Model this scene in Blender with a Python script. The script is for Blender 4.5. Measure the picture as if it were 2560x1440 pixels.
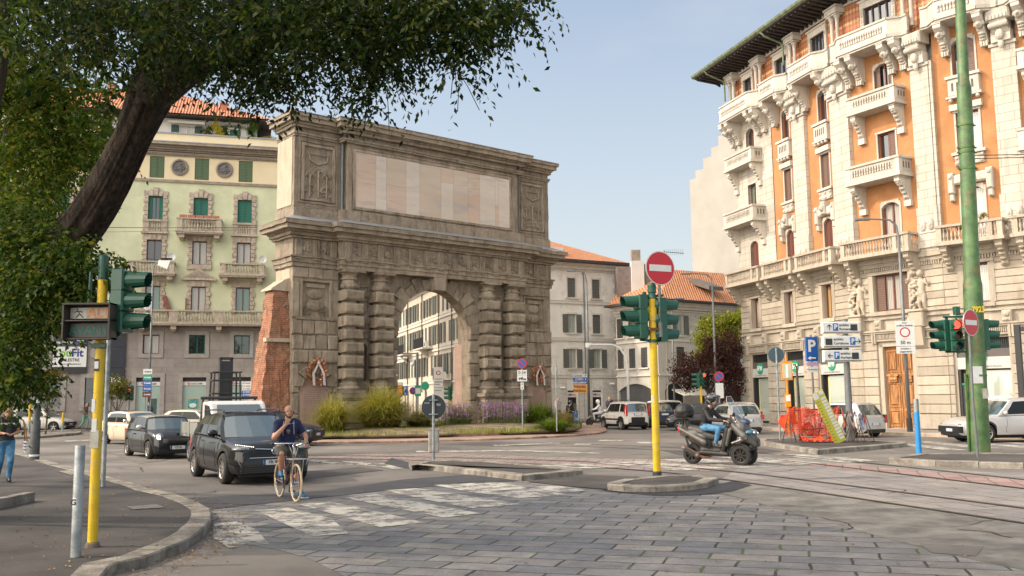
import bpy, bmesh, math, random
import numpy as np
from mathutils import Vector, Matrix
random.seed(7); np.random.seed(7)
for o in list(bpy.data.objects): bpy.data.objects.remove(o)
SC = bpy.context.scene; COL = SC.collection
R = math.radians; PI = math.pi; U = random.uniform
# ---------------- camera, sky, sun, exposure ----------------
FPX = 2350.0; CH = 1.85; PITCH = math.atan(276/2350.0); ROLL = -0.011
cam = bpy.data.cameras.new("camera"); co = bpy.data.objects.new("camera", cam); COL.objects.link(co)
CM = Matrix.Rotation(PI/2+PITCH, 3, 'X') @ Matrix.Rotation(ROLL, 3, 'Z')
co.matrix_world = Matrix.Translation((0, 0, CH)) @ CM.to_4x4()
cam.sensor_width = 36; cam.lens = 36*FPX/2560; cam.clip_end = 3000; cam.clip_start = .1
SC.camera = co
SUN_AZ = Vector((-1.0, -0.04)).normalized(); SUN_EL = R(36)
w = bpy.data.worlds.new("World"); SC.world = w; w.use_nodes = True
nt = w.node_tree; bg = nt.nodes['Background']; bg.inputs[1].default_value = .15
sky = nt.nodes.new('ShaderNodeTexSky'); sky.sky_type = 'NISHITA'; sky.sun_disc = False
sky.sun_elevation = SUN_EL; sky.sun_rotation = math.atan2(SUN_AZ.x, SUN_AZ.y)
sky.air_density = 1.0; sky.dust_density = 1.2; sky.ozone_density = 1.1; sky.altitude = 100
tc = nt.nodes.new('ShaderNodeTexCoord'); mp = nt.nodes.new('ShaderNodeMapping'); mp.inputs['Scale'].default_value = (1.6, 1.6, 5)
cn = nt.nodes.new('ShaderNodeTexNoise'); cn.inputs['Scale'].default_value = 2.4; cn.inputs['Detail'].default_value = 7
cr = nt.nodes.new('ShaderNodeValToRGB'); cr.color_ramp.elements[0].position = .5; cr.color_ramp.elements[1].position = .8
cr.color_ramp.elements[1].color = (.3, .3, .3, 1)
cm_ = nt.nodes.new('ShaderNodeMixRGB'); cm_.inputs[2].default_value = (3.9, 3.8, 3.7, 1)
nt.links.new(tc.outputs['Generated'], mp.inputs[0]); nt.links.new(mp.outputs[0], cn.inputs[0]); nt.links.new(cn.outputs[0], cr.inputs[0])
hz_ = nt.nodes.new('ShaderNodeMixRGB'); hz_.inputs[2].default_value = (3.5, 3.6, 3.4, 1); nt.links.new(sky.outputs[0], hz_.inputs[1])
sx_ = nt.nodes.new('ShaderNodeSeparateXYZ'); nt.links.new(tc.outputs['Generated'], sx_.inputs[0]); mz_ = nt.nodes.new('ShaderNodeMapRange'); mz_.inputs[2].default_value = .4; mz_.inputs[3].default_value = .9; mz_.inputs[4].default_value = .33; nt.links.new(sx_.outputs[2], mz_.inputs[0]); nt.links.new(mz_.outputs[0], hz_.inputs[0])
# added warm sky glow, centred camera-side of the sun, to brighten shaded fronts
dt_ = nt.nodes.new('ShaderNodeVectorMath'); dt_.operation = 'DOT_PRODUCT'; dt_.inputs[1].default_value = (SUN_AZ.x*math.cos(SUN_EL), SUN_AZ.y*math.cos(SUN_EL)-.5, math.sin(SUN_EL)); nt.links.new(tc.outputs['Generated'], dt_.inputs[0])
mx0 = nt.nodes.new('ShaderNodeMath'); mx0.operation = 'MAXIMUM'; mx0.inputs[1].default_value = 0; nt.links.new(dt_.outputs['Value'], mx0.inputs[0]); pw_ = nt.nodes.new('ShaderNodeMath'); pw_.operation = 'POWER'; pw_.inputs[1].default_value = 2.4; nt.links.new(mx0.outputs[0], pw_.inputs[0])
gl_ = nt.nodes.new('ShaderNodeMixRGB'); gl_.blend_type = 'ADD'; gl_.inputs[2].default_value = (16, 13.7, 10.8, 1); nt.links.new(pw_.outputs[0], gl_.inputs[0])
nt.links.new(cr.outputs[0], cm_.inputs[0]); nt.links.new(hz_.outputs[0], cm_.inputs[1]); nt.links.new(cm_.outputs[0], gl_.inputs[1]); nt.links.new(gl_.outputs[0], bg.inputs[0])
sl = bpy.data.lights.new("sun", 'SUN'); sl.energy = 2.2; sl.angle = R(1.5); sl.color = (1, .84, .66)
so = bpy.data.objects.new("sun", sl); COL.objects.link(so)
sd = Vector((SUN_AZ.x*math.cos(SUN_EL), SUN_AZ.y*math.cos(SUN_EL), math.sin(SUN_EL)))
so.rotation_euler = sd.to_track_quat('Z', 'Y').to_euler(); so.location = (-40, 0, 60)
SC.view_settings.view_transform = 'Standard'; SC.view_settings.look = 'None'
SC.view_settings.exposure = .54; SC.view_settings.gamma = 1
SC.render.engine = 'CYCLES'
# ---------------- helpers: pixel of the photograph -> place in the world ----------------
def ray(px, py): return CM @ Vector(((px-1280)/FPX, -(py-720)/FPX, -1))
def P(px, py, Y):
 d = ray(px, py); return Vector((0, 0, CH)) + d*(Y/d.y)
def G(px, py, z=0.0):
 d = ray(px, py); return Vector((0, 0, CH)) + d*((z-CH)/d.z)
def GP(pts, z=0.0): return [tuple(G(a, b, z).xy) for a, b in pts]
# ---------------- materials ----------------
MATS = {}
def nodes(m): return m.node_tree.nodes, m.node_tree.links
def mat(name, c, r=.75, var=.12, sc=3.0, bump=0.0, bsc=None, metal=0, c2=None, detail=6, coat=0, spec=.5, emis=None, es=1, stretch=None, island=0, dirt=None):
 """principled surface with two octaves of tonal variation, optional bump, second colour, random per island"""
 if name in MATS: return MATS[name]
 m = bpy.data.materials.new(name); m.use_nodes = True; N, L = nodes(m); b = N['Principled BSDF']
 b.inputs['Roughness'].default_value = r; b.inputs['Metallic'].default_value = metal
 b.inputs['Specular IOR Level'].default_value = spec; b.inputs['Coat Weight'].default_value = coat; b.inputs['Coat Roughness'].default_value = .08
 t = N.new('ShaderNodeTexCoord'); v = t.outputs['Object']
 if stretch:
  mpp = N.new('ShaderNodeMapping'); mpp.inputs['Scale'].default_value = stretch; L.new(v, mpp.inputs[0]); v = mpp.outputs[0]
 if var or c2:
  n = N.new('ShaderNodeTexNoise'); n.inputs['Scale'].default_value = sc; n.inputs['Detail'].default_value = detail; n.inputs['Roughness'].default_value = .62
  L.new(v, n.inputs[0]); rp = N.new('ShaderNodeValToRGB'); L.new(n.outputs[0], rp.inputs[0])
  a = [x*(1-var) for x in c]; bb = [min(1, x*(1+var)) for x in (c2 or c)]
  rp.color_ramp.elements[0].position = .36; rp.color_ramp.elements[1].position = .66
  rp.color_ramp.elements[0].color = (*a, 1); rp.color_ramp.elements[1].color = (*bb, 1)
  out = rp.outputs[0]
  if dirt:
   n2 = N.new('ShaderNodeTexNoise'); n2.inputs['Scale'].default_value = dirt[1]; n2.inputs['Detail'].default_value = 8; n2.inputs['Roughness'].default_value = .7
   L.new(v, n2.inputs[0]); r2 = N.new('ShaderNodeValToRGB'); r2.color_ramp.elements[0].position = .52; r2.color_ramp.elements[1].position = .72
   L.new(n2.outputs[0], r2.inputs[0]); mx = N.new('ShaderNodeMixRGB'); mx.inputs[2].default_value = (*dirt[0], 1)
   L.new(r2.outputs[0], mx.inputs[0]); L.new(out, mx.inputs[1]); out = mx.outputs[0]
  if island:
   g = N.new('ShaderNodeNewGeometry'); mr = N.new('ShaderNodeMapRange'); mr.inputs[3].default_value = 1-island; mr.inputs[4].default_value = 1+island
   L.new(g.outputs['Random Per Island'], mr.inputs[0]); mx = N.new('ShaderNodeMixRGB'); mx.blend_type = 'MULTIPLY'; mx.inputs[0].default_value = 1
   L.new(out, mx.inputs[1]); L.new(mr.outputs[0], mx.inputs[2]); out = mx.outputs[0]
  L.new(out, b.inputs['Base Color'])
 else: b.inputs['Base Color'].default_value = (*c, 1)
 if bump:
  n3 = N.new('ShaderNodeTexNoise'); n3.inputs['Scale'].default_value = bsc or sc*4; n3.inputs['Detail'].default_value = 8; n3.inputs['Roughness'].default_value = .65
  L.new(v, n3.inputs[0]); bp = N.new('ShaderNodeBump'); bp.inputs['Strength'].default_value = min(1, bump); bp.inputs['Distance'].default_value = .03*max(1, bump)
  L.new(n3.outputs[0], bp.inputs['Height']); L.new(bp.outputs[0], b.inputs['Normal'])
 if emis:
  b.inputs['Emission Color'].default_value = (*emis, 1); b.inputs['Emission Strength'].default_value = es
 MATS[name] = m; return m
def wallmap(N, L, rot=False):
 """vector (x+y, z, 0) from object coordinates, so a brick pattern stands upright on any wall"""
 t = N.new('ShaderNodeTexCoord'); s = N.new('ShaderNodeSeparateXYZ'); L.new(t.outputs['Object'], s.inputs[0])
 a = N.new('ShaderNodeMath'); a.operation = 'ADD'; L.new(s.outputs[0], a.inputs[0]); L.new(s.outputs[1], a.inputs[1])
 c = N.new('ShaderNodeCombineXYZ'); L.new(a.outputs[0], c.inputs[0]); L.new(s.outputs[2], c.inputs[1]); return c.outputs[0], t
def brickmat(name, c1, c2, cm, bw, bh, mortar, bump=.5, rough=.85, floor=False, distort=0.0, var=.25, vsc=1.5, off=.5, smooth=.1, rot=0, moss=None):
 if name in MATS: return MATS[name]
 m = bpy.data.materials.new(name); m.use_nodes = True; N, L = nodes(m); b = N['Principled BSDF']; b.inputs['Roughness'].default_value = rough
 if floor:
  t = N.new('ShaderNodeTexCoord'); mp = N.new('ShaderNodeMapping'); mp.inputs['Rotation'].default_value = (0, 0, rot); L.new(t.outputs['Object'], mp.inputs[0]); v = mp.outputs[0]
 else: v, t = wallmap(N, L)
 if distort:
  n = N.new('ShaderNodeTexNoise'); n.inputs['Scale'].default_value = 1.3 if floor else 6; n.inputs['Detail'].default_value = 4; L.new(t.outputs['Object'], n.inputs[0])
  sb = N.new('ShaderNodeVectorMath'); sb.operation = 'SUBTRACT'; sb.inputs[1].default_value = (.5, .5, .5); L.new(n.outputs['Color'], sb.inputs[0])
  ml = N.new('ShaderNodeVectorMath'); ml.operation = 'SCALE'; ml.inputs['Scale'].default_value = distort; L.new(sb.outputs[0], ml.inputs[0])
  ad = N.new('ShaderNodeVectorMath'); L.new(v, ad.inputs[0]); L.new(ml.outputs[0], ad.inputs[1]); v = ad.outputs[0]
 k = N.new('ShaderNodeTexBrick'); L.new(v, k.inputs['Vector']); k.offset = off
 k.inputs['Color1'].default_value = (*c1, 1); k.inputs['Color2'].default_value = (*c2, 1); k.inputs['Mortar'].default_value = (*cm, 1)
 k.inputs['Scale'].default_value = 1; k.inputs['Brick Width'].default_value = bw; k.inputs['Row Height'].default_value = bh
 k.inputs['Mortar Size'].default_value = mortar; k.inputs['Mortar Smooth'].default_value = smooth
 n = N.new('ShaderNodeTexNoise'); n.inputs['Scale'].default_value = vsc; n.inputs['Detail'].default_value = 9; n.inputs['Roughness'].default_value = .7; L.new(t.outputs['Object'], n.inputs[0])
 mr = N.new('ShaderNodeMapRange'); mr.inputs[1].default_value = .3; mr.inputs[2].default_value = .7; mr.inputs[3].default_value = 1-var; mr.inputs[4].default_value = 1+var; L.new(n.outputs[0], mr.inputs[0])
 mx = N.new('ShaderNodeMixRGB'); mx.blend_type = 'MULTIPLY'; mx.inputs[0].default_value = 1; L.new(k.outputs[0], mx.inputs[1]); L.new(mr.outputs[0], mx.inputs[2]); out = mx.outputs[0]
 if moss:
  n2 = N.new('ShaderNodeTexNoise'); n2.inputs['Scale'].default_value = 1.1; n2.inputs['Detail'].default_value = 3; L.new(t.outputs['Object'], n2.inputs[0])
  r2 = N.new('ShaderNodeValToRGB'); r2.color_ramp.elements[0].position = .5; r2.color_ramp.elements[1].position = .56; L.new(n2.outputs[0], r2.inputs[0])
  mu = N.new('ShaderNodeMath'); mu.operation = 'MULTIPLY'; L.new(r2.outputs[0], mu.inputs[0]); L.new(k.outputs['Fac'], mu.inputs[1])
  m2 = N.new('ShaderNodeMixRGB'); m2.inputs[2].default_value = (*moss, 1); L.new(mu.outputs[0], m2.inputs[0]); L.new(out, m2.inputs[1]); out = m2.outputs[0]
 L.new(out, b.inputs['Base Color'])
 n3 = N.new('ShaderNodeTexNoise'); n3.inputs['Scale'].default_value = 22; n3.inputs['Detail'].default_value = 6; L.new(t.outputs['Object'], n3.inputs[0])
 m3 = N.new('ShaderNodeMath'); m3.operation = 'MULTIPLY_ADD'; m3.inputs[1].default_value = -1.2; L.new(k.outputs['Fac'], m3.inputs[0]); L.new(n3.outputs[0], m3.inputs[2])
 bp = N.new('ShaderNodeBump'); bp.inputs['Strength'].default_value = bump; bp.inputs['Distance'].default_value = .02; L.new(m3.outputs[0], bp.inputs['Height']); L.new(bp.outputs[0], b.inputs['Normal'])
 MATS[name] = m; return m
def glassmat(name, c, rough=.04, curtain=None):
 """window glass seen from the street: dark room (or pale curtain folds) under a reflective pane"""
 if name in MATS: return MATS[name]
 m = bpy.data.materials.new(name); m.use_nodes = True; N, L = nodes(m); b = N['Principled BSDF']
 b.inputs['Roughness'].default_value = .5 if curtain else rough; b.inputs['Coat Weight'].default_value = 1; b.inputs['Coat Roughness'].default_value = .02; b.inputs['Coat IOR'].default_value = 1.9
 if curtain:
  v, t = wallmap(N, L); wv = N.new('ShaderNodeTexWave'); wv.inputs['Scale'].default_value = 3.2; wv.inputs['Distortion'].default_value = 2; L.new(v, wv.inputs[0])
  rp = N.new('ShaderNodeValToRGB'); rp.color_ramp.elements[0].color = (*[x*.55 for x in curtain], 1); rp.color_ramp.elements[1].color = (*curtain, 1)
  L.new(wv.outputs[0], rp.inputs[0]); L.new(rp.outputs[0], b.inputs['Base Color'])
 else: b.inputs['Base Color'].default_value = (*c, 1)
 MATS[name] = m; return m
def louvre(name, c, pitch=.06, rough=.6):
 if name in MATS: return MATS[name]
 m = bpy.data.materials.new(name); m.use_nodes = True; N, L = nodes(m); b = N['Principled BSDF']; b.inputs['Roughness'].default_value = rough
 t = N.new('ShaderNodeTexCoord'); wv = N.new('ShaderNodeTexWave'); wv.bands_direction = 'Z'; wv.wave_profile = 'SAW'; wv.inputs['Scale'].default_value = .314/pitch*.5; L.new(t.outputs['Object'], wv.inputs[0])
 rp = N.new('ShaderNodeValToRGB'); rp.color_ramp.elements[0].color = (*[x*.5 for x in c], 1); rp.color_ramp.elements[1].color = (*c, 1); L.new(wv.outputs[0], rp.inputs[0]); L.new(rp.outputs[0], b.inputs['Base Color'])  # slat shading painted as a ramp from dark to full colour
 bp = N.new('ShaderNodeBump'); bp.inputs['Strength'].default_value = .8; bp.inputs['Distance'].default_value = .02; L.new(wv.outputs[0], bp.inputs['Height']); L.new(bp.outputs[0], b.inputs['Normal'])
 MATS[name] = m; return m
# ---------------- object helpers ----------------
def T(name, label, cat, loc=(0, 0, 0), rz=0.0, group=None):
 o = bpy.data.objects.new(name, None); COL.objects.link(o); o.location = loc; o.rotation_euler = (0, 0, rz); o.empty_display_size = .2
 return tag(o, label, cat, group)
def tag(o, label=None, cat=None, group=None, kind=None):
 if label: o['label'] = label
 if cat: o['category'] = cat
 if group: o['group'] = group
 if kind: o['kind'] = kind
 return o
def linkmesh(name, me, parent=None, loc=(0, 0, 0), rz=0.0):
 o = bpy.data.objects.new(name, me); COL.objects.link(o); o.location = loc; o.rotation_euler = (0, 0, rz)
 if parent: o.parent = parent
 return o
def kids(o): return [c for c in bpy.data.objects if c.parent == o]
def copytree(o, parent=None, ch=None):
 if ch is None:
  ch = {}
  for c in bpy.data.objects:
   if c.parent: ch.setdefault(c.parent.name, []).append(c)
 c = o.copy(); COL.objects.link(c); c.parent = parent
 for k in ch.get(o.name, []): copytree(k, c, ch)
 return c
def put(proto, label=None, loc=None, rz=None, parent=None, group=None):
 """first call moves the prototype itself, later calls copy it with its parts"""
 if not proto.get('_used'): o = proto; o['_used'] = 1
 else: o = copytree(proto)
 if parent: o.parent = parent
 if loc is not None: o.location = loc
 if rz is not None: o.rotation_euler = (0, 0, rz)
 if label: o['label'] = label
 if group: o['group'] = group
 return o
class MB:
 def __init__(s): s.v = []; s.f = []; s.m = []; s.X = None
 def add(s, vs, fs, m=0):
  n = len(s.v)
  if s.X is not None: vs = [tuple(s.X @ Vector(p)) for p in vs]
  s.v += [tuple(p) for p in vs]; s.f += [tuple(i+n for i in f) for f in fs]; s.m += [m]*len(fs); return s
 def box(s, x0, x1, y0, y1, z0, z1, m=0):
  return s.add([(x0, y0, z0), (x1, y0, z0), (x1, y1, z0), (x0, y1, z0), (x0, y0, z1), (x1, y0, z1), (x1, y1, z1), (x0, y1, z1)],
   [(3, 2, 1, 0), (4, 5, 6, 7), (0, 1, 5, 4), (1, 2, 6, 5), (2, 3, 7, 6), (3, 0, 4, 7)], m)
 def cbox(s, x0, x1, y0, y1, z0, z1, c=.03, m=0, j=0.0):
  """block whose front face (low y) is chamfered, corners jittered by j"""
  q = lambda: U(-j, j) if j else 0
  vs = [(x0, y1, z0), (x1, y1, z0), (x1, y1, z1), (x0, y1, z1), (x0, y0+c, z0), (x1, y0+c, z0), (x1, y0+c, z1), (x0, y0+c, z1)]
  vs += [(a+q(), b+q(), d+q()) for a, b, d in [(x0+c, y0, z0+c), (x1-c, y0, z0+c), (x1-c, y0, z1-c), (x0+c, y0, z1-c)]]
  return s.add(vs, [(0, 1, 5, 4), (1, 2, 6, 5), (2, 3, 7, 6), (3, 0, 4, 7), (4, 5, 9, 8), (5, 6, 10, 9), (6, 7, 11, 10), (7, 4, 8, 11), (8, 9, 10, 11)], m)
 def prism(s, pts, a, b, axis='z', m=0):
  """closed polygon pts extruded from a to b along axis; pts in the two other axes (x,y) / (x,z) for 'y' / (y,z) for 'x'"""
  n = len(pts); f = {'z': lambda p, t: (p[0], p[1], t), 'y': lambda p, t: (p[0], t, p[1]), 'x': lambda p, t: (t, p[0], p[1])}[axis]
  return s.add([f(p, a) for p in pts]+[f(p, b) for p in pts], [tuple(range(n))[::-1], tuple(range(n, 2*n))]+[(i, (i+1) % n, (i+1) % n+n, i+n) for i in range(n)], m)
 def tube(s, pts, r, n=8, m=0, caps=True):
  pts = [Vector(p) for p in pts]; k = len(pts); rs = r if isinstance(r, (list, tuple)) else [r]*k; vs = []; up = None
  for i, p in enumerate(pts):
   d = (pts[min(i+1, k-1)]-pts[max(i-1, 0)]).normalized()
   if up is None: up = d.orthogonal().normalized()
   up = (up-d*up.dot(d)); up = up.normalized() if up.length > 1e-6 else d.orthogonal().normalized(); sd_ = d.cross(up)
   for j in range(n):
    a = 2*PI*j/n; vs.append(tuple(p+(up*math.cos(a)+sd_*math.sin(a))*rs[i]))
  fs = [(i*n+j, i*n+(j+1) % n, (i+1)*n+(j+1) % n, (i+1)*n+j) for i in range(k-1) for j in range(n)]
  if caps: fs += [tuple(range(n))[::-1], tuple(range((k-1)*n, k*n))]
  return s.add(vs, fs, m)
 def lathe(s, prof, n=16, o=(0, 0, 0), axis='z', m=0, cap=True):
  vs = []
  for r, z in prof:
   for j in range(n):
    a = 2*PI*j/n; x, y = r*math.cos(a), r*math.sin(a)
    vs.append({'z': (o[0]+x, o[1]+y, o[2]+z), 'y': (o[0]+x, o[1]+z, o[2]+y), 'x': (o[0]+z, o[1]+x, o[2]+y)}[axis])
  k = len(prof); fs = [(i*n+j, i*n+(j+1) % n, (i+1)*n+(j+1) % n, (i+1)*n+j) for i in range(k-1) for j in range(n)]
  if cap: fs += [tuple(range(n))[::-1], tuple(range((k-1)*n, k*n))]
  return s.add(vs, fs, m)
 def ball(s, c, r, n=8, k=6, m=0):
  if not isinstance(r, (tuple, list)): r = (r, r, r)
  vs = [(c[0], c[1], c[2]-r[2])]
  for i in range(1, k):
   t = PI*i/k
   for j in range(n): vs.append((c[0]+r[0]*math.sin(t)*math.cos(2*PI*j/n), c[1]+r[1]*math.sin(t)*math.sin(2*PI*j/n), c[2]-r[2]*math.cos(t)))
  vs.append((c[0], c[1], c[2]+r[2])); e = len(vs)-1
  fs = [(0, 1+(j+1) % n, 1+j) for j in range(n)]+[(e, e-n+j, e-n+(j+1) % n) for j in range(n)]
  for i in range(k-2): fs += [(1+i*n+j, 1+i*n+(j+1) % n, 1+(i+1)*n+(j+1) % n, 1+(i+1)*n+j) for j in range(n)]
  return s.add(vs, fs, m)
 def disc(s, c, r, y0, y1, n=24, m=0, rz=None):
  """round plate in the xz plane between y0 and y1"""
  return s.lathe([(r, y0), (r, y1)], n, (c[0], 0, c[1]), 'y', m)
 def mesh(s, name, mats, smooth=False, ang=None):
  me = bpy.data.meshes.new(name); me.from_pydata(s.v, [], s.f)
  for mm in (mats if isinstance(mats, (list, tuple)) else [mats]): me.materials.append(mm)
  me.polygons.foreach_set('material_index', s.m)
  b = bmesh.new(); b.from_mesh(me); bmesh.ops.recalc_face_normals(b, faces=b.faces); b.to_mesh(me); b.free()
  if smooth: me.shade_smooth() if ang is None else me.polygons.foreach_set('use_smooth', [True]*len(me.polygons))
  me.update(); return me
 def build(s, name, mats, parent=None, loc=(0, 0, 0), rz=0.0, smooth=False, bevel=0, ang=None):
  me = s.mesh(name, mats, smooth, ang)
  o = linkmesh(name, me, parent, loc, rz)
  if ang is not None:
   try: me.set_sharp_from_angle(angle=R(ang))
   except Exception: pass
  if bevel:
   md = o.modifiers.new('bevel', 'BEVEL'); md.width = bevel; md.segments = 2; md.limit_method = 'ANGLE'; md.angle_limit = R(40)
  return o
FONT = {}
def textmesh(txt, size, m=None, bold=0.0, sx=1.0, align='CENTER'):
 """flat lettering in the xz plane facing -y, centred, as verts and faces"""
 cu = bpy.data.curves.new('t', 'FONT'); cu.body = txt; cu.size = size; cu.align_x = align; cu.align_y = 'CENTER'; cu.offset = bold; cu.resolution_u = 2; cu.space_line = 1.0
 o = bpy.data.objects.new('t', cu); COL.objects.link(o); bpy.context.view_layer.update()
 me = bpy.data.meshes.new_from_object(o.evaluated_get(bpy.context.evaluated_depsgraph_get()))
 vs = [(v.co.x*sx, 0, v.co.y) for v in me.vertices]; fs = [tuple(p.vertices) for p in me.polygons]
 bpy.data.objects.remove(o); bpy.data.curves.remove(cu); bpy.data.meshes.remove(me); return vs, fs
def addtext(mb, txt, size, x, y, z, m=0, bold=0.0, sx=1.0, rot=0.0, align='CENTER'):
 vs, fs = textmesh(txt, size, m, bold, sx, align); c, s = math.cos(rot), math.sin(rot)
 mb.add([(x+a*c-d*s, y, z+a*s+d*c) for a, b, d in vs], fs, m)
def npmesh(name, V, F, mats, parent=None, loc=(0, 0, 0), rz=0.0, mi=None, smooth=False):
 """fast mesh from arrays; F is (n,3) or (n,4)"""
 V = np.asarray(V, np.float32); F = np.asarray(F, np.int32); me = bpy.data.meshes.new(name); k = F.shape[1]
 me.vertices.add(len(V)); me.vertices.foreach_set('co', V.ravel()); me.loops.add(F.size); me.loops.foreach_set('vertex_index', F.ravel())
 me.polygons.add(len(F)); me.polygons.foreach_set('loop_start', np.arange(0, F.size, k, dtype=np.int32)); me.polygons.foreach_set('loop_total', np.full(len(F), k, np.int32))
 for mm in (mats if isinstance(mats, (list, tuple)) else [mats]): me.materials.append(mm)
 if mi is not None: me.polygons.foreach_set('material_index', np.asarray(mi, np.int32))
 if smooth: me.polygons.foreach_set('use_smooth', np.ones(len(F), bool))
 me.update(calc_edges=True); return linkmesh(name, me, parent, loc, rz)
def blob(prims, voxel, smooth=2):
 """one continuous surface from overlapping tapered capsules ('c',p,q,r0,r1) and ellipsoids ('e',centre,radii[,rotation z, y]); returns a mesh"""
 mb = MB()
 for p in prims:
  if p[0] == 'c':
   a, b, r0, r1 = Vector(p[1]), Vector(p[2]), p[3], p[4]; d = b-a; L_ = d.length
   q = d.to_track_quat('Z', 'Y').to_matrix().to_4x4() if L_ > 1e-6 else Matrix.Identity(4); mb.X = Matrix.Translation(a) @ q
   prof = [(r0*math.sin(t), -r0*math.cos(t)) for t in (.02, .5, 1.0, PI/2)]+[(r1*math.sin(t), L_-r1*math.cos(t)) for t in (PI/2, PI-1.0, PI-.5, PI-.02)]
   mb.lathe(prof, 12); mb.X = None
  else:
   mb.X = Matrix.Translation(p[1]) @ (Matrix.Rotation(p[3], 4, 'Z') if len(p) > 3 else Matrix.Identity(4)) @ (Matrix.Rotation(p[4], 4, 'Y') if len(p) > 4 else Matrix.Identity(4))
   mb.ball((0, 0, 0), p[2], 14, 10); mb.X = None
 me = mb.mesh('b', []); o = bpy.data.objects.new('b', me); COL.objects.link(o)
 md = o.modifiers.new('r', 'REMESH'); md.mode = 'VOXEL'; md.voxel_size = voxel; md.use_smooth_shade = True
 if smooth: ms = o.modifiers.new('s', 'SMOOTH'); ms.iterations = smooth; ms.factor = .6
 bpy.context.view_layer.update(); r = bpy.data.meshes.new_from_object(o.evaluated_get(bpy.context.evaluated_depsgraph_get()))
 bpy.data.objects.remove(o); bpy.data.meshes.remove(me); r.shade_smooth(); return r
def blobobj(name, prims, voxel, m, parent=None, smooth=2, loc=(0, 0, 0), rz=0.0):
 me = blob(prims, voxel, smooth); me.materials.clear(); me.materials.append(m); return linkmesh(name, me, parent, loc, rz)
def wall(mb, x0, x1, z0, z1, holes=(), y=0.0, depth=.25, m=0, mr=None):
 """upright wall sheet in the xz plane with rectangular openings and their reveals"""
 holes = [h for h in holes if h[1] > x0+.001 and h[0] < x1-.001 and h[3] > z0+.001 and h[2] < z1-.001]
 holes = [(max(h[0], x0), min(h[1], x1), max(h[2], z0), min(h[3], z1)) for h in holes]
 xs = sorted({x0, x1, *[h[0] for h in holes], *[h[1] for h in holes]}); zs = sorted({z0, z1, *[h[2] for h in holes], *[h[3] for h in holes]})
 for i in range(len(xs)-1):
  for j in range(len(zs)-1):
   cx, cz = (xs[i]+xs[i+1])/2, (zs[j]+zs[j+1])/2
   if any(h[0] < cx < h[1] and h[2] < cz < h[3] for h in holes): continue
   mb.add([(xs[i], y, zs[j]), (xs[i+1], y, zs[j]), (xs[i+1], y, zs[j+1]), (xs[i], y, zs[j+1])], [(0, 1, 2, 3)], m)
 for a, b, c, d in holes:
  mb.add([(a, y, c), (b, y, c), (b, y, d), (a, y, d), (a, y+depth, c), (b, y+depth, c), (b, y+depth, d), (a, y+depth, d)],
   [(0, 1, 5, 4), (1, 2, 6, 5), (2, 3, 7, 6), (3, 0, 4, 7)], m if mr is None else mr)
def archhead(mb, x0, x1, zs, zt, rise, y0, y1, n=10, m=0):
 """filler between a segmental (or half round) arch springing at zs and the straight top zt"""
 cx, h = (x0+x1)/2, (x1-x0)/2; R_ = (h*h+rise*rise)/(2*rise); cz = zs+rise-R_; pts = []
 for i in range(n+1):
  x = x0+(x1-x0)*i/n if rise < h*.95 else cx-h*math.cos(PI*i/n); pts.append((x, cz+math.sqrt(max(0, R_*R_-(x-cx)**2))))
 for i in range(n):
  (a, za), (b, zb) = pts[i], pts[i+1]
  mb.add([(a, y0, za), (b, y0, zb), (b, y0, zt), (a, y0, zt), (a, y1, za), (b, y1, zb), (b, y1, zt), (a, y1, zt)], [(0, 1, 2, 3), (4, 7, 6, 5), (0, 4, 5, 1), (3, 2, 6, 7)], m)
 return pts
def baluster(mb, x, y, z, h, r=.07, n=8, m=0):
 mb.lathe([(r*.9, 0), (r*.9, h*.1), (r*.45, h*.16), (r*1.0, h*.36), (r*.85, h*.5), (r*.4, h*.72), (r*.75, h*.88), (r*.8, h)], n, (x, y, z), 'z', m, cap=False)
def cyl(mb, x, y, z0, z1, r, n=12, m=0, r1=None): mb.lathe([(r, z0), (r if r1 is None else r1, z1)], n, (x, y, 0), 'z', m)
# ---------------- the ground: asphalt, stone setts, kerbs, islands, markings, rails ----------------
def struct(o): o['kind'] = 'structure'; return o
ASPH = mat('asphalt', (.115, .106, .098), .85, .25, .22, .35, 60, c2=(.165, .15, .135), detail=10)
ASPD = mat('fresh_and_shaded_asphalt', (.045, .046, .052), .75, .2, 1.2, .35, 70)  # on the long strip this dark tone also carries painted shadow
WALKA = mat('walk_asphalt', (.04, .038, .037), .9, .3, .5, .4, 60, c2=(.068, .061, .056), detail=9)
AGG = mat('old_concrete', (.155, .148, .132), .9, .3, 1.6, .6, 70, c2=(.20, .188, .165), detail=10)
GRAN = mat('granite_kerb', (.20, .18, .155), .85, .28, 2.2, 1.2, 30, c2=(.30, .275, .235), detail=10, dirt=((.10, .09, .075), 3.0))
REDK = mat('red_kerb', (.26, .155, .115), .85, .25, 2.0, .9, 20, c2=(.36, .24, .18), detail=8)
SETT = brickmat('stone_slabs', (.11, .115, .13), (.215, .20, .185), (.02, .018, .014), .78, .43, .018, 1.0, .55, True, .12, .42, 1.9, .43, .4, R(17), (.05, .085, .015))
SETT2 = brickmat('track_slabs', (.20, .19, .19), (.25, .225, .205), (.04, .036, .028), 1.1, .55, .012, .9, .65, True, .35, .3, 1.2, .37, .4, R(17+60), (.05, .085, .015))
PINK = brickmat('pink_slabs', (.27, .175, .16), (.32, .22, .2), (.05, .04, .035), .9, .42, .012, .8, .7, True, .12, .3, 1.4, .4, .4, R(-71))
BAND = brickmat('worn_setts', (.22, .19, .175), (.29, .215, .19), (.05, .045, .04), .7, .32, .02, .9, .7, True, .2, .3, 1.4, .4, .4, R(10))
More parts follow.
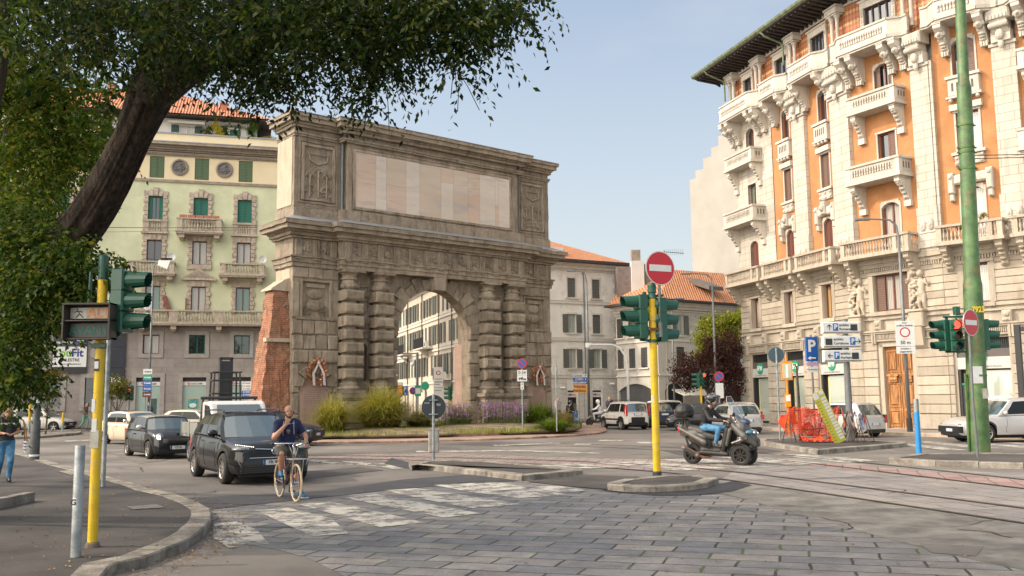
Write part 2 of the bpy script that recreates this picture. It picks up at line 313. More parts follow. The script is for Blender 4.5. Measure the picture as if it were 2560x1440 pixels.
def paint():
 m = bpy.data.materials.new('worn_paint'); m.use_nodes = True; N, L = nodes(m); b = N['Principled BSDF']; b.inputs['Base Color'].default_value = (.45, .43, .385, 1); b.inputs['Roughness'].default_value = .7
 t = N.new('ShaderNodeTexCoord'); n = N.new('ShaderNodeTexNoise'); n.inputs['Scale'].default_value = 2.2; n.inputs['Detail'].default_value = 10; n.inputs['Roughness'].default_value = .72; L.new(t.outputs['Object'], n.inputs[0])
 r = N.new('ShaderNodeValToRGB'); r.color_ramp.elements[0].position = .45; r.color_ramp.elements[1].position = .60; L.new(n.outputs[0], r.inputs[0])
 tr = N.new('ShaderNodeBsdfTransparent'); mx = N.new('ShaderNodeMixShader'); out = N['Material Output']
 mr = N.new('ShaderNodeMapRange'); mr.inputs[3].default_value = 1.0; mr.inputs[4].default_value = .03; L.new(r.outputs[0], mr.inputs[0])
 L.new(mr.outputs[0], mx.inputs[0]); L.new(tr.outputs[0], mx.inputs[1]); L.new(b.outputs[0], mx.inputs[2]); L.new(mx.outputs[0], out.inputs[0]); return m
PAINT = paint()
def sheet(name, pts, z, m):
 mb = MB(); mb.add([(x, y, z) for x, y in pts], [tuple(range(len(pts)))]); o = mb.build(name, m)
 b = bmesh.new(); b.from_mesh(o.data); bmesh.ops.triangulate(b, faces=b.faces)
 for f in b.faces:
  if f.normal.z < 0: f.normal_flip()
 b.to_mesh(o.data); b.free(); return struct(o)
sheet('ground', [(-900, -60), (900, -60), (900, 2500), (-900, 2500)], -.012, ASPH)
sheet('road', [(-120, -8), (80, -8), (80, 160), (-120, 160)], 0, ASPH)
BL = [(1870, 1250), (1960, 1277), (2100, 1314), (2240, 1354), (2440, 1402), (2560, 1427), (2700, 1462)]
sheet('stone_paving', GP([(520, 1276), (640, 1262), (760, 1250), (880, 1237), (1000, 1224), (1150, 1212), (1300, 1204), (1420, 1216), (1520, 1232), (1700, 1237), (1805, 1238)]+BL+[(2900, 1700), (1200, 1700), (960, 1500), (860, 1440), (770, 1396), (700, 1376), (640, 1366), (540, 1350)]), .004, SETT)
sheet('old_concrete_patch', GP([(1800, 1233), (1840, 1222), (1885, 1212), (2000, 1224), (2200, 1254), (2400, 1286), (2560, 1314), (2760, 1350), (2760, 1478)]+BL[::-1][1:]), .006, AGG)
sheet('track_paving', GP([(1800, 1200), (1880, 1150), (2000, 1145), (2222, 1166), (2400, 1176), (2800, 1200), (2800, 1358), (2560, 1314), (2400, 1286), (2200, 1254), (2000, 1224), (1885, 1212), (1800, 1233), (1640, 1238), (1760, 1215)]), .004, SETT2)
sheet('pink_paving', GP([(1960, 1153), (2185, 1168), (2400, 1187), (2800, 1224), (2800, 1252), (2560, 1222), (2250, 1186), (2040, 1165), (1900, 1152)]), .008, PINK)
sheet('stone_band', GP([(740, 1143), (900, 1136), (1100, 1134), (1300, 1140), (1500, 1146), (1700, 1150), (1880, 1150), (1800, 1178), (1620, 1176), (1460, 1168), (1240, 1153), (1040, 1157), (900, 1150)]), .004, BAND)
sheet('fresh_and_shaded_strip', GP([(425, 1247), (640, 1238), (820, 1226), (1000, 1200), (1180, 1186), (1300, 1203), (1150, 1211), (1000, 1223), (880, 1236), (760, 1249), (640, 1261), (520, 1275)]), .008, ASPD)  # dark asphalt, with the shadow lying on it painted into its colour
sheet('tar_patch', GP([(1500, 1226), (1560, 1234), (1640, 1240), (1740, 1239), (1830, 1230), (1880, 1214), (1830, 1204), (1790, 1214), (1700, 1228), (1560, 1228)]), .012, mat('tar', (.022, .022, .026), .5, .4, 2, .8, 30))
sheet('low_pad', GP([(1318, 1205), (1458, 1188), (1600, 1193), (1545, 1207), (1530, 1226), (1420, 1217)]), .016, WALKA)
def inset(p, d):
 n = len(p); a = sum(p[i][0]*p[(i+1) % n][1]-p[(i+1) % n][0]*p[i][1] for i in range(n)); s = 1 if a > 0 else -1; out = []
 for i in range(n):
  e1 = (Vector(p[i])-Vector(p[i-1])).normalized(); e2 = (Vector(p[(i+1) % n])-Vector(p[i])).normalized()
  n1 = Vector((-e1.y, e1.x))*s; n2 = Vector((-e2.y, e2.x))*s; b = (n1+n2); b = b.normalized() if b.length > .01 else n1; k = d/max(.5, b.dot(n1)); out.append(tuple(Vector(p[i])+b*k))
 return out
def resample(p, step):
 out = []; n = len(p)
 for i in range(n):
  a, b = Vector(p[i]), Vector(p[(i+1) % n]); k = max(1, int((b-a).length/step))
  out += [tuple(a.lerp(b, t/k)) for t in range(k)]
 return out
def island(kname, tname, pts, h, kw, mk, mtop, z0=-.05, step=.9, jit=.008, drop=.006):
 """kerb ring of separate stones (a real step) and the surface it encloses"""
 pts = resample(pts, step); ins = inset(pts, kw); mb = MB(); n = len(pts)
 for i in range(n):
  j = (i+1) % n; a, b, c, d = Vector(pts[i]), Vector(pts[j]), Vector(ins[j]), Vector(ins[i]); g = min(.02, (b-a).length*.02); t = (b-a).normalized()*g*.5
  a2, b2, c2, d2 = a+t, b-t, c-t, d+t; o_ = (a-d).normalized()*.02; hh = h+U(-jit, jit)
  mb.add([(*a2, z0), (*b2, z0), (*(b2), hh-.02), (*(a2), hh-.02), (*(a2-o_), hh), (*(b2-o_), hh), (*c2, hh), (*d2, hh), (*d2, z0), (*c2, z0)],
   [(0, 1, 2, 3), (3, 2, 5, 4), (4, 5, 6, 7), (7, 6, 9, 8), (0, 3, 4, 7, 8), (1, 9, 6, 5, 2)])
 struct(mb.build(kname, mk)); inn = inset(pts, kw*.9)
 return sheet(tname, inn, h-drop-jit, mtop)
LW = GP([(150, 1600), (276, 1440), (349, 1423), (401, 1402), (445, 1385), (472, 1369), (500, 1350), (514, 1335), (525, 1320), (529, 1305), (525, 1290), (495, 1272), (442, 1252), (375, 1237), (337, 1222), (285, 1209), (221, 1189), (150, 1172), (101, 1154), (30, 1134), (-200, 1118)])
island('sidewalk_kerb', 'sidewalk', LW+[(-60, 36), (-60, 3), (-12, 3), (-4.6, 5)], .13, .3, GRAN, WALKA, step=1.0)
def mix(front, back, zb=.13): return GP(front)+GP(back, zb)
island('island_kerb', 'island_top', mix([(1036, 1172), (1120, 1181), (1215, 1192), (1305, 1203), (1380, 1196), (1458, 1187)], [(1425, 1170), (1330, 1161), (1240, 1153), (1140, 1150), (1060, 1152), (1036, 1160)]), .13, .3, GRAN, WALKA)
island('island_kerb', 'island_top', mix([(1518, 1226), (1560, 1231), (1640, 1232), (1720, 1228), (1770, 1221), (1797, 1209)], [(1790, 1192), (1740, 1186), (1650, 1188), (1560, 1197), (1518, 1207)]), .13, .28, GRAN, WALKA, step=.7)
island('island_kerb', 'island_top', mix([(1890, 1112), (1965, 1124), (2045, 1137), (2160, 1127), (2268, 1118)], [(2268, 1106), (2150, 1101), (1990, 1095), (1900, 1098)]), .15, .3, GRAN, WALKA)
island('island_kerb', 'island_top', mix([(2222, 1160), (2340, 1167), (2560, 1173), (2760, 1178)], [(2760, 1140), (2500, 1134), (2300, 1135), (2222, 1145)]), .15, .3, GRAN, WALKA)
island('island_kerb', 'island_top', mix([(30, 1099), (100, 1096), (200, 1087)], [(205, 1077), (100, 1080), (30, 1084)]), .13, .25, GRAN, AGG)
RB = GP([(560, 1114), (700, 1112), (790, 1110), (1000, 1107), (1200, 1102), (1330, 1097), (1440, 1091), (1500, 1085), (1518, 1080)])+[(5.6, 58), (5.5, 66), (-3, 66), (-12, 60), (-17, 52), (-16.5, 43)]
island('roundabout_kerb', 'roundabout_walk', RB, .09, .25, REDK, mat('red_walk', (.30, .21, .165), .9, .25, 1.0, .5, 30))
RB2 = GP([(600, 1094), (790, 1093), (1000, 1093), (1150, 1091), (1300, 1085), (1400, 1080), (1447, 1074)], .1)+[(4.0, 57), (3.5, 63), (-3, 63), (-11, 57), (-15, 51)]
island('bed_kerb', 'bed_soil', RB2, .24, .2, REDK, mat('soil', (.13, .10, .065), .95, .35, 1.5, .8, 12, c2=(.2, .15, .09)))
mb = MB(); # raised soil mound under the planting
for cx, cy, rx, ry, h in [(-6.5, 47.5, 5.5, 4.0, .3), (-1.5, 50.5, 5.0, 4.5, .34), (-10.5, 46, 4, 3, .2)]: mb.ball((cx, cy, .2), (rx, ry, h), 28, 10)
struct(mb.build('bed_mound', MATS['soil'], smooth=True))
RW = [(8.5, 66), (10.7, 61), (13.7, 50.5), (16.3, 44.4), (17.3, 42.2), (19.6, 38.6), (25, 32), (32, 36), (24, 46), (20, 62), (14, 72)]
island('sidewalk_kerb', 'sidewalk', RW, .15, .3, mat('warm_kerb', (.42, .34, .26), .85, .2, 2, .8, 20), mat('slab_walk', (.24, .22, .20), .85, .2, 1.0, .3, 40))
island('sidewalk_kerb', 'sidewalk', [(-70, 57), (-45, 60), (-31, 61.5), (-12, 67), (-12, 90), (-70, 90)], .14, .3, GRAN, WALKA, step=2)
island('sidewalk_kerb', 'sidewalk', [(2.5, 70.5), (8, 71), (9, 67.5), (12, 66), (22, 72), (30, 80), (12, 90), (1.5, 78)], .14, .3, GRAN, AGG, step=2)
# painted markings
def marks(name, polys, z=.013):
 mb = MB()
 for p in polys: mb.add([(x, y, z) for x, y in GP(p)], [tuple(range(len(p)))])
 return struct(mb.build(name, PAINT))
PATCH = mat('patched_asphalt', (.07, .066, .064), .85, .25, .6, .35, 50); PATCH2 = mat('pale_patched_asphalt', (.15, .14, .125), .9, .25, .5, .35, 50)
for i, (pp, mm) in enumerate((([(620, 1190), (900, 1168), (960, 1176), (700, 1206)], PATCH), ([(1150, 1120), (1480, 1124), (1470, 1131), (1160, 1126)], PATCH2), ([(240, 1120), (330, 1114), (420, 1150), (350, 1160)], PATCH2), ([(1660, 1128), (1900, 1120), (1960, 1130), (1700, 1138)], PATCH), ([(980, 1146), (1030, 1158), (1034, 1172), (990, 1170), (960, 1158)], ASPD), ([(2180, 1108), (2300, 1114), (2290, 1128), (2240, 1126)], PATCH2), ([(2300, 1360), (2460, 1368), (2440, 1392), (2330, 1384)], PATCH2))): sheet('asphalt_patch', GP(pp), .0088+.0004*i, mm)
m = MB(); rr = random.Random(9)
for i in range(46):
 x, y = rr.uniform(100, 2500), rr.uniform(1105, 1330)
 if 500 < x < 2000 and y > 1230: continue
 g = G(x, y); a = rr.uniform(-.5, .5); z = .0125; w_ = rr.uniform(.006, .018); p0 = Vector((g.x, g.y))
 for k in range(rr.randint(4, 14)):
  a += rr.gauss(0, .5); p1 = p0+Vector((math.cos(a), math.sin(a)))*rr.uniform(.15, .4); n = Vector((-math.sin(a), math.cos(a)))*w_; m.add([(*(p0-n), z), (*(p0+n), z), (*(p1+n), z), (*(p1-n), z)], [(0, 1, 2, 3)]); p0 = p1
struct(m.build('road_crack', mat('crack', (.022, .02, .018), .9, .1)))
marks('crosswalk_stripe', [[(1085, 1214), (1240, 1206), (1420, 1238), (1300, 1247), (1180, 1232)], [(960, 1227), (1040, 1222), (1160, 1240), (1300, 1262), (1180, 1272), (1060, 1250)],
 [(860, 1246), (940, 1237), (1060, 1259), (1200, 1285), (1110, 1296), (960, 1266)], [(745, 1262), (820, 1255), (920, 1275), (1060, 1308), (950, 1320), (830, 1286)], [(640, 1278), (720, 1271), (830, 1298), (870, 1336), (780, 1343), (700, 1306)],
 [(535, 1311), (590, 1306), (640, 1325), (672, 1361), (572, 1372), (532, 1346)]], .013)
marks('crosswalk_stripe', [[(1318, 1219), (1395, 1216), (1470, 1228), (1400, 1234)], [(1490, 1158), (1600, 1154), (1830, 1172), (1700, 1178)], [(1640, 1150), (1740, 1147), (1960, 1166), (1850, 1172)], [(1790, 1144), (1880, 1142), (2080, 1160), (1980, 1165)],
 [(1930, 1138), (2010, 1137), (2200, 1153), (2110, 1158)], [(1330, 1163), (1440, 1160), (1560, 1169), (1460, 1173)]], .016)
marks('crosswalk_stripe', [[(2200, 1106), (2235, 1106), (2420, 1126), (2370, 1127)], [(2290, 1105), (2325, 1105), (2500, 1121), (2450, 1123)], [(2370, 1104), (2400, 1104), (2600, 1119), (2560, 1121)], [(2470, 1104), (2500, 1104), (2660, 1115), (2620, 1117)]])
marks('road_marking', [[(740, 1153), (960, 1160), (1010, 1172), (980, 1173), (930, 1164), (740, 1156)], [(780, 1152), (830, 1153), (800, 1158), (760, 1157)], [(860, 1154), (910, 1157), (880, 1163), (835, 1160)], [(930, 1159), (975, 1163), (950, 1168), (910, 1165)],
 [(1040, 1128), (1300, 1126), (1500, 1133), (1500, 1135), (1300, 1129), (1040, 1131)], [(1230, 1113), (1400, 1107), (1405, 1109), (1240, 1116)], [(1440, 1109), (1480, 1110), (1475, 1114), (1435, 1113)], [(640, 1152), (660, 1150), (760, 1152), (750, 1155)],
 [(1500, 1100), (1560, 1101), (1550, 1104), (1495, 1103)], [(160, 1102), (260, 1098), (265, 1100), (165, 1105)], [(1595, 1105), (1640, 1106), (1635, 1110), (1590, 1109)]])
# tram rails
def rail(pts):
 pts = [Vector(p) for p in pts]; q = []
 for i in range(len(pts)-1):
  p0, p1, p2, p3 = pts[max(i-1, 0)], pts[i], pts[i+1], pts[min(i+2, len(pts)-1)]
  for k in range(6):
   t = k/6; q.append(.5*((2*p1)+(-p0+p2)*t+(2*p0-5*p1+4*p2-p3)*t*t+(-p0+3*p1-3*p2+p3)*t**3))
 q.append(pts[-1]); return q
def rails(mb, mg, line, off):
 q = rail(line)
 for (w0, w1, z, b) in ((-.035, .035, .018, mb), (.035, .085, .0165, mg)):
  n = len(b.v)
  for i, p in enumerate(q):
   d = (q[min(i+1, len(q)-1)]-q[max(i-1, 0)]).normalized(); nn = Vector((-d.y, d.x)); a, c = p+nn*(off+w0), p+nn*(off+w1); b.v += [(a.x, a.y, z), (c.x, c.y, z)]
  for i in range(len(q)-1): b.f.append((n+2*i, n+2*i+1, n+2*i+3, n+2*i+2)); b.m.append(0)
LA = [(9.9, 5.6), (7.33, 13.46), (5.07, 20.2), (3.6, 23.6), (1.0, 26.6), (-2.6, 28.9), (-7.5, 31.2), (-14, 34)]
LC = [(13.0, 7.0), (9.95, 18.3), (7.8, 26.9), (6.0, 31.5), (2.8, 36), (-3, 39), (-12, 39.8)]
for ln in (LA, LC):
 a, b = MB(), MB(); rails(a, b, ln, 0); rails(a, b, ln, -1.445)
 struct(a.build('tram_rail', mat('rail_steel', (.10, .075, .06), .45, .3, 3, metal=.6))); struct(b.build('rail_groove', mat('groove', (.012, .011, .01), .9, 0)))
# leaf litter, cracks and manholes
mb = MB(); rr = random.Random(3)
for i in range(1500):
 k = rr.random()
 if k < .5: p = Vector(LW[rr.randrange(1, 18)]); x, y, z = p.x+rr.gauss(.2, .25), p.y+rr.gauss(0, .3), .014
 elif k < .62: g = G(rr.uniform(30, 500), rr.uniform(1190, 1430), .13); x, y, z = g.x, g.y, .134
 else: g = G(rr.uniform(700, 2560), rr.uniform(1200, 1440)); x, y, z = g.x, g.y, .014
 if k >= .62 and rr.random() < .8: continue
 a = rr.uniform(0, 6.3); s = rr.uniform(.012, .03)
 mb.add([(x+s*math.cos(a), y+s*math.sin(a), z), (x-s*.5*math.sin(a), y+s*.5*math.cos(a), z+.01), (x-s*math.cos(a), y-s*math.sin(a), z), (x+s*.5*math.sin(a), y-s*.5*math.cos(a), z+.004)], [(0, 1, 2, 3)])
tag(mb.build('leaf_litter', mat('dry_leaf', (.30, .17, .05), .8, .4, 6, island=.5)), 'scattered dry fallen leaves along the kerb and over the pavement', 'leaves', kind='stuff')
sheet('manhole_cover', GP([(316, 1266), (392, 1260), (413, 1268), (333, 1273)], .13), .128, mat('cast_iron', (.16, .15, .14), .7, .3, 8, .8, 50))
sheet('granite_slab', GP([(146, 1178), (186, 1174), (215, 1183), (176, 1187)], .13), .131, GRAN)
# ---------------- the old city gate ----------------
from mathutils import noise as MN
def rough(o, L_=.5, amp=.02, freq=1.9, fine=.008):
 b = bmesh.new(); b.from_mesh(o.data)
 for _ in range(7):
  es = [e for e in b.edges if e.calc_length() > L_]
  if not es: break
  bmesh.ops.subdivide_edges(b, edges=es, cuts=1)
 bmesh.ops.triangulate(b, faces=[f for f in b.faces if len(f.verts) > 4])
 for v in b.verts:
  n = MN.noise_vector(v.co*freq); n2 = MN.noise_vector(v.co*7.3); v.co += n*amp+n2*fine
 b.to_mesh(o.data); b.free(); return o
def stonemat(name, c, c2, dark, light, sc=1.3, holes=.5, bump=1.0):
 """pitted weathered travertine: broad tone, dark streaks of soot running down, pale rubbed patches, small pits"""
 m = bpy.data.materials.new(name); m.use_nodes = True; N, L = nodes(m); b = N['Principled BSDF']; b.inputs['Roughness'].default_value = .92; b.inputs['Specular IOR Level'].default_value = .25
 t = N.new('ShaderNodeTexCoord')
 def nz(s, d, st=None, ro=.65):
  n = N.new('ShaderNodeTexNoise'); n.inputs['Scale'].default_value = s; n.inputs['Detail'].default_value = d; n.inputs['Roughness'].default_value = ro
  if st: q = N.new('ShaderNodeMapping'); q.inputs['Scale'].default_value = st; L.new(t.outputs['Object'], q.inputs[0]); L.new(q.outputs[0], n.inputs[0])
  else: L.new(t.outputs['Object'], n.inputs[0])
  return n.outputs[0]
 def rmp(s, a, bb, ca=0, cb=1):
  r = N.new('ShaderNodeMapRange'); r.inputs[1].default_value = a; r.inputs[2].default_value = bb; r.inputs[3].default_value = ca; r.inputs[4].default_value = cb; L.new(s, r.inputs[0]); return r.outputs[0]
 def mx(f, a, bb):
  x = N.new('ShaderNodeMixRGB'); L.new(f, x.inputs[0]) if not isinstance(f, float) else setattr(x.inputs[0], 'default_value', f)
  for i, q in ((1, a), (2, bb)): (L.new(q, x.inputs[i]) if not isinstance(q, tuple) else setattr(x.inputs[i], 'default_value', (*q, 1)))
  return x.outputs[0]
 g = N.new('ShaderNodeNewGeometry'); base = mx(rmp(nz(sc, 8), .35, .65), c, c2)
 base = mx(rmp(nz(1.6, 7, (2.2, 2.2, .35)), .5, .74, 0, .75), base, dark)
 base = mx(rmp(nz(.9, 9), .56, .72, 0, .55), base, light)
 base = mx(rmp(nz(26, 3), .6, .68, 0, holes), base, dark)
 isl = rmp(g.outputs['Random Per Island'], 0, 1, .84, 1.14); q = N.new('ShaderNodeMixRGB'); q.blend_type = 'MULTIPLY'; q.inputs[0].default_value = 1; L.new(base, q.inputs[1]); L.new(isl, q.inputs[2]); L.new(q.outputs[0], b.inputs['Base Color'])
 h = N.new('ShaderNodeMath'); h.operation = 'MULTIPLY_ADD'; L.new(nz(9, 10, None, .75), h.inputs[0]); h.inputs[1].default_value = 1.4; L.new(rmp(nz(26, 3), .58, .68, 0, -.6), h.inputs[2])
 bp = N.new('ShaderNodeBump'); bp.inputs['Strength'].default_value = bump; bp.inputs['Distance'].default_value = .05; L.new(h.outputs[0], bp.inputs['Height']); L.new(bp.outputs[0], b.inputs['Normal'])
 MATS[name] = m; return m
TRAV = stonemat('weathered_travertine', (.275, .225, .17), (.395, .335, .262), (.075, .06, .048), (.52, .45, .36))
TRAVL = stonemat('pale_render', (.40, .33, .255), (.46, .385, .305), (.28, .22, .16), (.48, .42, .35), holes=.15, bump=.5)
MARB = mat('marble_slab', (.50, .41, .35), .6, .10, .8, .2, 20, c2=(.60, .52, .47), detail=9, island=.06, stretch=(.35, 1, 2.2))
def marble(name, a, b_, vein):
 m = mat(name, a, .55, .03, .5, .15, 25, c2=b_, detail=9, stretch=(.3, 1, 1.4)); N, L = nodes(m); b = N['Principled BSDF']; t = N.new('ShaderNodeTexCoord')
 w_ = N.new('ShaderNodeTexNoise'); w_.inputs['Scale'].default_value = 1.0; w_.inputs['Distortion'].default_value = 1.2; w_.inputs['Detail'].default_value = 8; q = N.new('ShaderNodeMapping'); q.inputs['Scale'].default_value = (.45, 1, 2.4); q.inputs['Location'].default_value = (vein[0]*40, 0, a[1]*30); L.new(t.outputs['Object'], q.inputs[0]); L.new(q.outputs[0], w_.inputs[0])
 r = N.new('ShaderNodeMapRange'); r.inputs[1].default_value = .54; r.inputs[2].default_value = .72; r.inputs[4].default_value = .8; L.new(w_.outputs[0], r.inputs[0]); x = N.new('ShaderNodeMixRGB'); x.inputs[2].default_value = (*vein, 1)
 s = b.inputs['Base Color'].links[0].from_socket; L.new(r.outputs[0], x.inputs[0]); L.new(s, x.inputs[1]); L.new(x.outputs[0], b.inputs['Base Color']); return m
MP = marble('pink_marble', (.52, .39, .31), (.58, .47, .38), (.36, .33, .31)); MW = marble('white_marble', (.56, .49, .42), (.61, .55, .48), (.42, .40, .39)); MY = marble('cream_marble', (.50, .41, .32), (.56, .48, .40), (.36, .36, .40))
BRICK = brickmat('old_brick', (.36, .125, .06), (.22, .08, .045), (.30, .22, .15), .30, .10, .016, 1.0, .9, False, .02, .4, 3.0)
METAL = mat('grey_flashing', (.30, .31, .33), .5, .15, 2, metal=.3)
gate = T('city_gate', 'weathered brown stone gate with one arched opening, paired columns and a pink marble tablet', 'gate', (-11.433, 48.628, .25), R(40))
GX = 18.1
m = MB(); OP = (6.5, 11.6)
wall(m, 0, 2.7, 0, 8.6, [(.55, 2.15, 5.95, 7.85)], 0, .12); wall(m, 15.4, GX, 0, 8.6, [(15.95, 17.55, 5.95, 7.85)], 0, .12)
for a, b in ((.45, 2.25), (15.85, 17.65)): m.add([(a, .12, 5.8), (b, .12, 5.8), (b, .12, 8), (a, .12, 8)], [(0, 1, 2, 3)])
wall(m, 2.7, OP[0], 0, 8.6, [(4.02, 4.62, 2.6, 4.7)], .15, .35); wall(m, OP[1], 15.4, 0, 8.6, [(13.47, 14.07, 2.6, 4.7)], .15, .35)
for a in (4.02, 13.47): archhead(m, a, a+.6, 4.4, 4.72, .3, .148, .5); m.add([(a-.1, .5, 2.5), (a+.7, .5, 2.5), (a+.7, .5, 5), (a-.1, .5, 5)], [(0, 1, 2, 3)])
archhead(m, OP[0], OP[1], 5.4, 8.6, 2.55, .15, .85, 24)
m.add([(OP[0], .15, 0), (OP[0], .85, 0), (OP[0], .85, 5.4), (OP[0], .15, 5.4)], [(0, 1, 2, 3)]); m.add([(OP[1], .15, 0), (OP[1], .85, 0), (OP[1], .85, 5.4), (OP[1], .15, 5.4)], [(0, 1, 2, 3)])
m.box(.01, 6.2, .85, 2.0, 0, 8.6); m.box(12.2, GX-.01, .85, 2.0, 0, 8.6); m.box(6.2, 12.2, .85, 2.0, 8.2, 8.6)
m.add([(0, 0, 0), (0, .86, 0), (0, .86, 8.6), (0, 0, 8.6)], [(0, 1, 2, 3)]); m.add([(GX, 0, 0), (GX, .86, 0), (GX, .86, 8.6), (GX, 0, 8.6)], [(0, 1, 2, 3)])
m.box(3.0, 15.1, -.38, 1.9, 11.1, 16.1); m.box(.004, 2.96, .02, 1.98, 11.1, 16.1); m.box(15.14, GX-.004, .02, 1.98, 11.1, 16.1)
rough(m.build('body', TRAV, gate), .6, .03)
# the smooth pale render on the left flank
m = MB(); m.box(-.03, 0, .25, 1.95, 11.9, 15.7); m.box(-.03, 0, .3, 1.9, 5.0, 8.5); rough(m.build('render_patch', TRAVL, gate), .5, .01)
# rusticated blocks
rr = random.Random(11); m = MB()
def blockrow(x0, x1, z, h, y, n, c=.05, gap=.03):
 xs = [x0+(x1-x0)*i/n+(rr.uniform(-.08, .08) if 0 < i < n else 0) for i in range(n+1)]
 for i in range(n): m.cbox(xs[i]+gap/2, xs[i+1]-gap/2, y-rr.uniform(.05, .12), y+.05, z+gap/2, z+h-gap/2, c, 0, .012)
for sx in (0, 15.4):
 blockrow(sx-.08 if sx == 0 else sx+.1, sx+2.6 if sx == 0 else GX+.08, 5.05, .75, 0, 4); blockrow(sx, sx+2.7, 4.25, .78, 0, 4); blockrow(sx, sx+2.7, 3.55, .68, 0, 3)
 blockrow(sx, sx+2.7, 8.0, .6, .0, 3); blockrow(sx-.0, sx+.45, 2.0, 1.5, 0, 1); blockrow(sx+2.2, sx+2.7, 2.0, 1.5, 0, 1); blockrow(sx, sx+.42, .9, 1.05, 0, 1); blockrow(sx+2.25, sx+2.7, .9, 1.05, 0, 1); blockrow(sx, sx+.42, 0, .88, 0, 1); blockrow(sx+2.25, sx+2.7, 0, .88, 0, 1)
 blockrow(sx-.04, sx+.4, 5.9, 1.9, 0.03, 1, .03); m.box(sx+.2, sx+2.5, -.10, .05, 5.82, 5.93)
 cx = sx+1.33
 for i in range(5):   # little relieving arch over the tablets
  a0, a1 = PI*(i+.06)/5, PI*(i+.94)/5; q = []
  for (r_, a) in ((.74, a0), (1.2, a0), (1.2, a1), (.74, a1)): q.append((cx+r_*math.cos(a), 2.3+r_*math.sin(a)))
  m.prism(q, -.13-rr.uniform(0, .03), .05, 'y')
for zi in range(8):   # flat blocks between column and jamb, and their rough edges into the opening
 z = 2.25+zi*.71
 if z < 6.6:
  k = 0 if z < 5.2 else (.12 if z < 5.9 else .5)
  m.cbox(5.75, OP[0]+.02-k*0+0, -.02-rr.uniform(0, .05), .25, z+.02, z+.68, .05, 0, .02); m.cbox(OP[1]-.02, 12.35, -.02-rr.uniform(0, .05), .25, z+.02, z+.68, .05, 0, .02)
for z in (0, .75, 1.5): m.cbox(5.9, OP[0]+.02, .0, .25, z+.02, z+.72, .04, 0, .02); m.cbox(OP[1]-.02, 12.2, .0, .25, z+.02, z+.72, .04, 0, .02)
nv = 15
for i in range(nv):   # voussoirs of the great arch
 a0, a1 = PI*(i+.03)/nv, PI*(i+.97)/nv; ro = 3.15+.3*(i % 2); q = []
 for (r_, a) in ((2.53, a0), (2.53, (a0+a1)/2), (2.53, a1), (ro, a1), (ro, a0)): q.append((9.05+r_*math.cos(a), min(8.6, 5.42+r_*math.sin(a))))
 key = i == nv//2; m.prism(q, (-.42 if key else -.04-rr.uniform(0, .08)), .2, 'y')
 if not key: continue
 m.prism([(8.72, 7.85), (9.38, 7.85), (9.5, 8.62), (8.6, 8.62)], -.6, .1, 'y')
rough(m.build('rusticated_blocks', TRAV, gate), .35, .035, 2.3, .014)
# columns with square drums
for k, cx in enumerate((3.3, 5.25, 12.85, 14.8)):
 m = MB(); m.lathe([(.42, 2.0), (.42, 8.0), (.40, 8.05), (.5, 8.1), (.5, 8.16), (.4, 8.18), (.4, 8.3), (.55, 8.42), (.6, 8.46)], 20, (cx, -.12, 0)); m.box(cx-.66, cx+.66, -.74, .16, 8.44, 8.6)
 for zi in range(8):
  z = 2.72+zi*.70; wv = .60+rr.uniform(-.015, .03)
  if zi == 7: m.lathe([(.5, 0), (.54, .1), (.5, .24)], 18, (cx, -.12, 7.6)); continue
  m.cbox(cx-wv, cx+wv, -.74-rr.uniform(0, .04), .16, z, z+.56, .10, 0, .03)
 m.lathe([(.6, 0), (.66, .1), (.6, .2), (.5, .22), (.52, .34), (.45, .45)], 20, (cx, -.12, 2.12)); m.box(cx-.68, cx+.68, -.80, .16, 1.95, 2.13)
 rough(m.build('column', TRAV, gate), .3, .03, 2.5, .012)
for x0, x1 in ((2.5, 6.05), (12.05, 15.6)):
 m = MB(); m.box(x0-.1, x1+.1, -.95, .15, 1.72, 1.93); m.box(x0, x1, -.85, .15, 1.6, 1.72); m.cbox(x0+.05, x1-.05, -.8, .15, .35, 1.6, .04); m.box(x0-.05, x1+.05, -.9, .15, -.1, .35)
 m.cbox(x0+.1, x0+1.3, -.88, -.7, .4, 1.55, .05); m.cbox(x1-1.3, x1-.1, -.88, -.7, .4, 1.55, .05); rough(m.build('pedestal', TRAV, gate), .35, .03)
# panels between the paired columns
for cx in (4.32, 13.77):
 m = MB()
 for z0, z1 in ((4.95, 5.6), (5.75, 7.1), (7.25, 7.85)):
  for a in (0, 1): m.box(cx-.33+a*.6, cx-.27+a*.6, .06, .16, z0, z1); m.box(cx-.27, cx+.27, .06, .16, [z0, z1-.06][a], [z0+.06, z1][a])
  for q in range(5): m.ball((cx-.18+q*.09, .13, (z0+z1)/2+.08*math.sin(q*2)), (.08, .05, .1), 8, 5)
 rough(m.build('carved_panel', TRAV, gate), .3, .012)
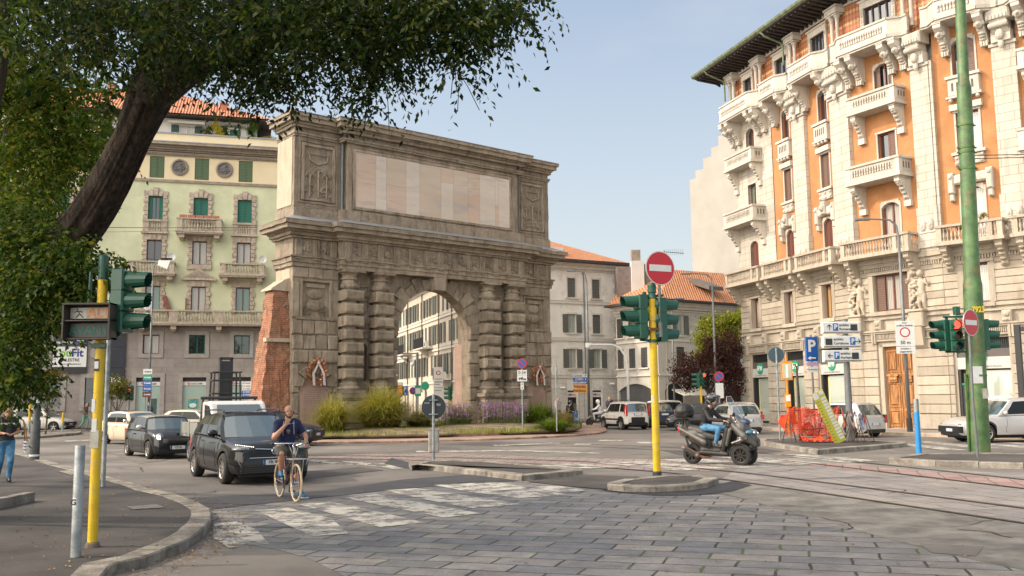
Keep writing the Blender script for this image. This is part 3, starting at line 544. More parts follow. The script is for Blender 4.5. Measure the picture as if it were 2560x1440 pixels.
# entablature: broken forward over the columns
def steps(m, lv, zo=0):
 for z0, z1, o in lv:
  m.box(-o, GX+o, -o, 2.0+o*.6, z0, z1); m.box(2.66-o, 15.44+o, -.5-o, 1.5, z0-.004, z1+.004)
m = MB(); steps(m, [(8.6, 8.82, .10), (8.83, 9.08, .16), (9.09, 9.17, .24), (9.18, 10.1, .06), (10.11, 10.22, .22), (10.23, 10.40, .34), (10.41, 10.5, .42), (10.51, 10.72, .74), (10.73, 10.95, .86)])
rough(m.build('entablature', TRAV, gate), .4, .035, 2.0, .015)
m = MB()  # triglyphs, guttae and carved metopes
def frieze(x0, x1, y, n):
 st = (x1-x0)/n
 for i in range(n+1):
  x = x0+i*st
  for q in (-.19, -.06, .07): m.box(x+q, x+q+.11, y-.16, y-.04, 9.2, 10.08)
  for q in range(6): m.box(x-.2+q*.068, x-.2+q*.068+.045, y-.24, y-.14, 8.98, 9.06)
  if i < n:
   for q in range(9): a = q*.7; m.ball((x+st/2+.2*math.cos(a)*(q % 3)/2, y-.07, 9.64+.28*math.sin(a)*(q % 3)/2), (rr.uniform(.05, .12), .09, rr.uniform(.05, .14)), 8, 5)
frieze(.25, 2.3, 0, 2); frieze(15.8, 17.85, 0, 2); frieze(2.95, 15.15, -.5, 12)
rough(m.build('carved_frieze', TRAV, gate), .3, .012)
# attic mouldings
m = MB(); steps(m, [(11.25, 11.75, .06), (11.76, 11.84, .02), (15.62, 15.72, .05), (15.73, 15.82, .1), (16.1, 16.25, .14), (16.26, 16.36, .22), (16.37, 16.6, .42), (16.61, 16.78, .52)])
def frame(m, x0, x1, z0, z1, y, w_=.14, d=.08):
 m.box(x0-w_, x0, y-d, y+.05, z0-w_, z1+w_); m.box(x1, x1+w_, y-d, y+.05, z0-w_, z1+w_); m.box(x0, x1, y-d, y+.05, z1, z1+w_); m.box(x0, x1, y-d, y+.05, z0-w_, z0)
for x0, x1, z0, z1, y in ((3.45, 14.45, 12.1, 15.2, -.38), (.55, 2.25, 12.35, 15.15, .02), (15.85, 17.5, 12.35, 15.15, .02)): frame(m, x0, x1, z0, z1, y); frame(m, x0-.22, x1+.22, z0-.22, z1+.22, y, .07, .04)
for sx in (.55, 15.95): frame(m, sx, sx+1.6, 5.95, 7.85, 0, .12, .07)
rough(m.build('attic_moulding', TRAV, gate), .4, .03, 2.0, .012)
# metal flashing
m = MB(); m.add([(-.88, -.88, 10.96), (2.6, -.88, 10.96), (2.9, .0, 11.32), (0, 0, 11.32), (-.88, 2.5, 10.96), (0, 2, 11.32)], [(0, 1, 2, 3), (0, 3, 5, 4)])
m.add([(1.8, -1.38, 10.97), (16.3, -1.38, 10.97), (15.4, -.44, 11.33), (2.7, -.44, 11.33)], [(0, 1, 2, 3)]); m.add([(15.5, -.88, 10.96), (GX+.88, -.88, 10.96), (GX, 0, 11.32), (15.2, 0, 11.32)], [(0, 1, 2, 3)])
m.box(-.54, GX+.54, -.54, 2.4, 16.79, 16.83); m.box(2.1, 16.0, -1.04, 1.6, 16.795, 16.835); m.build('roof_flashing', METAL, gate)
# pink and white marble tablet
xs = [3.45, 4.75, 5.45, 6.75, 7.7, 9.2, 10.1, 11.2, 12.1, 13.3, 13.55, 14.45]
m = MB()
for i in range(len(xs)-1):
 cuts = {0: (13.5,), 2: (13.6,), 7: (14.2,), 5: (14.3,), 9: (13.4,)}.get(i, ()); zz = [12.1, *cuts, 15.2]
 for j in range(len(zz)-1): m.box(xs[i]+.006, xs[i+1]-.006, -.42-rr.uniform(0, .01), -.36, zz[j]+.005, zz[j+1]-.005, [0, 1, 0, 1, 2, 1, 2, 0, 1, 0, 1, 1][(i+j*2) % 12])
m.build('inscription_tablet', [MP, MW, MY], gate)
# reliefs: palm tree and wings above, cartouche with waves below
for sx in (1.4, 16.68):
 m = MB()
 for q in range(3):
  cx = sx-.5+q*.5; zt = 13.85-.25*(q != 1); m.tube([(cx, .0, 12.4), (cx, -.03, zt)], .05, 8)
  for a in range(9):
   t = PI*(.05+a*.1125); m.tube([(cx, 0, zt-.1), (cx+.2*math.cos(t), -.05, zt+.12*math.sin(t)+.05), (cx+.30*math.cos(t), -.03, zt+.05*math.sin(t)-.14)], [.03, .035, .015], 6)
 m.tube([(sx-.6, .02, 14.9), (sx-.5, -.02, 14.4), (sx, -.03, 14.2), (sx+.5, -.02, 14.4), (sx+.6, .02, 14.9)], .05, 8); m.box(sx-.5, sx+.5, -.03, .04, 14.72, 14.84)
 for a in range(26): m.ball((sx+rr.uniform(-.75, .75), .0, 12.5+rr.uniform(0, .6)), (.07, .06, .06), 8, 5)
 rough(m.build('palm_relief', TRAV, gate), .25, .01)
for sx in (1.35, 16.75):
 m = MB(); m.ball((sx, .1, 7.2), (.48, .12, .28), 16, 8); m.ball((sx, .08, 6.6), (.5, .15, .3), 16, 8); m.box(sx-.55, sx+.55, .02, .12, 7.55, 7.75)
 for q in range(5):
  for s_ in (-1, 1): m.tube([(sx+s_*(.2+t*.07), .08, 6.15+q*.1+.04*math.sin(t*1.8+q)) for t in range(8)], .03, 6)
 rough(m.build('cartouche_relief', TRAV, gate), .25, .01)
# memorial tablets in the side bays
LET = mat('carved_letter', (.24, .17, .14), .9, .1)
for sx in (.52, 15.95):
 m = MB(); m.box(sx, sx+1.6, -.03, .03, .1, 2.3); archhead(m, sx, sx+1.6, 2.3, 2.3, .0001, -.03, .03, 2) if False else None
 m.prism([(sx+.8+.7*math.cos(PI*i/12), 2.3+.7*math.sin(PI*i/12)) for i in range(13)], .0, .05, 'y')
 p = m.build('memorial_tablet', mat('rosy_stone', (.36, .245, .2), .8, .12, 2, .2, 20), gate); m = MB()
 for r_ in range(17):
  x = sx+.2
  while x < sx+1.38:
   l = rr.uniform(.05, .22)
   if r_ > 1 or .4 < x-sx < 1.1: m.box(x, min(x+l, sx+1.4), -.036, -.03, 2.1-r_*.105, 2.135-r_*.105)
   x += l+.05
 for a in (.08, 1.5): m.disc((sx+a, 2.15), .04, -.06, -.03, 10)
 m.build('inscription', LET, p)
# iron downpipes
PIPE = mat('lead_pipe', (.16, .19, .21), .5, .15, 3, metal=.4)
for x, s_ in ((2.78, 1), (15.32, -1)):
 m = MB(); m.tube([(x, -.62, 16.3), (x, -.3, 15.9), (x, -.14, 15.6), (x, -.14, 11.9), (x-.1*s_, -.3, 11.6), (x-.12*s_, -.45, 11.1)], .06, 10)
 for z in (13.0, 15.0): m.lathe([(.085, 0), (.085, .05)], 10, (x, -.14, z))
 m.build('downpipe', PIPE, gate)
# brick buttress on the left flank
def taper(b0, b1, z0, z1, zr): # rectangle interpolation
 t = lambda z: (z-z0)/(z1-z0); return [tuple(b0[i]+(b1[i]-b0[i])*t(z) for i in range(4)) for z in zr]
m = MB(); zr = [0, .6, 1.2, 1.8, 2.4, 3.0, 3.6, 4.2, 4.62, 4.63, 5.2, 5.8, 6.4, 7.3]; b0 = (-1.7, -.05, .05, 1.6); b1 = (-.98, -.05, .35, 1.4)
for i in range(len(zr)-1):
 a, = taper(b0, b1, 0, 7.3, [zr[i]]); b, = taper(b0, b1, 0, 7.3, [zr[i+1]])
 if zr[i] >= 4.63: a = (a[0]+.12, *a[1:]); b = (b[0]+.12, *b[1:])
 m.add([(a[0], a[2], zr[i]), (a[1], a[2], zr[i]), (a[1], a[3], zr[i]), (a[0], a[3], zr[i]), (b[0], b[2], zr[i+1]), (b[1], b[2], zr[i+1]), (b[1], b[3], zr[i+1]), (b[0], b[3], zr[i+1])], [(0, 1, 5, 4), (1, 2, 6, 5), (2, 3, 7, 6), (3, 0, 4, 7)])
bt = rough(m.build('brick_buttress', BRICK, gate), .11, .085, 2.6, .05)
m = MB(); m.box(-1.35, .05, .12, .5, 4.62, 4.82); m.prism([(-1.06, 7.3), (.0, 7.3), (.0, 8.0), (-.3, 7.9), (-1.02, 7.4)], .3, 1.5, 'y'); rough(m.build('stone_coping', TRAVL, bt), .3, .02)
m = MB(); m.box(12.0, 12.5, 1.15, 2.1, 0, 4.9); m.box(12.04, 12.46, 1.1, 1.16, .5, 4.2); rough(m.build('inner_pilaster', mat('rosy_stone', (.36, .25, .2)), gate), .4, .02)
# wreaths hung on the gate
def wreath(x, z, lab, r_=.52, s_=0):
 lx = Matrix.Rotation(R(40), 4, 'Z'); p = lx @ Vector((x, -.22, z)); o = T('wreath', lab, 'wreath', (p.x-11.433, p.y+48.628, z+.25), R(40), 'laurel wreaths on the gate')
 m = MB(); q = random.Random(int(x*10))
 for i in range(520):
  a = q.uniform(0, 6.283); rad = r_+q.gauss(0, .09); b = q.uniform(-.09, .09); cx, cz = rad*math.cos(a)*.92, rad*math.sin(a); t = q.uniform(0, 6.3); l = q.uniform(.05, .09); y = -.1+b-.03
  m.add([(cx+l*math.cos(t), y, cz+l*math.sin(t)), (cx-.4*l*math.sin(t), y-.04, cz+.4*l*math.cos(t)), (cx-l*math.cos(t), y+q.uniform(-.05, .05), cz-l*math.sin(t)), (cx+.4*l*math.sin(t), y+.02, cz-.4*l*math.cos(t))], [(0, 1, 2, 3)])
 m.build('laurel', mat('dry_laurel', (.33, .13, .07), .6, .3, 9, island=.6, c2=(.42, .2, .1)), o)['kind'] = 'stuff'
 m = MB()
 for dx, mm in ((-.3, 0), (.3, 0)): m.add([(0, -.2, .45), (.1, -.2, .45), (dx+.1, -.24, -.1), (dx+.16*(1 if dx > 0 else 1), -.22, -.72), (dx+.02, -.22, -.7), (dx-.04, -.25, -.1)], [(0, 1, 2, 5), (5, 2, 3, 4)], 0)
 m.add([(.1, -.19, .45), (.13, -.19, .45), (.46, -.22, .0), (.42, -.22, -.05)], [(0, 1, 2, 3)], 1); m.ball((.05, -.22, .45), (.1, .05, .07), 8, 6)
 m.build('ribbon', [mat('white_ribbon', (.6, .56, .54), .7, .05), mat('red_ribbon', (.5, .06, .05), .7, .05)], o)
wreath(1.3, 3.1, 'large dry brown laurel wreath with white ribbon on the left side of the gate')
wreath(16.75, 3.1, 'dry laurel wreath with pink and white ribbon on the right side of the gate', .42)
# ---------------- the ornate orange and white apartment palace on the right ----------------
CREAM = stonemat('cream_stone', (.42, .365, .29), (.475, .42, .345), (.30, .245, .18), (.51, .46, .39), 1.0, .12, .45)
WHITE = stonemat('white_stone', (.49, .45, .39), (.54, .505, .45), (.34, .295, .24), (.56, .53, .485), .8, .08, .3)
def jointed(base, name, bw, bh):
 m = base.copy(); m.name = name; N, L = nodes(m); b = N['Principled BSDF']; v, t = wallmap(N, L); k = N.new('ShaderNodeTexBrick'); L.new(v, k.inputs['Vector'])
 k.inputs['Scale'].default_value = 1; k.inputs['Brick Width'].default_value = bw; k.inputs['Row Height'].default_value = bh; k.inputs['Mortar Size'].default_value = .012
 k.inputs['Color1'].default_value = (1, 1, 1, 1); k.inputs['Color2'].default_value = (.93, .92, .9, 1); k.inputs['Mortar'].default_value = (.5, .45, .4, 1)
 s = b.inputs['Base Color'].links[0].from_socket; x = N.new('ShaderNodeMixRGB'); x.blend_type = 'MULTIPLY'; x.inputs[0].default_value = 1; L.new(s, x.inputs[1]); L.new(k.outputs[0], x.inputs[2]); L.new(x.outputs[0], b.inputs['Base Color']); return m
WHITEJ = jointed(WHITE, 'white_ashlar', 1.4, .42)
ORANGE = mat('orange_stucco', (.40, .182, .07), .85, .11, .9, .15, 40, c2=(.44, .21, .088), detail=9)
def diamonds():
 m = bpy.data.materials.new('terracotta_lozenges'); m.use_nodes = True; N, L = nodes(m); b = N['Principled BSDF']; b.inputs['Roughness'].default_value = .6; v, t = wallmap(N, L)
 mp = N.new('ShaderNodeMapping'); mp.inputs['Rotation'].default_value = (0, 0, PI/4); mp.inputs['Scale'].default_value = (1.0, .72, 1); L.new(v, mp.inputs[0])
 mp2 = N.new('ShaderNodeVectorMath'); c = N.new('ShaderNodeTexChecker'); c.inputs['Scale'].default_value = 6.5; L.new(mp.outputs[0], c.inputs[0]); c.inputs[1].default_value = (.30, .08, .035, 1); c.inputs[2].default_value = (.46, .30, .11, 1)
 c2 = N.new('ShaderNodeTexChecker'); c2.inputs['Scale'].default_value = 3.25; L.new(mp.outputs[0], c2.inputs[0]); x = N.new('ShaderNodeMixRGB'); x.inputs[2].default_value = (.33, .09, .05, 1)
 ml = N.new('ShaderNodeMath'); ml.operation = 'MULTIPLY'; ml.inputs[1].default_value = .7; L.new(c2.outputs['Fac'], ml.inputs[0]); L.new(ml.outputs[0], x.inputs[0]); L.new(c.outputs[0], x.inputs[1]); L.new(x.outputs[0], b.inputs['Base Color']); return m
DIA = diamonds()
WOODR = mat('red_brown_frame', (.17, .055, .035), .45, .15, 8); WOODD = mat('dark_frame', (.05, .04, .04), .5, .1)
SHUT = louvre('brown_shutter', (.22, .135, .105)); SHUTR = louvre('maroon_shutter', (.20, .075, .055))
GL = glassmat('window_glass', (.02, .028, .035)); GLC = glassmat('curtain_glass', (0, 0, 0), curtain=(.50, .47, .42)); GLG = glassmat('green_glass', (.10, .19, .16)); GLY = glassmat('gold_curtain', (0, 0, 0), curtain=(.55, .36, .13))
DARK = mat('dark_metal', (.03, .03, .032), .5, .1)
WCACHE = {}
def winproto(w, h, glass, shut, fm, pitch=0, half=0):
 """casement with frame, panes and optional closed shutters; origin at its bottom centre"""
 key = (round(w, 2), round(h, 2), glass.name, shut.name if shut else '', fm.name, half)
 if key in WCACHE: return WCACHE[key]
 fr = MB(); t = .06
 fr.box(-w/2, -w/2+t, -.04, .06, 0, h); fr.box(w/2-t, w/2, -.04, .06, 0, h); fr.box(-w/2+t, w/2-t, -.04, .06, 0, t); fr.box(-w/2+t, w/2-t, -.04, .06, h-t, h)
 n = 1 if w < 1.3 else 3
 for i in range(1, n+1): x = -w/2+w*i/(n+1); fr.box(x-t*.6, x+t*.6, -.05, .05, t, h-t)
 me = fr.mesh('window', fm); g = MB(); g.add([(-w/2, .02, 0), (w/2, .02, 0), (w/2, .02, h), (-w/2, .02, h)], [(0, 1, 2, 3)]); gm = g.mesh('pane', glass); sm = None
 if shut:
  s = MB(); xs = [(-w/2+.02, -.01), (.01, w/2-.02)]
  if half: xs = [(-w/2+.02, -w/2+w*.27), (w/2-w*.27, w/2-.02)] if half == 1 else [(w/2-w*.45, w/2-.02)]
  for a, b in xs: s.box(a, b, -.10, -.065, .03, h-.03); s.box(a, a+.05, -.115, -.06, .03, h-.03); s.box(b-.05, b, -.115, -.06, .03, h-.03)
  sm = s.mesh('shutter', shut)
 WCACHE[key] = (me, gm, sm); return WCACHE[key]
def window(par, F, x, z, w, h, glass, shut=None, fm=WOODR, y=.2, half=0, label=None):
 me, gm, sm = winproto(w, h, glass, shut, fm, 0, half); rz = F[1]; c, s = math.cos(rz), math.sin(rz)
 o = linkmesh('window', me, par, (F[0][0]+x*c-y*s, F[0][1]+x*s+y*c, z), rz); linkmesh('pane', gm, o)
 if sm: linkmesh('shutter', sm, o)
 return o
A0, A1, B1, C1 = Vector((14.85, 60.5)), Vector((18.25, 48.9)), Vector((20.7, 44.7)), Vector((26.2, 38.9))
pal = T('palace', 'ornate orange and white apartment palace with carved balconies and bank fronts on the right', 'building', (A0.x, A0.y, 0))
def fr_(a, b): d = b-a; return ((a.x-A0.x, a.y-A0.y, 0), math.atan2(d.y, d.x), d.length)
FA, FB, FC = fr_(A0, A1), fr_(A1, B1), fr_(B1, C1)
def B(m, name, mats, F, par=pal, **k): return m.build(name, mats, par, F[0], F[1], **k)
rr = random.Random(5)
SEG = [ # frame, shop holes, mezz, window columns (x0,x1,white?), pilasters, orange
 (FA, [(.95, 2.8), (4.85, 6.6), (8.2, 10.3)], [(1.3, 2.15), (5.05, 5.9), (8.8, 9.65)], [(1.4, 2.35, 1), (5.53, 6.28, 0), (9.22, 10.02, 0)], [(6.8, 8.05), (10.5, 12.09)], [(4.35, 6.8), (8.05, 10.5)], [(0, 4.35)]),
 (FB, [(1.0, 3.0)], [(.85, 2.9)], [(1.6, 2.66, 2)], [(3.85, 4.86)], [(0, 3.85)], []),
 (FC, [(.35, 2.7), (4.4, 6.7)], [(.95, 2.02), (5.0, 6.1)], [(1.05, 2.1, 0), (5.1, 6.1, 2)], [(0, .12), (2.9, 3.95), (7.0, 7.99)], [(.12, 2.9), (3.95, 7.0)], [])]
R2, R3, R5, RT = (8.95, 11.55), (13.3, 15.22), (17.0, 18.85), (20.5, 22.15)
for si, (F, shops, mez, cols, pils, orng, wht) in enumerate(SEG):
 L_ = F[2]; allw = [(a, b, z0, z1) for a, b, k in cols for z0, z1 in (R2, R3, R5)]
 # lower walls with real courses of banded stone
 m = MB(); low = [(a, b, .15, 4.4) for a, b in shops]+[(a, b, 6.05, 7.92) for a, b in mez]; wall(m, 0, L_, 0, 8.75, low, 0, .38)
 zc = [.9, 1.35, 1.8, 2.25, 2.7, 3.15, 3.6, 4.05, 4.5]
 def courses(zs, out, holes, x0=0, x1=L_, c=.03):
  for i in range(len(zs)-1):
   cuts = sorted([(a-.12, b+.12) for a, b, z0, z1 in holes if z0 < zs[i+1]-.05 and z1 > zs[i]+.05]); x = x0
   for a, b in cuts+[(x1, x1)]:
    if a-x > .15: m.cbox(x+.0, a, -out-rr.uniform(0, .01), .02, zs[i]+.012, zs[i+1]-.012, c*.7, 0, .004)
    x = max(x, b)
 courses(zc, .10, low); courses([.15, .88], .16, low); courses([6.05+.36*i for i in range(7)], .06, low)
 for z0, z1, o in ((4.52, 4.60, .14), (4.9, 5.0, .18), (5.0, 5.08, .24), (5.62, 5.72, .12), (5.86, 6.02, .10), (8.3, 8.5, .1), (8.5, 8.75, .2)): m.box(-.1, L_-.002, -o, .02, z0, z1)
 B(m, 'ground_storeys', CREAM, F)
 m = MB(); x = .05
 while x < L_-.1: m.box(x, x+.045, -.13, 0, 4.62, 4.88); x += .085
 for i in range(int(L_/.13)):
  if rr.random() < .97: m.box(i*.13, i*.13+.07, -.13, 0, 8.1, 8.28)
 for a, b in shops:
  if b-a < 2.2 or si != 1:
   for x in (a-.1, b-.15): m.cbox(x, x+.42, -.3, 0, 5.08, 5.6, .06); m.ball((x+.21, -.3, 5.42), (.16, .1, .14), 8, 6); m.ball((x+.21, -.27, 5.2), (.11, .08, .1), 8, 6)
   for x in (a-.35, a-.2, b+.06, b+.2): m.box(x, x+.1, -.2, 0, 4.4, 4.98)
 for a, b in mez: m.box(a-.25, b+.25, -.16, .02, 5.84, 6.04); m.box(a-.3, a-.02, -.09, .02, 6.05, 7.9); m.box(b+.02, b+.3, -.09, .02, 6.05, 7.9); m.box(a-.3, b+.3, -.12, .02, 7.93, 8.08)
 B(m, 'carved_band', CREAM, F)
 for a, b in mez: window(pal, F, (a+b)/2, 6.08, b-a-.04, 1.8, GLC if si != 0 or a < 8 else GLY, SHUT if si == 1 else None, WOODR, .24, 1 if si == 1 else 0)
 # orange stucco and white ashlar of the upper floors
 for (lst, mm, yy, nm) in ((orng, ORANGE, .0, 'stucco_wall'), (wht, WHITEJ, -.04, 'ashlar_wall')):
  for a, b in lst:
   m = MB(); wall(m, a, b, 8.75, 20.0, allw, yy, .32); B(m, nm, mm, F)
 for a, b in pils:
  m = MB(); m.box(a, b, -.22, .02, 8.75, 18.1); m.box(a-.06, b+.06, -.3, .02, 8.9, 10.9) if b-a > .5 else None; B(m, 'pilaster', WHITEJ, F)
  if b-a < .5: continue
  m = MB()
  for cx in (a+(b-a)*.28, a+(b-a)*.72): m.ball((cx, -.32, 10.0), (.17, .1, .3), 8, 6); m.ball((cx, -.38, 10.0), (.08, .08, .14), 8, 6); m.box(cx-.2, cx+.2, -.34, -.28, 9.6, 9.68)
  c = (a+b)/2; h = (b-a)/2
  m.box(a-.08, b+.08, -.3, .02, 17.9, 18.05); m.box(a+.1, b-.1, -.42, .02, 18.05, 18.6); m.cbox(a-.02, b+.02, -.75, .02, 19.0, 19.6, .08); m.prism([(-.3, 18.2), (-.62, 18.75), (-.7, 19.0), (.02, 19.0), (.02, 18.2)], a+.15, b-.15, 'x')
  m.lathe([(.14, -h*.8), (.14, h*.8)], 10, (c, -.62, 18.78), 'x'); m.ball((c, -.52, 18.35), (.2, .16, .26), 8, 6); m.ball((c, -.42, 17.95), (.14, .12, .24), 8, 6)
  for q in range(6): m.box(a+.05+q*(b-a-.1)/6, a+.05+q*(b-a-.1)/6+.09, -.8, -.7, 19.05, 19.25)
  B(m, 'capital', WHITE, F, bevel=.015)
 # windows of the upper floors
 for a, b, k in cols:
  c = (a+b)/2; w_ = b-a
  for ri, (z0, z1) in enumerate((R2, R3, R5)):
   if k == 1: g, s, hf = [(GL, SHUTR, 0), (GLG, None, 0), (GL, None, 0)][ri]
   elif si == 0: g, s, hf = [(GL, SHUTR, 0), (GL, SHUT, 0), (GL, None, 0)][ri]
   else: g, s, hf = [(GLC, None, 0), (GL if si == 1 else GLC, SHUT if si == 1 else None, 2), (GL, SHUT, 1 if si == 1 else 2)][ri]
   o = window(pal, F, c, z0, w_, z1-z0, g, s, WOODR, .2, hf)
  m = MB()
  for z0, z1 in (R2, R3, R5): m.box(a-.09, a, -.05, .1, z0, z1); m.box(b, b+.09, -.05, .1, z0, z1)
  archhead(m, a, b, R2[1]-.25, R2[1]+.1, .25, -.06, .3); archhead(m, a, b, R5[1]-.25, R5[1]+.1, .25, -.06, .3)
  m.box(a-.12, b+.12, -.08, .02, R3[1], R3[1]+.1)
  if k == 0:
   m.box(a-.22, b+.22, -.22, .02, 15.32, 15.62); m.box(a-.3, b+.3, -.34, .02, 15.9, 16.0); m.cbox(a-.2, b+.2, -.28, .02, 16.02, 16.85, .03); m.box(a-.28, b+.28, -.36, .02, 16.86, 17.0)
   for q in range(4): m.ball((a-.1+q*(w_+.2)/3, -.26, 15.8), (.1, .12, .1), 8, 5)
   m.box(a-.25, b+.25, -.2, .02, 13.14, 13.28); m.cbox(a-.14, b+.14, -.12, .02, 12.62, 13.13, .03)
   for q in range(6): m.ball((a-.05+(q % 3)*(w_+.1)/2, -.13, 12.75+.25*(q//3)), (.1, .06, .08), 8, 5)
   # mask and side consoles over the first floor window
   m.cbox(a-.3, b+.3, -.25, .02, 11.72, 12.2, .08); m.cbox(c-.2, c+.2, -.4, .02, 11.75, 12.5, .06); m.ball((c, -.42, 12.12), (.16, .14, .2), 10, 8); m.ball((c, -.54, 12.08), (.05, .06, .08), 6, 5)
   for x in (a-.5, b+.2): m.cbox(x, x+.3, -.32, .02, 11.3, 12.3, .06); m.cbox(x+.04, x+.26, -.24, .02, 10.95, 11.3, .05); m.ball((x+.15, -.34, 12.1), (.1, .06, .1), 8, 5)
  B(m, 'window_surround', WHITE, F, bevel=.01)
  if k == 0:
   m = MB()
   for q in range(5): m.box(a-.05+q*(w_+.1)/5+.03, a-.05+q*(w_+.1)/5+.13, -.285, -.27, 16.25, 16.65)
   B(m, 'parapet_painted_piercing', mat('deep_shadow_stone', (.12, .10, .08), .9, .1), F)  # dark boxes on the solid parapet paint the shade of its openings
# corbels, small balconies, balustrades
def scroll(m, x, w_, z0, z1, out, lobes=0):
 """S-shaped console bracket growing outwards to the top"""
 h = z1-z0; pts = [(.02, z1), (-out, z1), (-out, z1-.22*h), (-out*.85, z1-.32*h), (-out*.62, z1-.42*h), (-out*.55, z1-.6*h), (-out*.35, z1-.75*h), (-out*.28, z0+.08*h), (-.1, z0), (.02, z0)]
 m.prism(pts, x-w_/2, x+w_/2, 'x'); m.box(x-w_/2-.03, x+w_/2+.03, -out-.03, .02, z1-.08*h, z1)
 for q in range(lobes): t = q/max(1, lobes-1); m.ball((x, -out*(.75-.5*t), z1-(.36+.5*t)*h), (w_*.52, .11, .085), 8, 6)
def lion(m, x, y, z, s=1.0):
 m.ball((x, y, z), (.17*s, .17*s, .2*s), 10, 8); m.ball((x, y-.15*s, z-.04*s), (.08*s, .1*s, .08*s), 8, 6)
 for q in range(9): a = PI*(q/8.0); m.ball((x+.17*s*math.cos(a), y+.02, z+.19*s*math.sin(a)-.02), (.07*s, .09*s, .07*s), 6, 5)
def balcony(F, x0, x1, z, out, h=.9, style=0, L=''):
 m = MB(); m.box(x0-.08, x1+.08, -out-.08, .02, z, z+.14); m.box(x0-.03, x1+.03, -out-.03, .02, z+.14, z+.2)
 zr = z+h; p = .24
 for a, b, c_, d in ((x0, x0+p, -out, -out+p), (x1-p, x1, -out, -out+p)): m.box(a, b, c_, d, z+.2, zr)
 m.box(x0-.05, x1+.05, -out-.05, -out+.2, zr, zr+.12); m.box(x0-.049, x0+.2, -out+.2, .02, zr+.002, zr+.118); m.box(x1-.2, x1+.049, -out+.2, .02, zr+.002, zr+.118)
 if style == 0:
  n = max(3, int((x1-x0-2*p)/.17))
  for i in range(n): baluster(m, x0+p+(x1-x0-2*p)*(i+.5)/n, -out+.09, z+.2, h-.2, .06, 6)
  n = max(2, int((out-p)/.18))
  for i in range(n):
   for xx in (x0+.09, x1-.09): baluster(m, xx, -out+p+(out-p)*(i+.5)/n, z+.2, h-.2, .06, 6)
  if x1-x0 > 2.4: m.box(x0+(x1-x0)*.78, x0+(x1-x0)*.78+.22, -out-.01, -out+.18, z+.2, zr)
 else:
  m.box(x0+.03, x1-.03, -out+.02, -out+.16, z+.2, zr); m.box(x0+.03, x0+.16, -out+.16, .02, z+.2, zr); m.box(x1-.16, x1-.03, -out+.16, .02, z+.2, zr)
  for i in range(int((x1-x0-.6)/.16)): m.ball((x0+.35+i*.16, -out+.02, z+.2+(h-.2)*.62), (.05, .03, .09), 6, 5); m.ball((x0+.35+i*.16, -out+.02, z+.2+(h-.2)*.36), (.05, .03, .06), 6, 5)
 o = B(m, 'balcony', WHITE if z > 12 else CREAM, F)
 if style == 1:
  m = MB()
  for i in range(int((x1-x0-.7)/.16)): m.box(x0+.40+i*.16, x0+.46+i*.16, -out+.012, -out+.1, z+.42, zr-.14)
  for i in range(3): m.box(x1-.028, x1-.02, -out+.35+i*.2, -out+.43+i*.2, z+.42, zr-.16)
  m.build('painted_piercing', MATS['deep_shadow_stone'], o)  # shaded openings painted as dark boxes on a closed balcony front
 m = MB(); xs = [x0+.25, x1-.25] if x1-x0 < 4.6 else [x0+.25, (x0+x1)/2, x1-.25]
 for x in xs:
  scroll(m, x, .3, z-1.15, z, out*.92, 4)
  if style: lion(m, x, -out*.7, z-.32, .8); m.box(x-.2, x+.2, -.2, .02, z-1.45, z-1.15)
 m.build('bracket', WHITE if z > 12 else CREAM, o); return o
for F, x0, x1 in ((FA, -.25, 3.75), (FA, 4.15, 7.25), (FA, 7.65, 11.1), (FB, -.35, 3.75), (FC, .15, 3.1), (FC, 3.5, 7.4)): balcony(F, x0, x1, 8.76, 1.0, .85)
for F, x0, x1, o_ in ((FA, -.1, 3.2, .95), (FB, .45, 3.35, 1.0), (FC, 4.2, 7.0, 1.0)): balcony(F, x0, x1, 16.35, o_*.85, .85, 1); balcony(F, x0-.15, x1+.15, 12.6, o_, .9, 1 if o_ == .95 else 1)
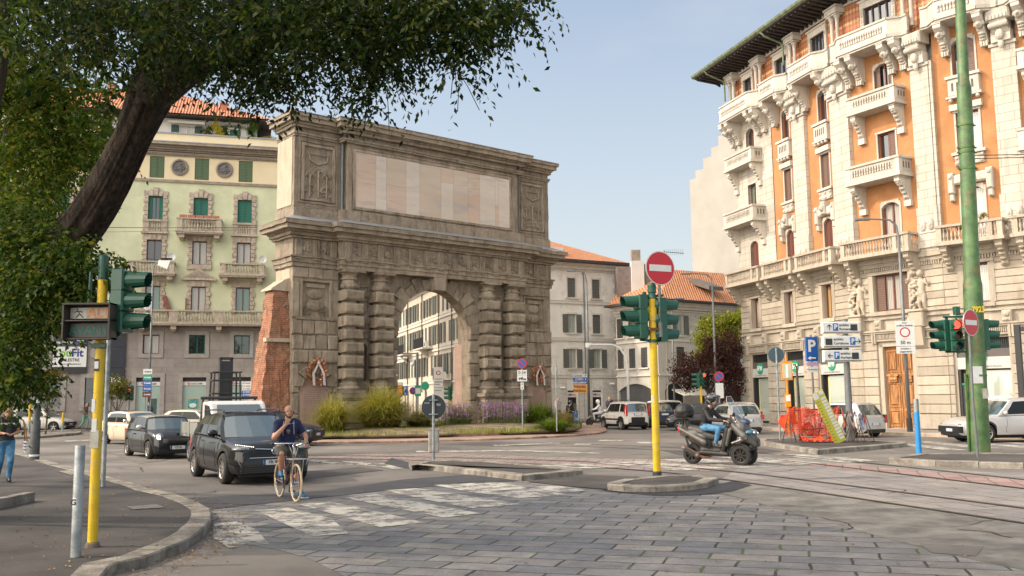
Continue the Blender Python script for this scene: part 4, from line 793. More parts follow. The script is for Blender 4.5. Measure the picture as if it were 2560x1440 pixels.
# top storey: canted parapets on lion corbels, lozenge tiles, paired colonnettes
TOPB = [(FA, -.3, 4.2, [1.43, 2.4]), (FA, 4.5, 7.2, [5.15, 6.45]), (FA, 7.7, 11.0, [8.88, 10.22]), (FB, -.2, 3.9, [1.2, 2.95]), (FC, .3, 3.2, [.95, 2.2]), (FC, 3.8, 7.3, [4.9, 6.3])]
for F, x0, x1, ww in TOPB:
 m = MB(); out = 1.2; zb, zt = 19.62, 20.55; P_ = [(x0, -.75), (x0+.5, -out), (x1-.5, -out), (x1, -.75)]
 def strip(pts, za, zb_, th, off=0):
  for (ax, ay), (bx, by) in zip(pts[:-1], pts[1:]):
   d = Vector((bx-ax, by-ay)).normalized(); n = Vector((d.y, -d.x)); a1, b1_ = Vector((ax, ay))+n*off, Vector((bx, by))+n*off; a2, b2 = a1-n*th, b1_-n*th
   m.add([(*a1, za), (*b1_, za), (*b2, za), (*a2, za), (*a1, zb_), (*b1_, zb_), (*b2, zb_), (*a2, zb_)], [(0, 1, 2, 3), (4, 5, 6, 7), (0, 1, 5, 4), (2, 3, 7, 6), (1, 2, 6, 5), (3, 0, 4, 7)])
 full = [(x0-.35, -.75)]+P_+[(x1+.35, -.75)]
 strip(full, zb, zt, .15); strip(full, zt, zt+.1, .24, .06); strip(full, zb, zb+.18, .2, .06)
 m.prism([(x0-.35, .02), (x0-.35, -.74)]+[(a, b+.01) for a, b in P_]+[(x1+.35, -.74), (x1+.35, .02)], zb-.1, zb+.05)
 for i in range(int((x1-x0-1.3)/.15)): m.ball((x0+.68+i*.15, -out-.01, 20.22), (.045, .03, .08), 6, 5); m.ball((x0+.68+i*.15, -out-.01, 19.98), (.045, .03, .05), 6, 5)
 o = B(m, 'parapet', WHITE, F)
 m = MB()
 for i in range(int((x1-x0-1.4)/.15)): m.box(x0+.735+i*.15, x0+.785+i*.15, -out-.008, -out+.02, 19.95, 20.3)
 m.build('painted_piercing', MATS['deep_shadow_stone'], o)  # again dark boxes in place of real holes, shade put into the colour
 m = MB()
 for x in ((x0+.55, x1-.55) if x1-x0 < 4 else (x0+.35, x0+1.05, x1-1.05, x1-.35)):
  scroll(m, x, .36, 18.25, 19.55, out*.95, 0); lion(m, x, -.78, 19.0, 1.1)
  for q in range(3): m.ball((x, -.5+.1*q, 18.62-q*.12), (.17, .12, .08), 8, 5); m.box(x-.16+q*.12, x-.07+q*.12, -.34, -.1, 18.05, 18.28)
  m.box(x-.2, x+.2, -.3, .02, 18.2, 18.34)
 m.build('lion_corbel', WHITE, o)
for F, x0, x1, ww in TOPB:
 L_ = F[2]
 o = window(pal, F, sum(ww)/2, 20.3, ww[1]-ww[0], 1.85, GL, None, WOODD, .1); a, b = ww
 m = MB(); m.box(a-.2, a, -.12, .15, 20.0, 22.3); m.box(b, b+.2, -.12, .15, 20, 22.3); m.box(a-.2, b+.2, -.13, .15, 22.15, 22.5); m.box(a-.3, b+.3, -.18, .1, 22.5, 22.62)
 for q in range(10):
  for x in (a-.1, b+.1): m.ball((x, -.13, 20.7+q*.15), (.05, .04, .055), 6, 5)
 B(m, 'window_surround', WHITE, F)
for F, L_, ho in ((FA, FA[2], [(1.43, 2.4), (5.15, 6.45), (8.88, 10.22)]), (FB, FB[2], [(1.2, 2.95)]), (FC, FC[2], [(.95, 2.2), (4.9, 6.3)])):
 m = MB(); wall(m, 0, L_, 19.6, 22.75, [(a, b, 20.3, 22.15) for a, b in ho], 0, .2); B(m, 'tiled_wall', DIA, F)
 m = MB(); m.box(0, L_-.01, -.12, .02, 22.76, 23.05); B(m, 'top_band', WHITE, F)
for F, xs in ((FA, (.35, 3.6, 7.4, 11.5)), (FB, (4.0,)), (FC, (3.4, 7.5))):
 for x in xs:
  m = MB()
  for dx in (-.24, .24): m.lathe([(.13, 20.1), (.13, 20.25), (.10, 20.3), (.10, 22.05), (.13, 22.1), (.1, 22.14), (.2, 22.38)], 10, (x+dx, -.32, 0)); m.box(x+dx-.22, x+dx+.22, -.54, -.1, 22.38, 22.46)
  m.box(x-.5, x+.5, -.58, .0, 22.48, 22.78); m.box(x-.56, x+.56, -.64, .0, 22.78, 22.9)
  for q in range(8): m.ball((x-.44+q*.125, -.59, 22.62), (.05, .03, .08), 6, 5)
  B(m, 'paired_colonnette', WHITE, F)
# statues of putti flanking the wide window over the door
def putto(x, y, z, s, mir):
 q = lambda a, b, c: (x+a*s*mir, y-b*s, z+c*s)
 return [('c', q(.0, .12, 1.02), q(0, .16, .62), .16*s, .15*s), ('c', q(0, .16, .6), q(.02, .14, .5), .16*s, .15*s), ('e', q(.0, .2, 1.38), (.14*s, .15*s, .16*s)), ('c', q(0, .16, 1.1), q(0, .18, 1.3), .07*s, .06*s),
  ('c', q(-.08, .16, .5), q(-.1, .22, .22), .11*s, .08*s), ('c', q(-.1, .22, .22), q(-.08, .16, -.05), .075*s, .055*s), ('c', q(.09, .16, .5), q(.12, .2, .22), .11*s, .08*s), ('c', q(.12, .2, .22), q(.16, .14, -.05), .075*s, .055*s),
  ('c', q(-.16, .14, 1.05), q(-.3, .24, .86), .065*s, .055*s), ('c', q(-.3, .24, .86), q(-.08, .34, .88), .05*s, .04*s), ('c', q(.16, .14, 1.05), q(.32, .2, .9), .065*s, .055*s), ('c', q(.32, .2, .9), q(.3, .3, 1.12), .05*s, .04*s)]
for x, mir in ((-.2, 1), (3.45, 1)):
 pr = putto(x+.22, .1, 6.0, 1.25, mir)+putto(x-.28, .05, 6.5, .9, -1)
 for i in range(26): pr.append(('e', (x-.15+rr.uniform(-.25, .2), -.12-rr.uniform(0, .12), 5.95+i*.08), (rr.uniform(.07, .13), .1, rr.uniform(.06, .1))))
 me = blob(pr, .03, 1); me.materials.append(CREAM); linkmesh('putto_group', me, pal, FB[0], FB[1])
 m = MB(); m.cbox(x-.4, x+.4, -.42, .02, 5.1, 5.86, .05); m.box(x-.46, x+.46, -.48, .02, 5.86, 5.96); m.prism([(-.3, 4.2), (-.4, 5.1), (.02, 5.1), (.02, 3.9)], x-.3, x+.3, 'x'); B(m, 'statue_base', CREAM, FB)
# ground floor: bank fronts and the carved door
SGN = mat('sign_grey', (.50, .49, .47), .5, .03); GRN = mat('sign_green', (.02, .30, .17), .4, .03); INK = mat('ink', (.03, .03, .03), .5, 0); WHT = mat('sign_white', (.78, .78, .76), .45, .03)
SHOPG = glassmat('shop_blind', (.42, .47, .40)); YEL = mat('pale_yellow', (.62, .55, .25), .5, .05)
for F, x0, x1, txt in ((FA, .95, 2.8, 1), (FA, 4.85, 6.6, 1), (FA, 8.2, 10.3, 1), (FC, .35, 2.7, 2), (FC, 4.4, 6.7, 1)):
 m = MB(); c = (x0+x1)/2; w_ = x1-x0
 m.box(x0, x1, .28, .34, 0.15, 4.4, 0); m.box(x0, x0+.12, .05, .3, .15, 3.0, 0)
 n = int(w_/.09)
 for i in range(n): m.box(x0+i*w_/n, x0+i*w_/n+.03, .1, .13, 3.92, 4.4, 0)
 m.box(x0, x1, .06, .3, 3.52, 3.9, 1); m.box(x0, x1, .02, .3, 2.98, 3.52, 2)
 o = B(m, 'shop_front', [DARK, mat('dark_fascia', (.10, .09, .085), .5, .05), SGN], F)
 m = MB(); m.box(x0+.35, x0+.5, .22, .27, .3, 2.9, 1); m.box(x0+.5, x1-.04, .2, .27, .3, 2.9, 0); m.build('pane', [SHOPG, YEL], o)
 m = MB(); cx = c if txt == 1 else x0+1.0; m.disc((cx, 3.52), .34, -.03, .05, 28, 0); addtext(m, 'BPM', .44, cx, -.036, 3.52, 1, .008, .7); addtext(m, 'BANCA POPOLARE DI MILANO', .10, cx if txt == 1 else c+.1, .012, 3.08, 2); m.build('bank_sign', [GRN, WHT, INK], o)
 if txt == 2: m = MB(); m.box(x0+.5, x1-.1, .17, .19, 1.55, 1.72, 0); m.box(x0+.1, x0+.5, .1, .2, .3, 2.3, 1); m.box(x0+.1, x0+.5, .09, .2, 2.25, 2.33, 2); m.build('cash_machine', [WHT, DARK, GRN], o)
m = MB(); WOOD = mat('carved_walnut', (.30, .13, .045), .5, .35, 2.5, .3, 18, c2=(.42, .20, .07), stretch=(4, 4, .5)); x0, x1 = 1.0, 3.0
for a, b in ((x0+.14, 1.98), (2.02, x1-.14)):
 m.box(a, b, .22, .3, .15, 4.25)
 for z0, z1 in ((.3, 1.0), (1.25, 2.35), (3.0, 4.0)): frame(m, a+.14, b-.14, z0, z1, .22, .05, .04); m.cbox(a+.2, b-.2, .16, .24, z0+.06, z1-.06, .05)
 for i in range(5): m.box(a+.2+i*.1, a+.23+i*.1, .15, .2, 3.05, 3.95)
 m.box(a+.08, b-.08, .08, .24, 2.75, 2.85); m.box(a+.18, b-.18, .1, .24, 2.45, 2.75); m.ball(((a+b)/2, .12, 2.6), (.25, .08, .1), 10, 6)
o = B(m, 'entrance_door', WOOD, FB); m = MB(); m.box(x0, x0+.14, .0, .3, .15, 4.38); m.box(x1-.14, x1, 0, .3, .15, 4.38); m.box(x0, x1, 0, .3, 4.25, 4.4); m.build('door_frame', CREAM, o)
m = MB(); m.tube([(2.05, .1, 2.7), (2.05, .02, 2.6), (2.05, .06, 2.4)], .02, 6); m.ball((1.95, .12, 1.7), .03, 8, 6); m.build('handle', DARK, o)
# eaves, gutter, downpipes, body and roof
DK = mat('dark_eaves', (.055, .045, .04), .8, .3, 4); VER = mat('verdigris', (.11, .14, .08), .7, .25, 3, c2=(.17, .20, .12))
for F, e0, e1 in ((FA, -1.9, 0), (FB, 0, 0), (FC, 0, 1.5)):
 L_ = F[2]; ex = {0: 0}; m = MB(); dz = .003*(F is FB)
 m.box(e0, L_+e1+(.6 if F is not FC else 0), -1.85, 1.0, 23.2+dz, 23.32+dz)
 x = e0+.1
 while x < L_+e1: m.prism([(-1.75, 23.2), (-1.75, 23.1), (-.3, 22.95), (.0, 22.8), (.0, 23.2)], x, x+.14, 'x'); x += .42
 for y in (-1.4, -.9): m.box(e0, L_+e1, y, y+.06, 23.12, 23.2)
 B(m, 'eaves', DK, F)
 m = MB(); m.prism([(-2.02, 23.34), (-2.06, 23.46), (-1.8, 23.5), (-1.8, 23.3), (-1.9, 23.24)], e0-.1, L_+e1+(.75 if F is not FC else 0), 'x'); B(m, 'gutter', VER, F)
 m = MB(); m.prism([(-1.85, 23.33), (5.5, 26.3), (5.5, 23.33)], e0, L_+e1, 'x'); B(m, 'roof', mat('roof_tile_dark', (.30, .13, .08), .9, .3, 6), F)
for F, x in ((FA, .05), (FA, 7.0)):
 m = MB(); m.tube([(x-.4, -1.95, 23.3), (x-.3, -1.7, 23.0), (x-.05, -.75, 22.55), (x, -.68, 22.3), (x, -.68, 21.2)], .06, 8); B(m, 'downpipe', VER, F)
m = MB(); pts = [A0, A1, B1, C1]; inn = [Vector((.35, .1)), Vector((.35, .12)), Vector((.3, .2)), Vector((.2, .3))]
poly = [(p.x-A0.x+q.x*1.1, p.y-A0.y+q.y*1.1) for p, q in zip(pts, inn)]+[(C1.x-A0.x+9, C1.y-A0.y+9), (C1.x-A0.x+4, C1.y-A0.y+24), (13.5, 4.5), (.35, .0)]
m.prism(poly, .02, 23.19, 'z'); m.build('body', WHITEJ, pal)
m = MB(); m.box(-.04, 0.0, -.05, 12, 0, 23.1); B(m, 'end_wall', WHITEJ, FA)
# a few plants on the balconies
# ---------------- left green and yellow apartment house ----------------
GREENW = mat('green_stucco', (.55, .575, .385), .9, .06, .6, .1, 30, c2=(.60, .62, .425), dirt=((.48, .51, .34), .5))
YELW = mat('yellow_stucco', (.74, .63, .42), .9, .05, .6, .1, 30); STONE = mat('warm_travertine', (.40, .33, .26), .9, .16, 5, .5, 40, c2=(.47, .40, .33), detail=9, island=.1)
GREYW = brickmat('grey_ashlar', (.29, .255, .235), (.33, .295, .27), (.20, .18, .165), 1.6, .62, .008, .4, .85, False, 0, .16, 1.6)
CORN = mat('grey_brown_cornice', (.30, .25, .20), .9, .2, 3, .4, 20); GSH = louvre('green_shutter', (.03, .20, .145)); OSH = louvre('olive_shutter', (.12, .19, .10)); DSH = louvre('dark_green_shutter', (.035, .09, .08))
TILE = None
def tilemat(name, c1, c2, ax='x'):
 m = bpy.data.materials.new(name); m.use_nodes = True; N, L = nodes(m); b = N['Principled BSDF']; b.inputs['Roughness'].default_value = .85
 t = N.new('ShaderNodeTexCoord'); w1 = N.new('ShaderNodeTexWave'); w1.bands_direction = ax.upper(); w1.inputs['Scale'].default_value = 1.5; w1.inputs['Distortion'].default_value = .4; w1.inputs['Detail Scale'].default_value = 3; L.new(t.outputs['Object'], w1.inputs[0])
 w2 = N.new('ShaderNodeTexWave'); w2.bands_direction = 'Y' if ax == 'x' else 'X'; w2.wave_profile = 'SAW'; w2.inputs['Scale'].default_value = .9; L.new(t.outputs['Object'], w2.inputs[0])
 n = N.new('ShaderNodeTexNoise'); n.inputs['Scale'].default_value = 4; n.inputs['Detail'].default_value = 6; L.new(t.outputs['Object'], n.inputs[0]); r = N.new('ShaderNodeValToRGB'); r.color_ramp.elements[0].position = .35; r.color_ramp.elements[1].position = .65
 r.color_ramp.elements[0].color = (*c1, 1); r.color_ramp.elements[1].color = (*c2, 1); L.new(n.outputs[0], r.inputs[0]); a = N.new('ShaderNodeMath'); a.operation = 'MULTIPLY_ADD'; L.new(w2.outputs[0], a.inputs[0]); a.inputs[1].default_value = .5; L.new(w1.outputs[0], a.inputs[2])
 mr = N.new('ShaderNodeMapRange'); mr.inputs[2].default_value = 1.2; mr.inputs[3].default_value = .55; mr.inputs[4].default_value = 1.1; L.new(a.outputs[0], mr.inputs[0]); x = N.new('ShaderNodeMixRGB'); x.blend_type = 'MULTIPLY'; x.inputs[0].default_value = 1; L.new(r.outputs[0], x.inputs[1]); L.new(mr.outputs[0], x.inputs[2]); L.new(x.outputs[0], b.inputs['Base Color'])
 bp = N.new('ShaderNodeBump'); bp.inputs['Distance'].default_value = .08; L.new(a.outputs[0], bp.inputs['Height']); L.new(bp.outputs[0], b.inputs['Normal']); return m
TILE = tilemat('roof_tiles', (.46, .15, .075), (.58, .24, .13)); TILE2 = tilemat('orange_roof_tiles', (.55, .22, .10), (.66, .32, .17))
LB = T('apartment_house', 'green and yellow apartment house with stone balconies, green shutters and a grey stone bank front', 'building', (-27.27, 66.39, 0), R(16)); F0 = ((0, 0, 0), 0.0, 10)
def lb(m, n, mt, **k): return m.build(n, mt, LB, **k)
XL, XR = -16.5, 10.15; cols = [1.62+3.1*i for i in range(-5, 3)]
nearc = lambda c: c > 1
holes = []; wins = []
for i, c in enumerate(cols):
 if i == 4: continue_ = True
 if c < 0 and c > -3: continue
 wins.append(c)
rowY = (18.05, 19.66)
m = MB(); wall(m, XL, XR, 17.95, 20.0, [(c-.5, c+.5, *rowY) for c in wins], 0, .2); m.box(XL, XR, -.0, 1.0, 20.6, 21.4); lb(m, 'yellow_storey', YELW)
R4, R3_, R2_, MZ = (14.95, 16.68), (11.75, 13.48), (8.2, 10.15), (5.28, 6.64)
m = MB(); wall(m, XL, XR, 7.5, 17.75, [(c-.5, c+.5, *r) for c in wins for r in (R4, R3_, R2_)], 0, .22); lb(m, 'green_wall', GREENW)
shops = [(.72, 2.32), (3.82, 5.42), (6.9, 8.5), (-2.6, -1.2), (-5.5, -4.1), (-8.6, -7.2), (-11.7, -10.3), (-14.8, -13.4)]
m = MB(); wall(m, XL, XR, .14, 7.2, [(c-.55, c+.55, *MZ) for c in cols]+[(a, b, .14 if a > 0 else 1.6, 3.6) for a, b in shops], 0, .35); lb(m, 'stone_ground_floor', GREYW)
m = MB()
for z0, z1, o in ((17.75, 17.95, .1), (20.05, 20.16, .1), (20.16, 20.3, .28), (20.3, 20.42, .4), (20.42, 20.6, .75)): m.box(XL, XR, -o, .02, z0, z1)
m.box(XL, XR, -.12, .02, 19.72, 19.96)
x = XL
while x < XR: m.box(x, x+.09, -.2, -.1, 19.78, 19.92); x += .17
lb(m, 'cornice', CORN)
m = MB(); m.box(XL, XR, -.78, .0, 20.6, 20.66); m.box(1.6, XR, -.08, .3, 21.4, 21.5); m.box(XL, 1.6, -.08, .3, 21.4, 21.46); lb(m, 'flashing', METAL)
rr = random.Random(8)
PAL = mat('plum_frame', (.11, .065, .06), .5, .1); WFR = mat('white_frame', (.62, .60, .56), .5, .05)
def quoins(m, c, z0, z1, w_=.5, top=0):
 for s_ in (-1, 1):
  z = z0; i = 0
  while z < z1-.1:
   o = .34 if i % 2 == 0 else .26; h = min(.31, z1-z); xs = sorted((c+s_*w_, c+s_*(w_+o))); m.cbox(xs[0], xs[1], -.12, .02, z+.01, z+h-.01, .02); z += .31; i += 1
 m.box(c-w_-.32, c+w_+.32, -.10, .02, z1, z1+.38)
 for k in (-1, 0, 1): m.prism([(c+k*.3-.1, z1), (c+k*.3+.1, z1), (c+k*.36+.15, z1+.4), (c+k*.36-.15, z1+.4)], -.15, .02, 'y')
 if top: m.prism([(c-.12, z1+.02), (c+.12, z1+.02), (c+.2, z1+.62), (c-.2, z1+.62)], -.2, .02, 'y'); m.box(c-.4, c+.4, -.1, .02, z1+.38, z1+.5)
for i, c in enumerate(wins):
 near = c > 1; j = i-len(wins)+3  # 0,1,2 the three seen columns
 window(LB, F0, c, rowY[0], 1.0, 1.6, GL, OSH, OSH, .14)
 window(LB, F0, c, R4[0], 1.0, 1.72, GL, GSH, GSH, .16, 1 if j == 0 else 0)
 window(LB, F0, c, R3_[0], 1.0, 1.72, GL if j == 0 else GLC, None, PAL, .16); window(LB, F0, c, R2_[0], 1.0, 1.94, GLC if j == 1 else GLG, None, PAL, .16)
 m = MB(); quoins(m, c, R4[0], R4[1], .5, 1); quoins(m, c, R3_[0], R3_[1]); quoins(m, c, R2_[0], R2_[1])
 bal4 = j % 2 == 1; m.box(c-.85, c+.85, -.2, .02, R4[0]-.14, R4[0])
 if not bal4:
  m.box(c-.92, c+.92, -.28, .02, 13.93, 14.06); m.box(c-.82, c-.42, -.14, .02, 14.06, 14.81); m.box(c+.42, c+.82, -.14, .02, 14.06, 14.81)
  for q in range(5): baluster(m, c-.34+q*.17, -.05, 14.06, .75, .065, 6)
 if bal4: m.prism([(c-1.2, 10.68), (c+1.2, 10.68), (c, 11.5)], -.24, .02, 'y'); m.box(c-1.2, c+1.2, -.3, .02, 10.6, 10.74); m.box(c-.85, c+.85, -.14, .02, 11.4, 11.75)
 o = lb(m, 'window_surround', STONE)
 if bal4: m = MB(); m.prism([(c-.8, 10.8), (c+.8, 10.8), (c, 11.3)], -.26, -.23, 'y'); m.build('tympanum', CORN, o)
def bal(x0, x1, z, out, h, mt=STONE, brk=True, piers=()):
 m = MB(); m.box(x0-.1, x1+.1, -out-.1, .02, z, z+.14); m.box(x0-.04, x1+.04, -out-.04, .0, z-.1, z); p = .34
 P_ = [(x0, x0+p), (x1-p, x1)]+[(q-.3, q+.3) for q in piers]
 for a, b in P_: m.box(a, b, -out, -out+.26, z+.14, z+h-.1)
 m.box(x0-.05, x1+.05, -out-.05, -out+.3, z+h-.1, z+h); m.box(x0-.05, x0+.25, -out+.3, .02, z+h-.098, z+h-.002); m.box(x1-.25, x1+.05, -out+.3, .02, z+h-.098, z+h-.002)
 x = x0+p+.1
 while x < x1-p-.05:
  if not any(a-.06 < x < b+.06 for a, b in P_): baluster(m, x, -out+.13, z+.14, h-.24, .075, 7)
  x += .195
 o = lb(m, 'balcony', mt); m = MB()
 if brk:
  for x in ((x0+.12, x1-.5) if not piers else [q-.18 for q in piers]): m.box(x, x+.38, -out+.1, .02, z-.38, z-.1); m.box(x+.05, x+.33, -out*.6, .02, z-.5, z-.38)
  m.build('bracket', mt, o)
 return o
for i, c in enumerate(wins):
 j = i-len(wins)+3
 if j % 2: bal(c-1.55, c+1.5, 13.98, .95, 1.05)
 else: bal(c-1.6, c+1.45, 10.9, .95, .92)
bal(XL+.1, XR-.1, 7.35, 1.0, 1.0, piers=(-14, -11, -8, -5, -2, 1.1-.1, 3.12, 6.2, 9.3))
for c in cols:
 m = MB(); frame(m, c-.55, c+.55, MZ[0], MZ[1], 0, .28, .07); lb(m, 'window_surround', mat('grey_trim', (.36, .33, .30), .9, .12, 4)); me = window(LB, F0, c, MZ[0], 1.08, 1.35, GLC if c < 3 else GL, None, WOODR if c < 3 else GSH, .25)
m = MB(); m.box(4.3, 4.5, -.5, -.3, 8.48, 9.6)
# medallions
for cx in (3.17, 6.3, -3.5):
 m = MB(); m.lathe([(.62, .02), (.62, -.08), (.50, -.14), (.45, -.04)], 28, (cx, 0, 18.9), 'y', cap=False); o = lb(m, 'medallion', CORN)
 m = MB(); m.disc((cx, 18.9), .46, -.03, .0, 24)
 for q in range(14): a = q*2.4; m.ball((cx+.3*math.cos(a)*(q/14), -.05, 18.9+.32*math.sin(a)*(q/14)), (.1, .07, .08), 8, 5)
 m.build('relief', mat('lead_relief', (.16, .155, .15), .7, .3, 8), o)
# penthouse with tiled hipped roof
m = MB(); wall(m, XL, 8.6, 21.3, 23.0, [(-5.0, -3.7, 21.5, 22.6), (-1.9, -.7, 21.4, 22.45), (2.9, 4.1, 21.4, 22.45), (6.6, 7.4, 21.5, 22.4)], 1.4, .12); m.add([(8.6, 1.4, 21.3), (8.6, 8, 21.3), (8.6, 8, 23), (8.6, 1.4, 23)], [(0, 1, 2, 3)]); m.box(XL, XR, .3, 12, 21.25, 21.38); lb(m, 'penthouse', mat('white_plaster', (.62, .60, .57), .9, .06, 1))
for x, w_ in ((-4.35, 1.2), (-1.3, 1.1), (3.5, 1.1)): window(LB, ((0, 1.4, 0), 0.0, 1), x, 21.42, w_, 1.05, GLC, None, WFR, .06); m = MB(); m.box(x-w_/2-.55, x-w_/2-.06, 1.33, 1.38, 21.42, 22.47); m.box(x+w_/2+.06, x+w_/2+.55, 1.33, 1.38, 21.42, 22.47); lb(m, 'shutter', DSH)
window(LB, ((0, 1.4, 0), 0.0, 1), 7.0, 21.52, .78, .86, GL, GSH, GSH, .1)
m = MB(); m.prism([(XL, 22.95), (9.6, 22.95), (9.6, 23.1), (XL, 23.1)], .5, 12, 'y'); lb(m, 'eaves', DK)
m = MB(); m.add([(XL, .35, 23.1), (9.7, .35, 23.1), (9.7, 12, 23.1), (3.0, 6, 26.2), (XL, 6, 26.2), (XL, 12, 23.1)], [(0, 1, 3, 4), (1, 2, 3), (2, 5, 4, 3)]); lb(m, 'roof', TILE)
m = MB(); m.box(5.9, 6.35, 2.2, 2.6, 23.7, 24.6); m.box(5.8, 6.45, 2.1, 2.7, 24.6, 24.7); m.box(-2.5, -1.9, 4.0, 4.6, 24.5, 26.2); m.box(-10, -9, 4, 5, 24, 26.0); lb(m, 'chimney', mat('chimney_brick', (.50, .19, .11), .9, .2, 6))
m = MB(); m.box(8.8, 9.6, 3.0, 6, 21.3, 23.6); lb(m, 'stair_tower', DK)
for a, b in ((-6.0, -2.2), (-1.2, .8), (2.2, 4.8)): m = MB(); m.prism([(1.38, 22.85), (.95, 22.72), (.9, 22.5), (1.0, 22.6), (1.38, 22.75)], a, b, 'x'); lb(m, 'awning', mat('awning_cloth', (.52, .49, .42), .9, .08, 3))
# bank front
UT = mat('signal_red', (.62, .03, .02), .4, .02); FRST = mat('mint_frosted_glass', (.34, .46, .40), .35, .04, 1, coat=.6)
for k, (a, b) in enumerate(shops):
 m = MB(); z0 = .14 if a > 0 else 1.6; frame(m, a, b, z0+(.001 if a > 0 else 0), 3.6, 0, .3, .08); lb(m, 'shop_surround', MATS['grey_trim'])
 m = MB(); m.box(a, b, .2, .25, z0, 3.6, 0)
 if a > 0:
  m.box(a, b, .14, .2, 3.02, 3.3, 1); m.box(a+.08, b-.08, .15, .2, .2, 2.98, 2); m.box(a, a+.08, .12, .2, .14, 3.0, 3); m.box(b-.08, b, .12, .2, .14, 3.0, 3)
 o = lb(m, 'shop_window', [DARK if a > 0 else GL, WHT, FRST, mat('alu', (.45, .46, .46), .4, .05, metal=.6)])
 if a > 0:
  m = MB(); m.disc((a+.42, 3.16), .1, .12, .14, 16, 0); m.X = Matrix.Translation((a+.42, .115, 3.16)) @ Matrix.Rotation(R(-40), 4, 'Y'); m.box(-.1, .1, 0, .004, -.02, .02, 1); m.X = None
  addtext(m, 'UniCredit', .2, a+.95, .132, 3.15, 2, .004, .95); m.build('bank_sign', [UT, WHT, INK], o)
 if k == 1: m = MB(); m.box(a+.35, a+1.1, .12, .15, 1.05, 2.1, 0); m.box(a+.4, a+1.05, .112, .12, 1.1, 2.05, 1); m.ball((a+.72, .11, 1.6), (.25, .01, .16), 10, 6, 2); m.build('poster', [mat('gold_frame', (.5, .38, .18), .5), mat('teal_poster', (.07, .32, .32), .5, .6, 4), WHT], o)
 if k == 0: m = MB(); m.box(a+.95, b-.12, .13, .15, .15, 2.2, 0); m.box(a+1.02, b-.2, .125, .13, .15, 2.12, 1); m.build('glass_door', [mat('alu', 0), mat('deep_green', (.07, .12, .10), .2, .3)], o)
m = MB(); poly = [(XL+.3, .3), (XR-.01, .3), (XR-.01, 12), (XL+.3, 12)]; m.prism(poly, .05, 21.26, 'z'); m.box(XR-.015, XR, 0, 12, .1, 20.6); lb(m, 'body', YELW)
# loose things up on that house
def lbp(x, y, z): return (LB.matrix_world if False else Matrix.Translation((-27.27, 66.39, 0)) @ Matrix.Rotation(R(16), 4, 'Z')) @ Vector((x, y, z))
for x, lab in ((9.15, 'white satellite dish on the right balcony of the green house'), (2.85, 'white satellite dish on the left balcony behind the lamp post')):
 p = lbp(x, -.85, 11.82); o = T('satellite_dish', lab, 'dish', p, R(30), 'satellite dishes on the green house'); m = MB(); m.lathe([(.02, .06), (.15, .04), (.28, -.03), (.29, -.03), (.15, .07), (.02, .09)], 20, (0, 0, .35), 'y'); m.build('reflector', WHT, o); m = MB(); m.tube([(0, .1, 0), (0, .1, .35)], .02, 6); m.tube([(0, .05, .1), (0, -.3, .3)], .012, 6); m.build('mount', DARK, o)
p = lbp(4.72, -.55, 15.05)
o = T('planter_row', 'row of terracotta window boxes on the balustrade of the middle balcony', 'planters', (p.x, p.y, 15.03), R(16)); m = MB()
for i in range(5): m.box(-1.4+i*.56, -1.4+i*.56+.5, -.45, -.22, 0, .2)
m.build('boxes', mat('terracotta', (.42, .16, .10), .8, .2, 6), o)
p = lbp(2.85, -.25, 7.5); o = T('wooden_board', 'weathered wooden boards leaning on the wall of the long balcony', 'board', p, R(16)); m = MB(); m.X = Matrix.Rotation(R(-18), 4, 'Y'); m.box(0, .35, 0, .05, 0, 1.9); m.X = None; m.box(1.0, 1.1, 0, .04, 0, 1.8); m.build('plank', mat('old_plank', (.22, .10, .08), .9, .3, 4), o)
# advertising boards on the grey wall
bb = T('billboard', 'fitness studio banner on the grey stone wall behind the tree', 'billboard', lbp(-3.7, -.12, 0), R(16)); m = MB(); m.box(-1.0, 1.15, -.05, .1, 3.9, 6.9, 0); m.box(-1.0, 1.15, -.06, -.05, 5.75, 6.9, 1); m.box(-1.0, 1.15, -.06, -.05, 4.35, 5.75, 2); m.build('panel', [DARK, mat('slate_print', (.07, .075, .085), .5), WHT], bb)
m = MB(); LIME = mat('lime_print', (.20, .48, .05), .5, .0); NAVY = mat('navy_print', (.03, .05, .22), .5, 0); addtext(m, 'You', .75, -.42, -.065, 5.3, 0, .025, 1); addtext(m, 'Fit', .75, .55, -.065, 5.3, 1, .025, 1); addtext(m, 'PALESTRE', .28, .1, -.065, 4.82, 3, .008, 1); addtext(m, 'www.youfitpalestre.it', .15, .15, -.065, 4.55, 3, .004, 1); addtext(m, 'via Bergamo, 4', .26, -.1, -.065, 6.05, 2, .008, .9); addtext(m, '29', .4, -.2, -.065, 6.6, 4, .02, 1); m.ball((.72, -.06, 6.2), (.36, .01, .3), 16, 8, 1); m.box(.5, .95, -.08, -.07, 6.15, 6.3, 2); m.box(.65, .8, -.081, -.07, 6.0, 6.45, 0); m.build('lettering', [LIME, NAVY, WHT, INK, mat('lemon_print', (.55, .5, .06), .5)], bb)
bb = T('billboard', 'dark blank three row notice board on the grey stone wall', 'billboard', lbp(-.9, -.12, 0), R(16)); m = MB()
for z in (2.9, 4.3, 5.7): m.box(-.7, .85, -.06, .1, z, z+1.34, 0)
m.box(.0, .6, -.07, -.06, 3.3, 3.62, 1); m.build('panel', [mat('navy_board', (.02, .025, .04), .4), WHT], bb)
m = MB()
for i in range(6): m.box(.06+i*.085, .12+i*.085, -.076, -.07, 3.41, 3.5)
m.build('lettering', INK, bb)
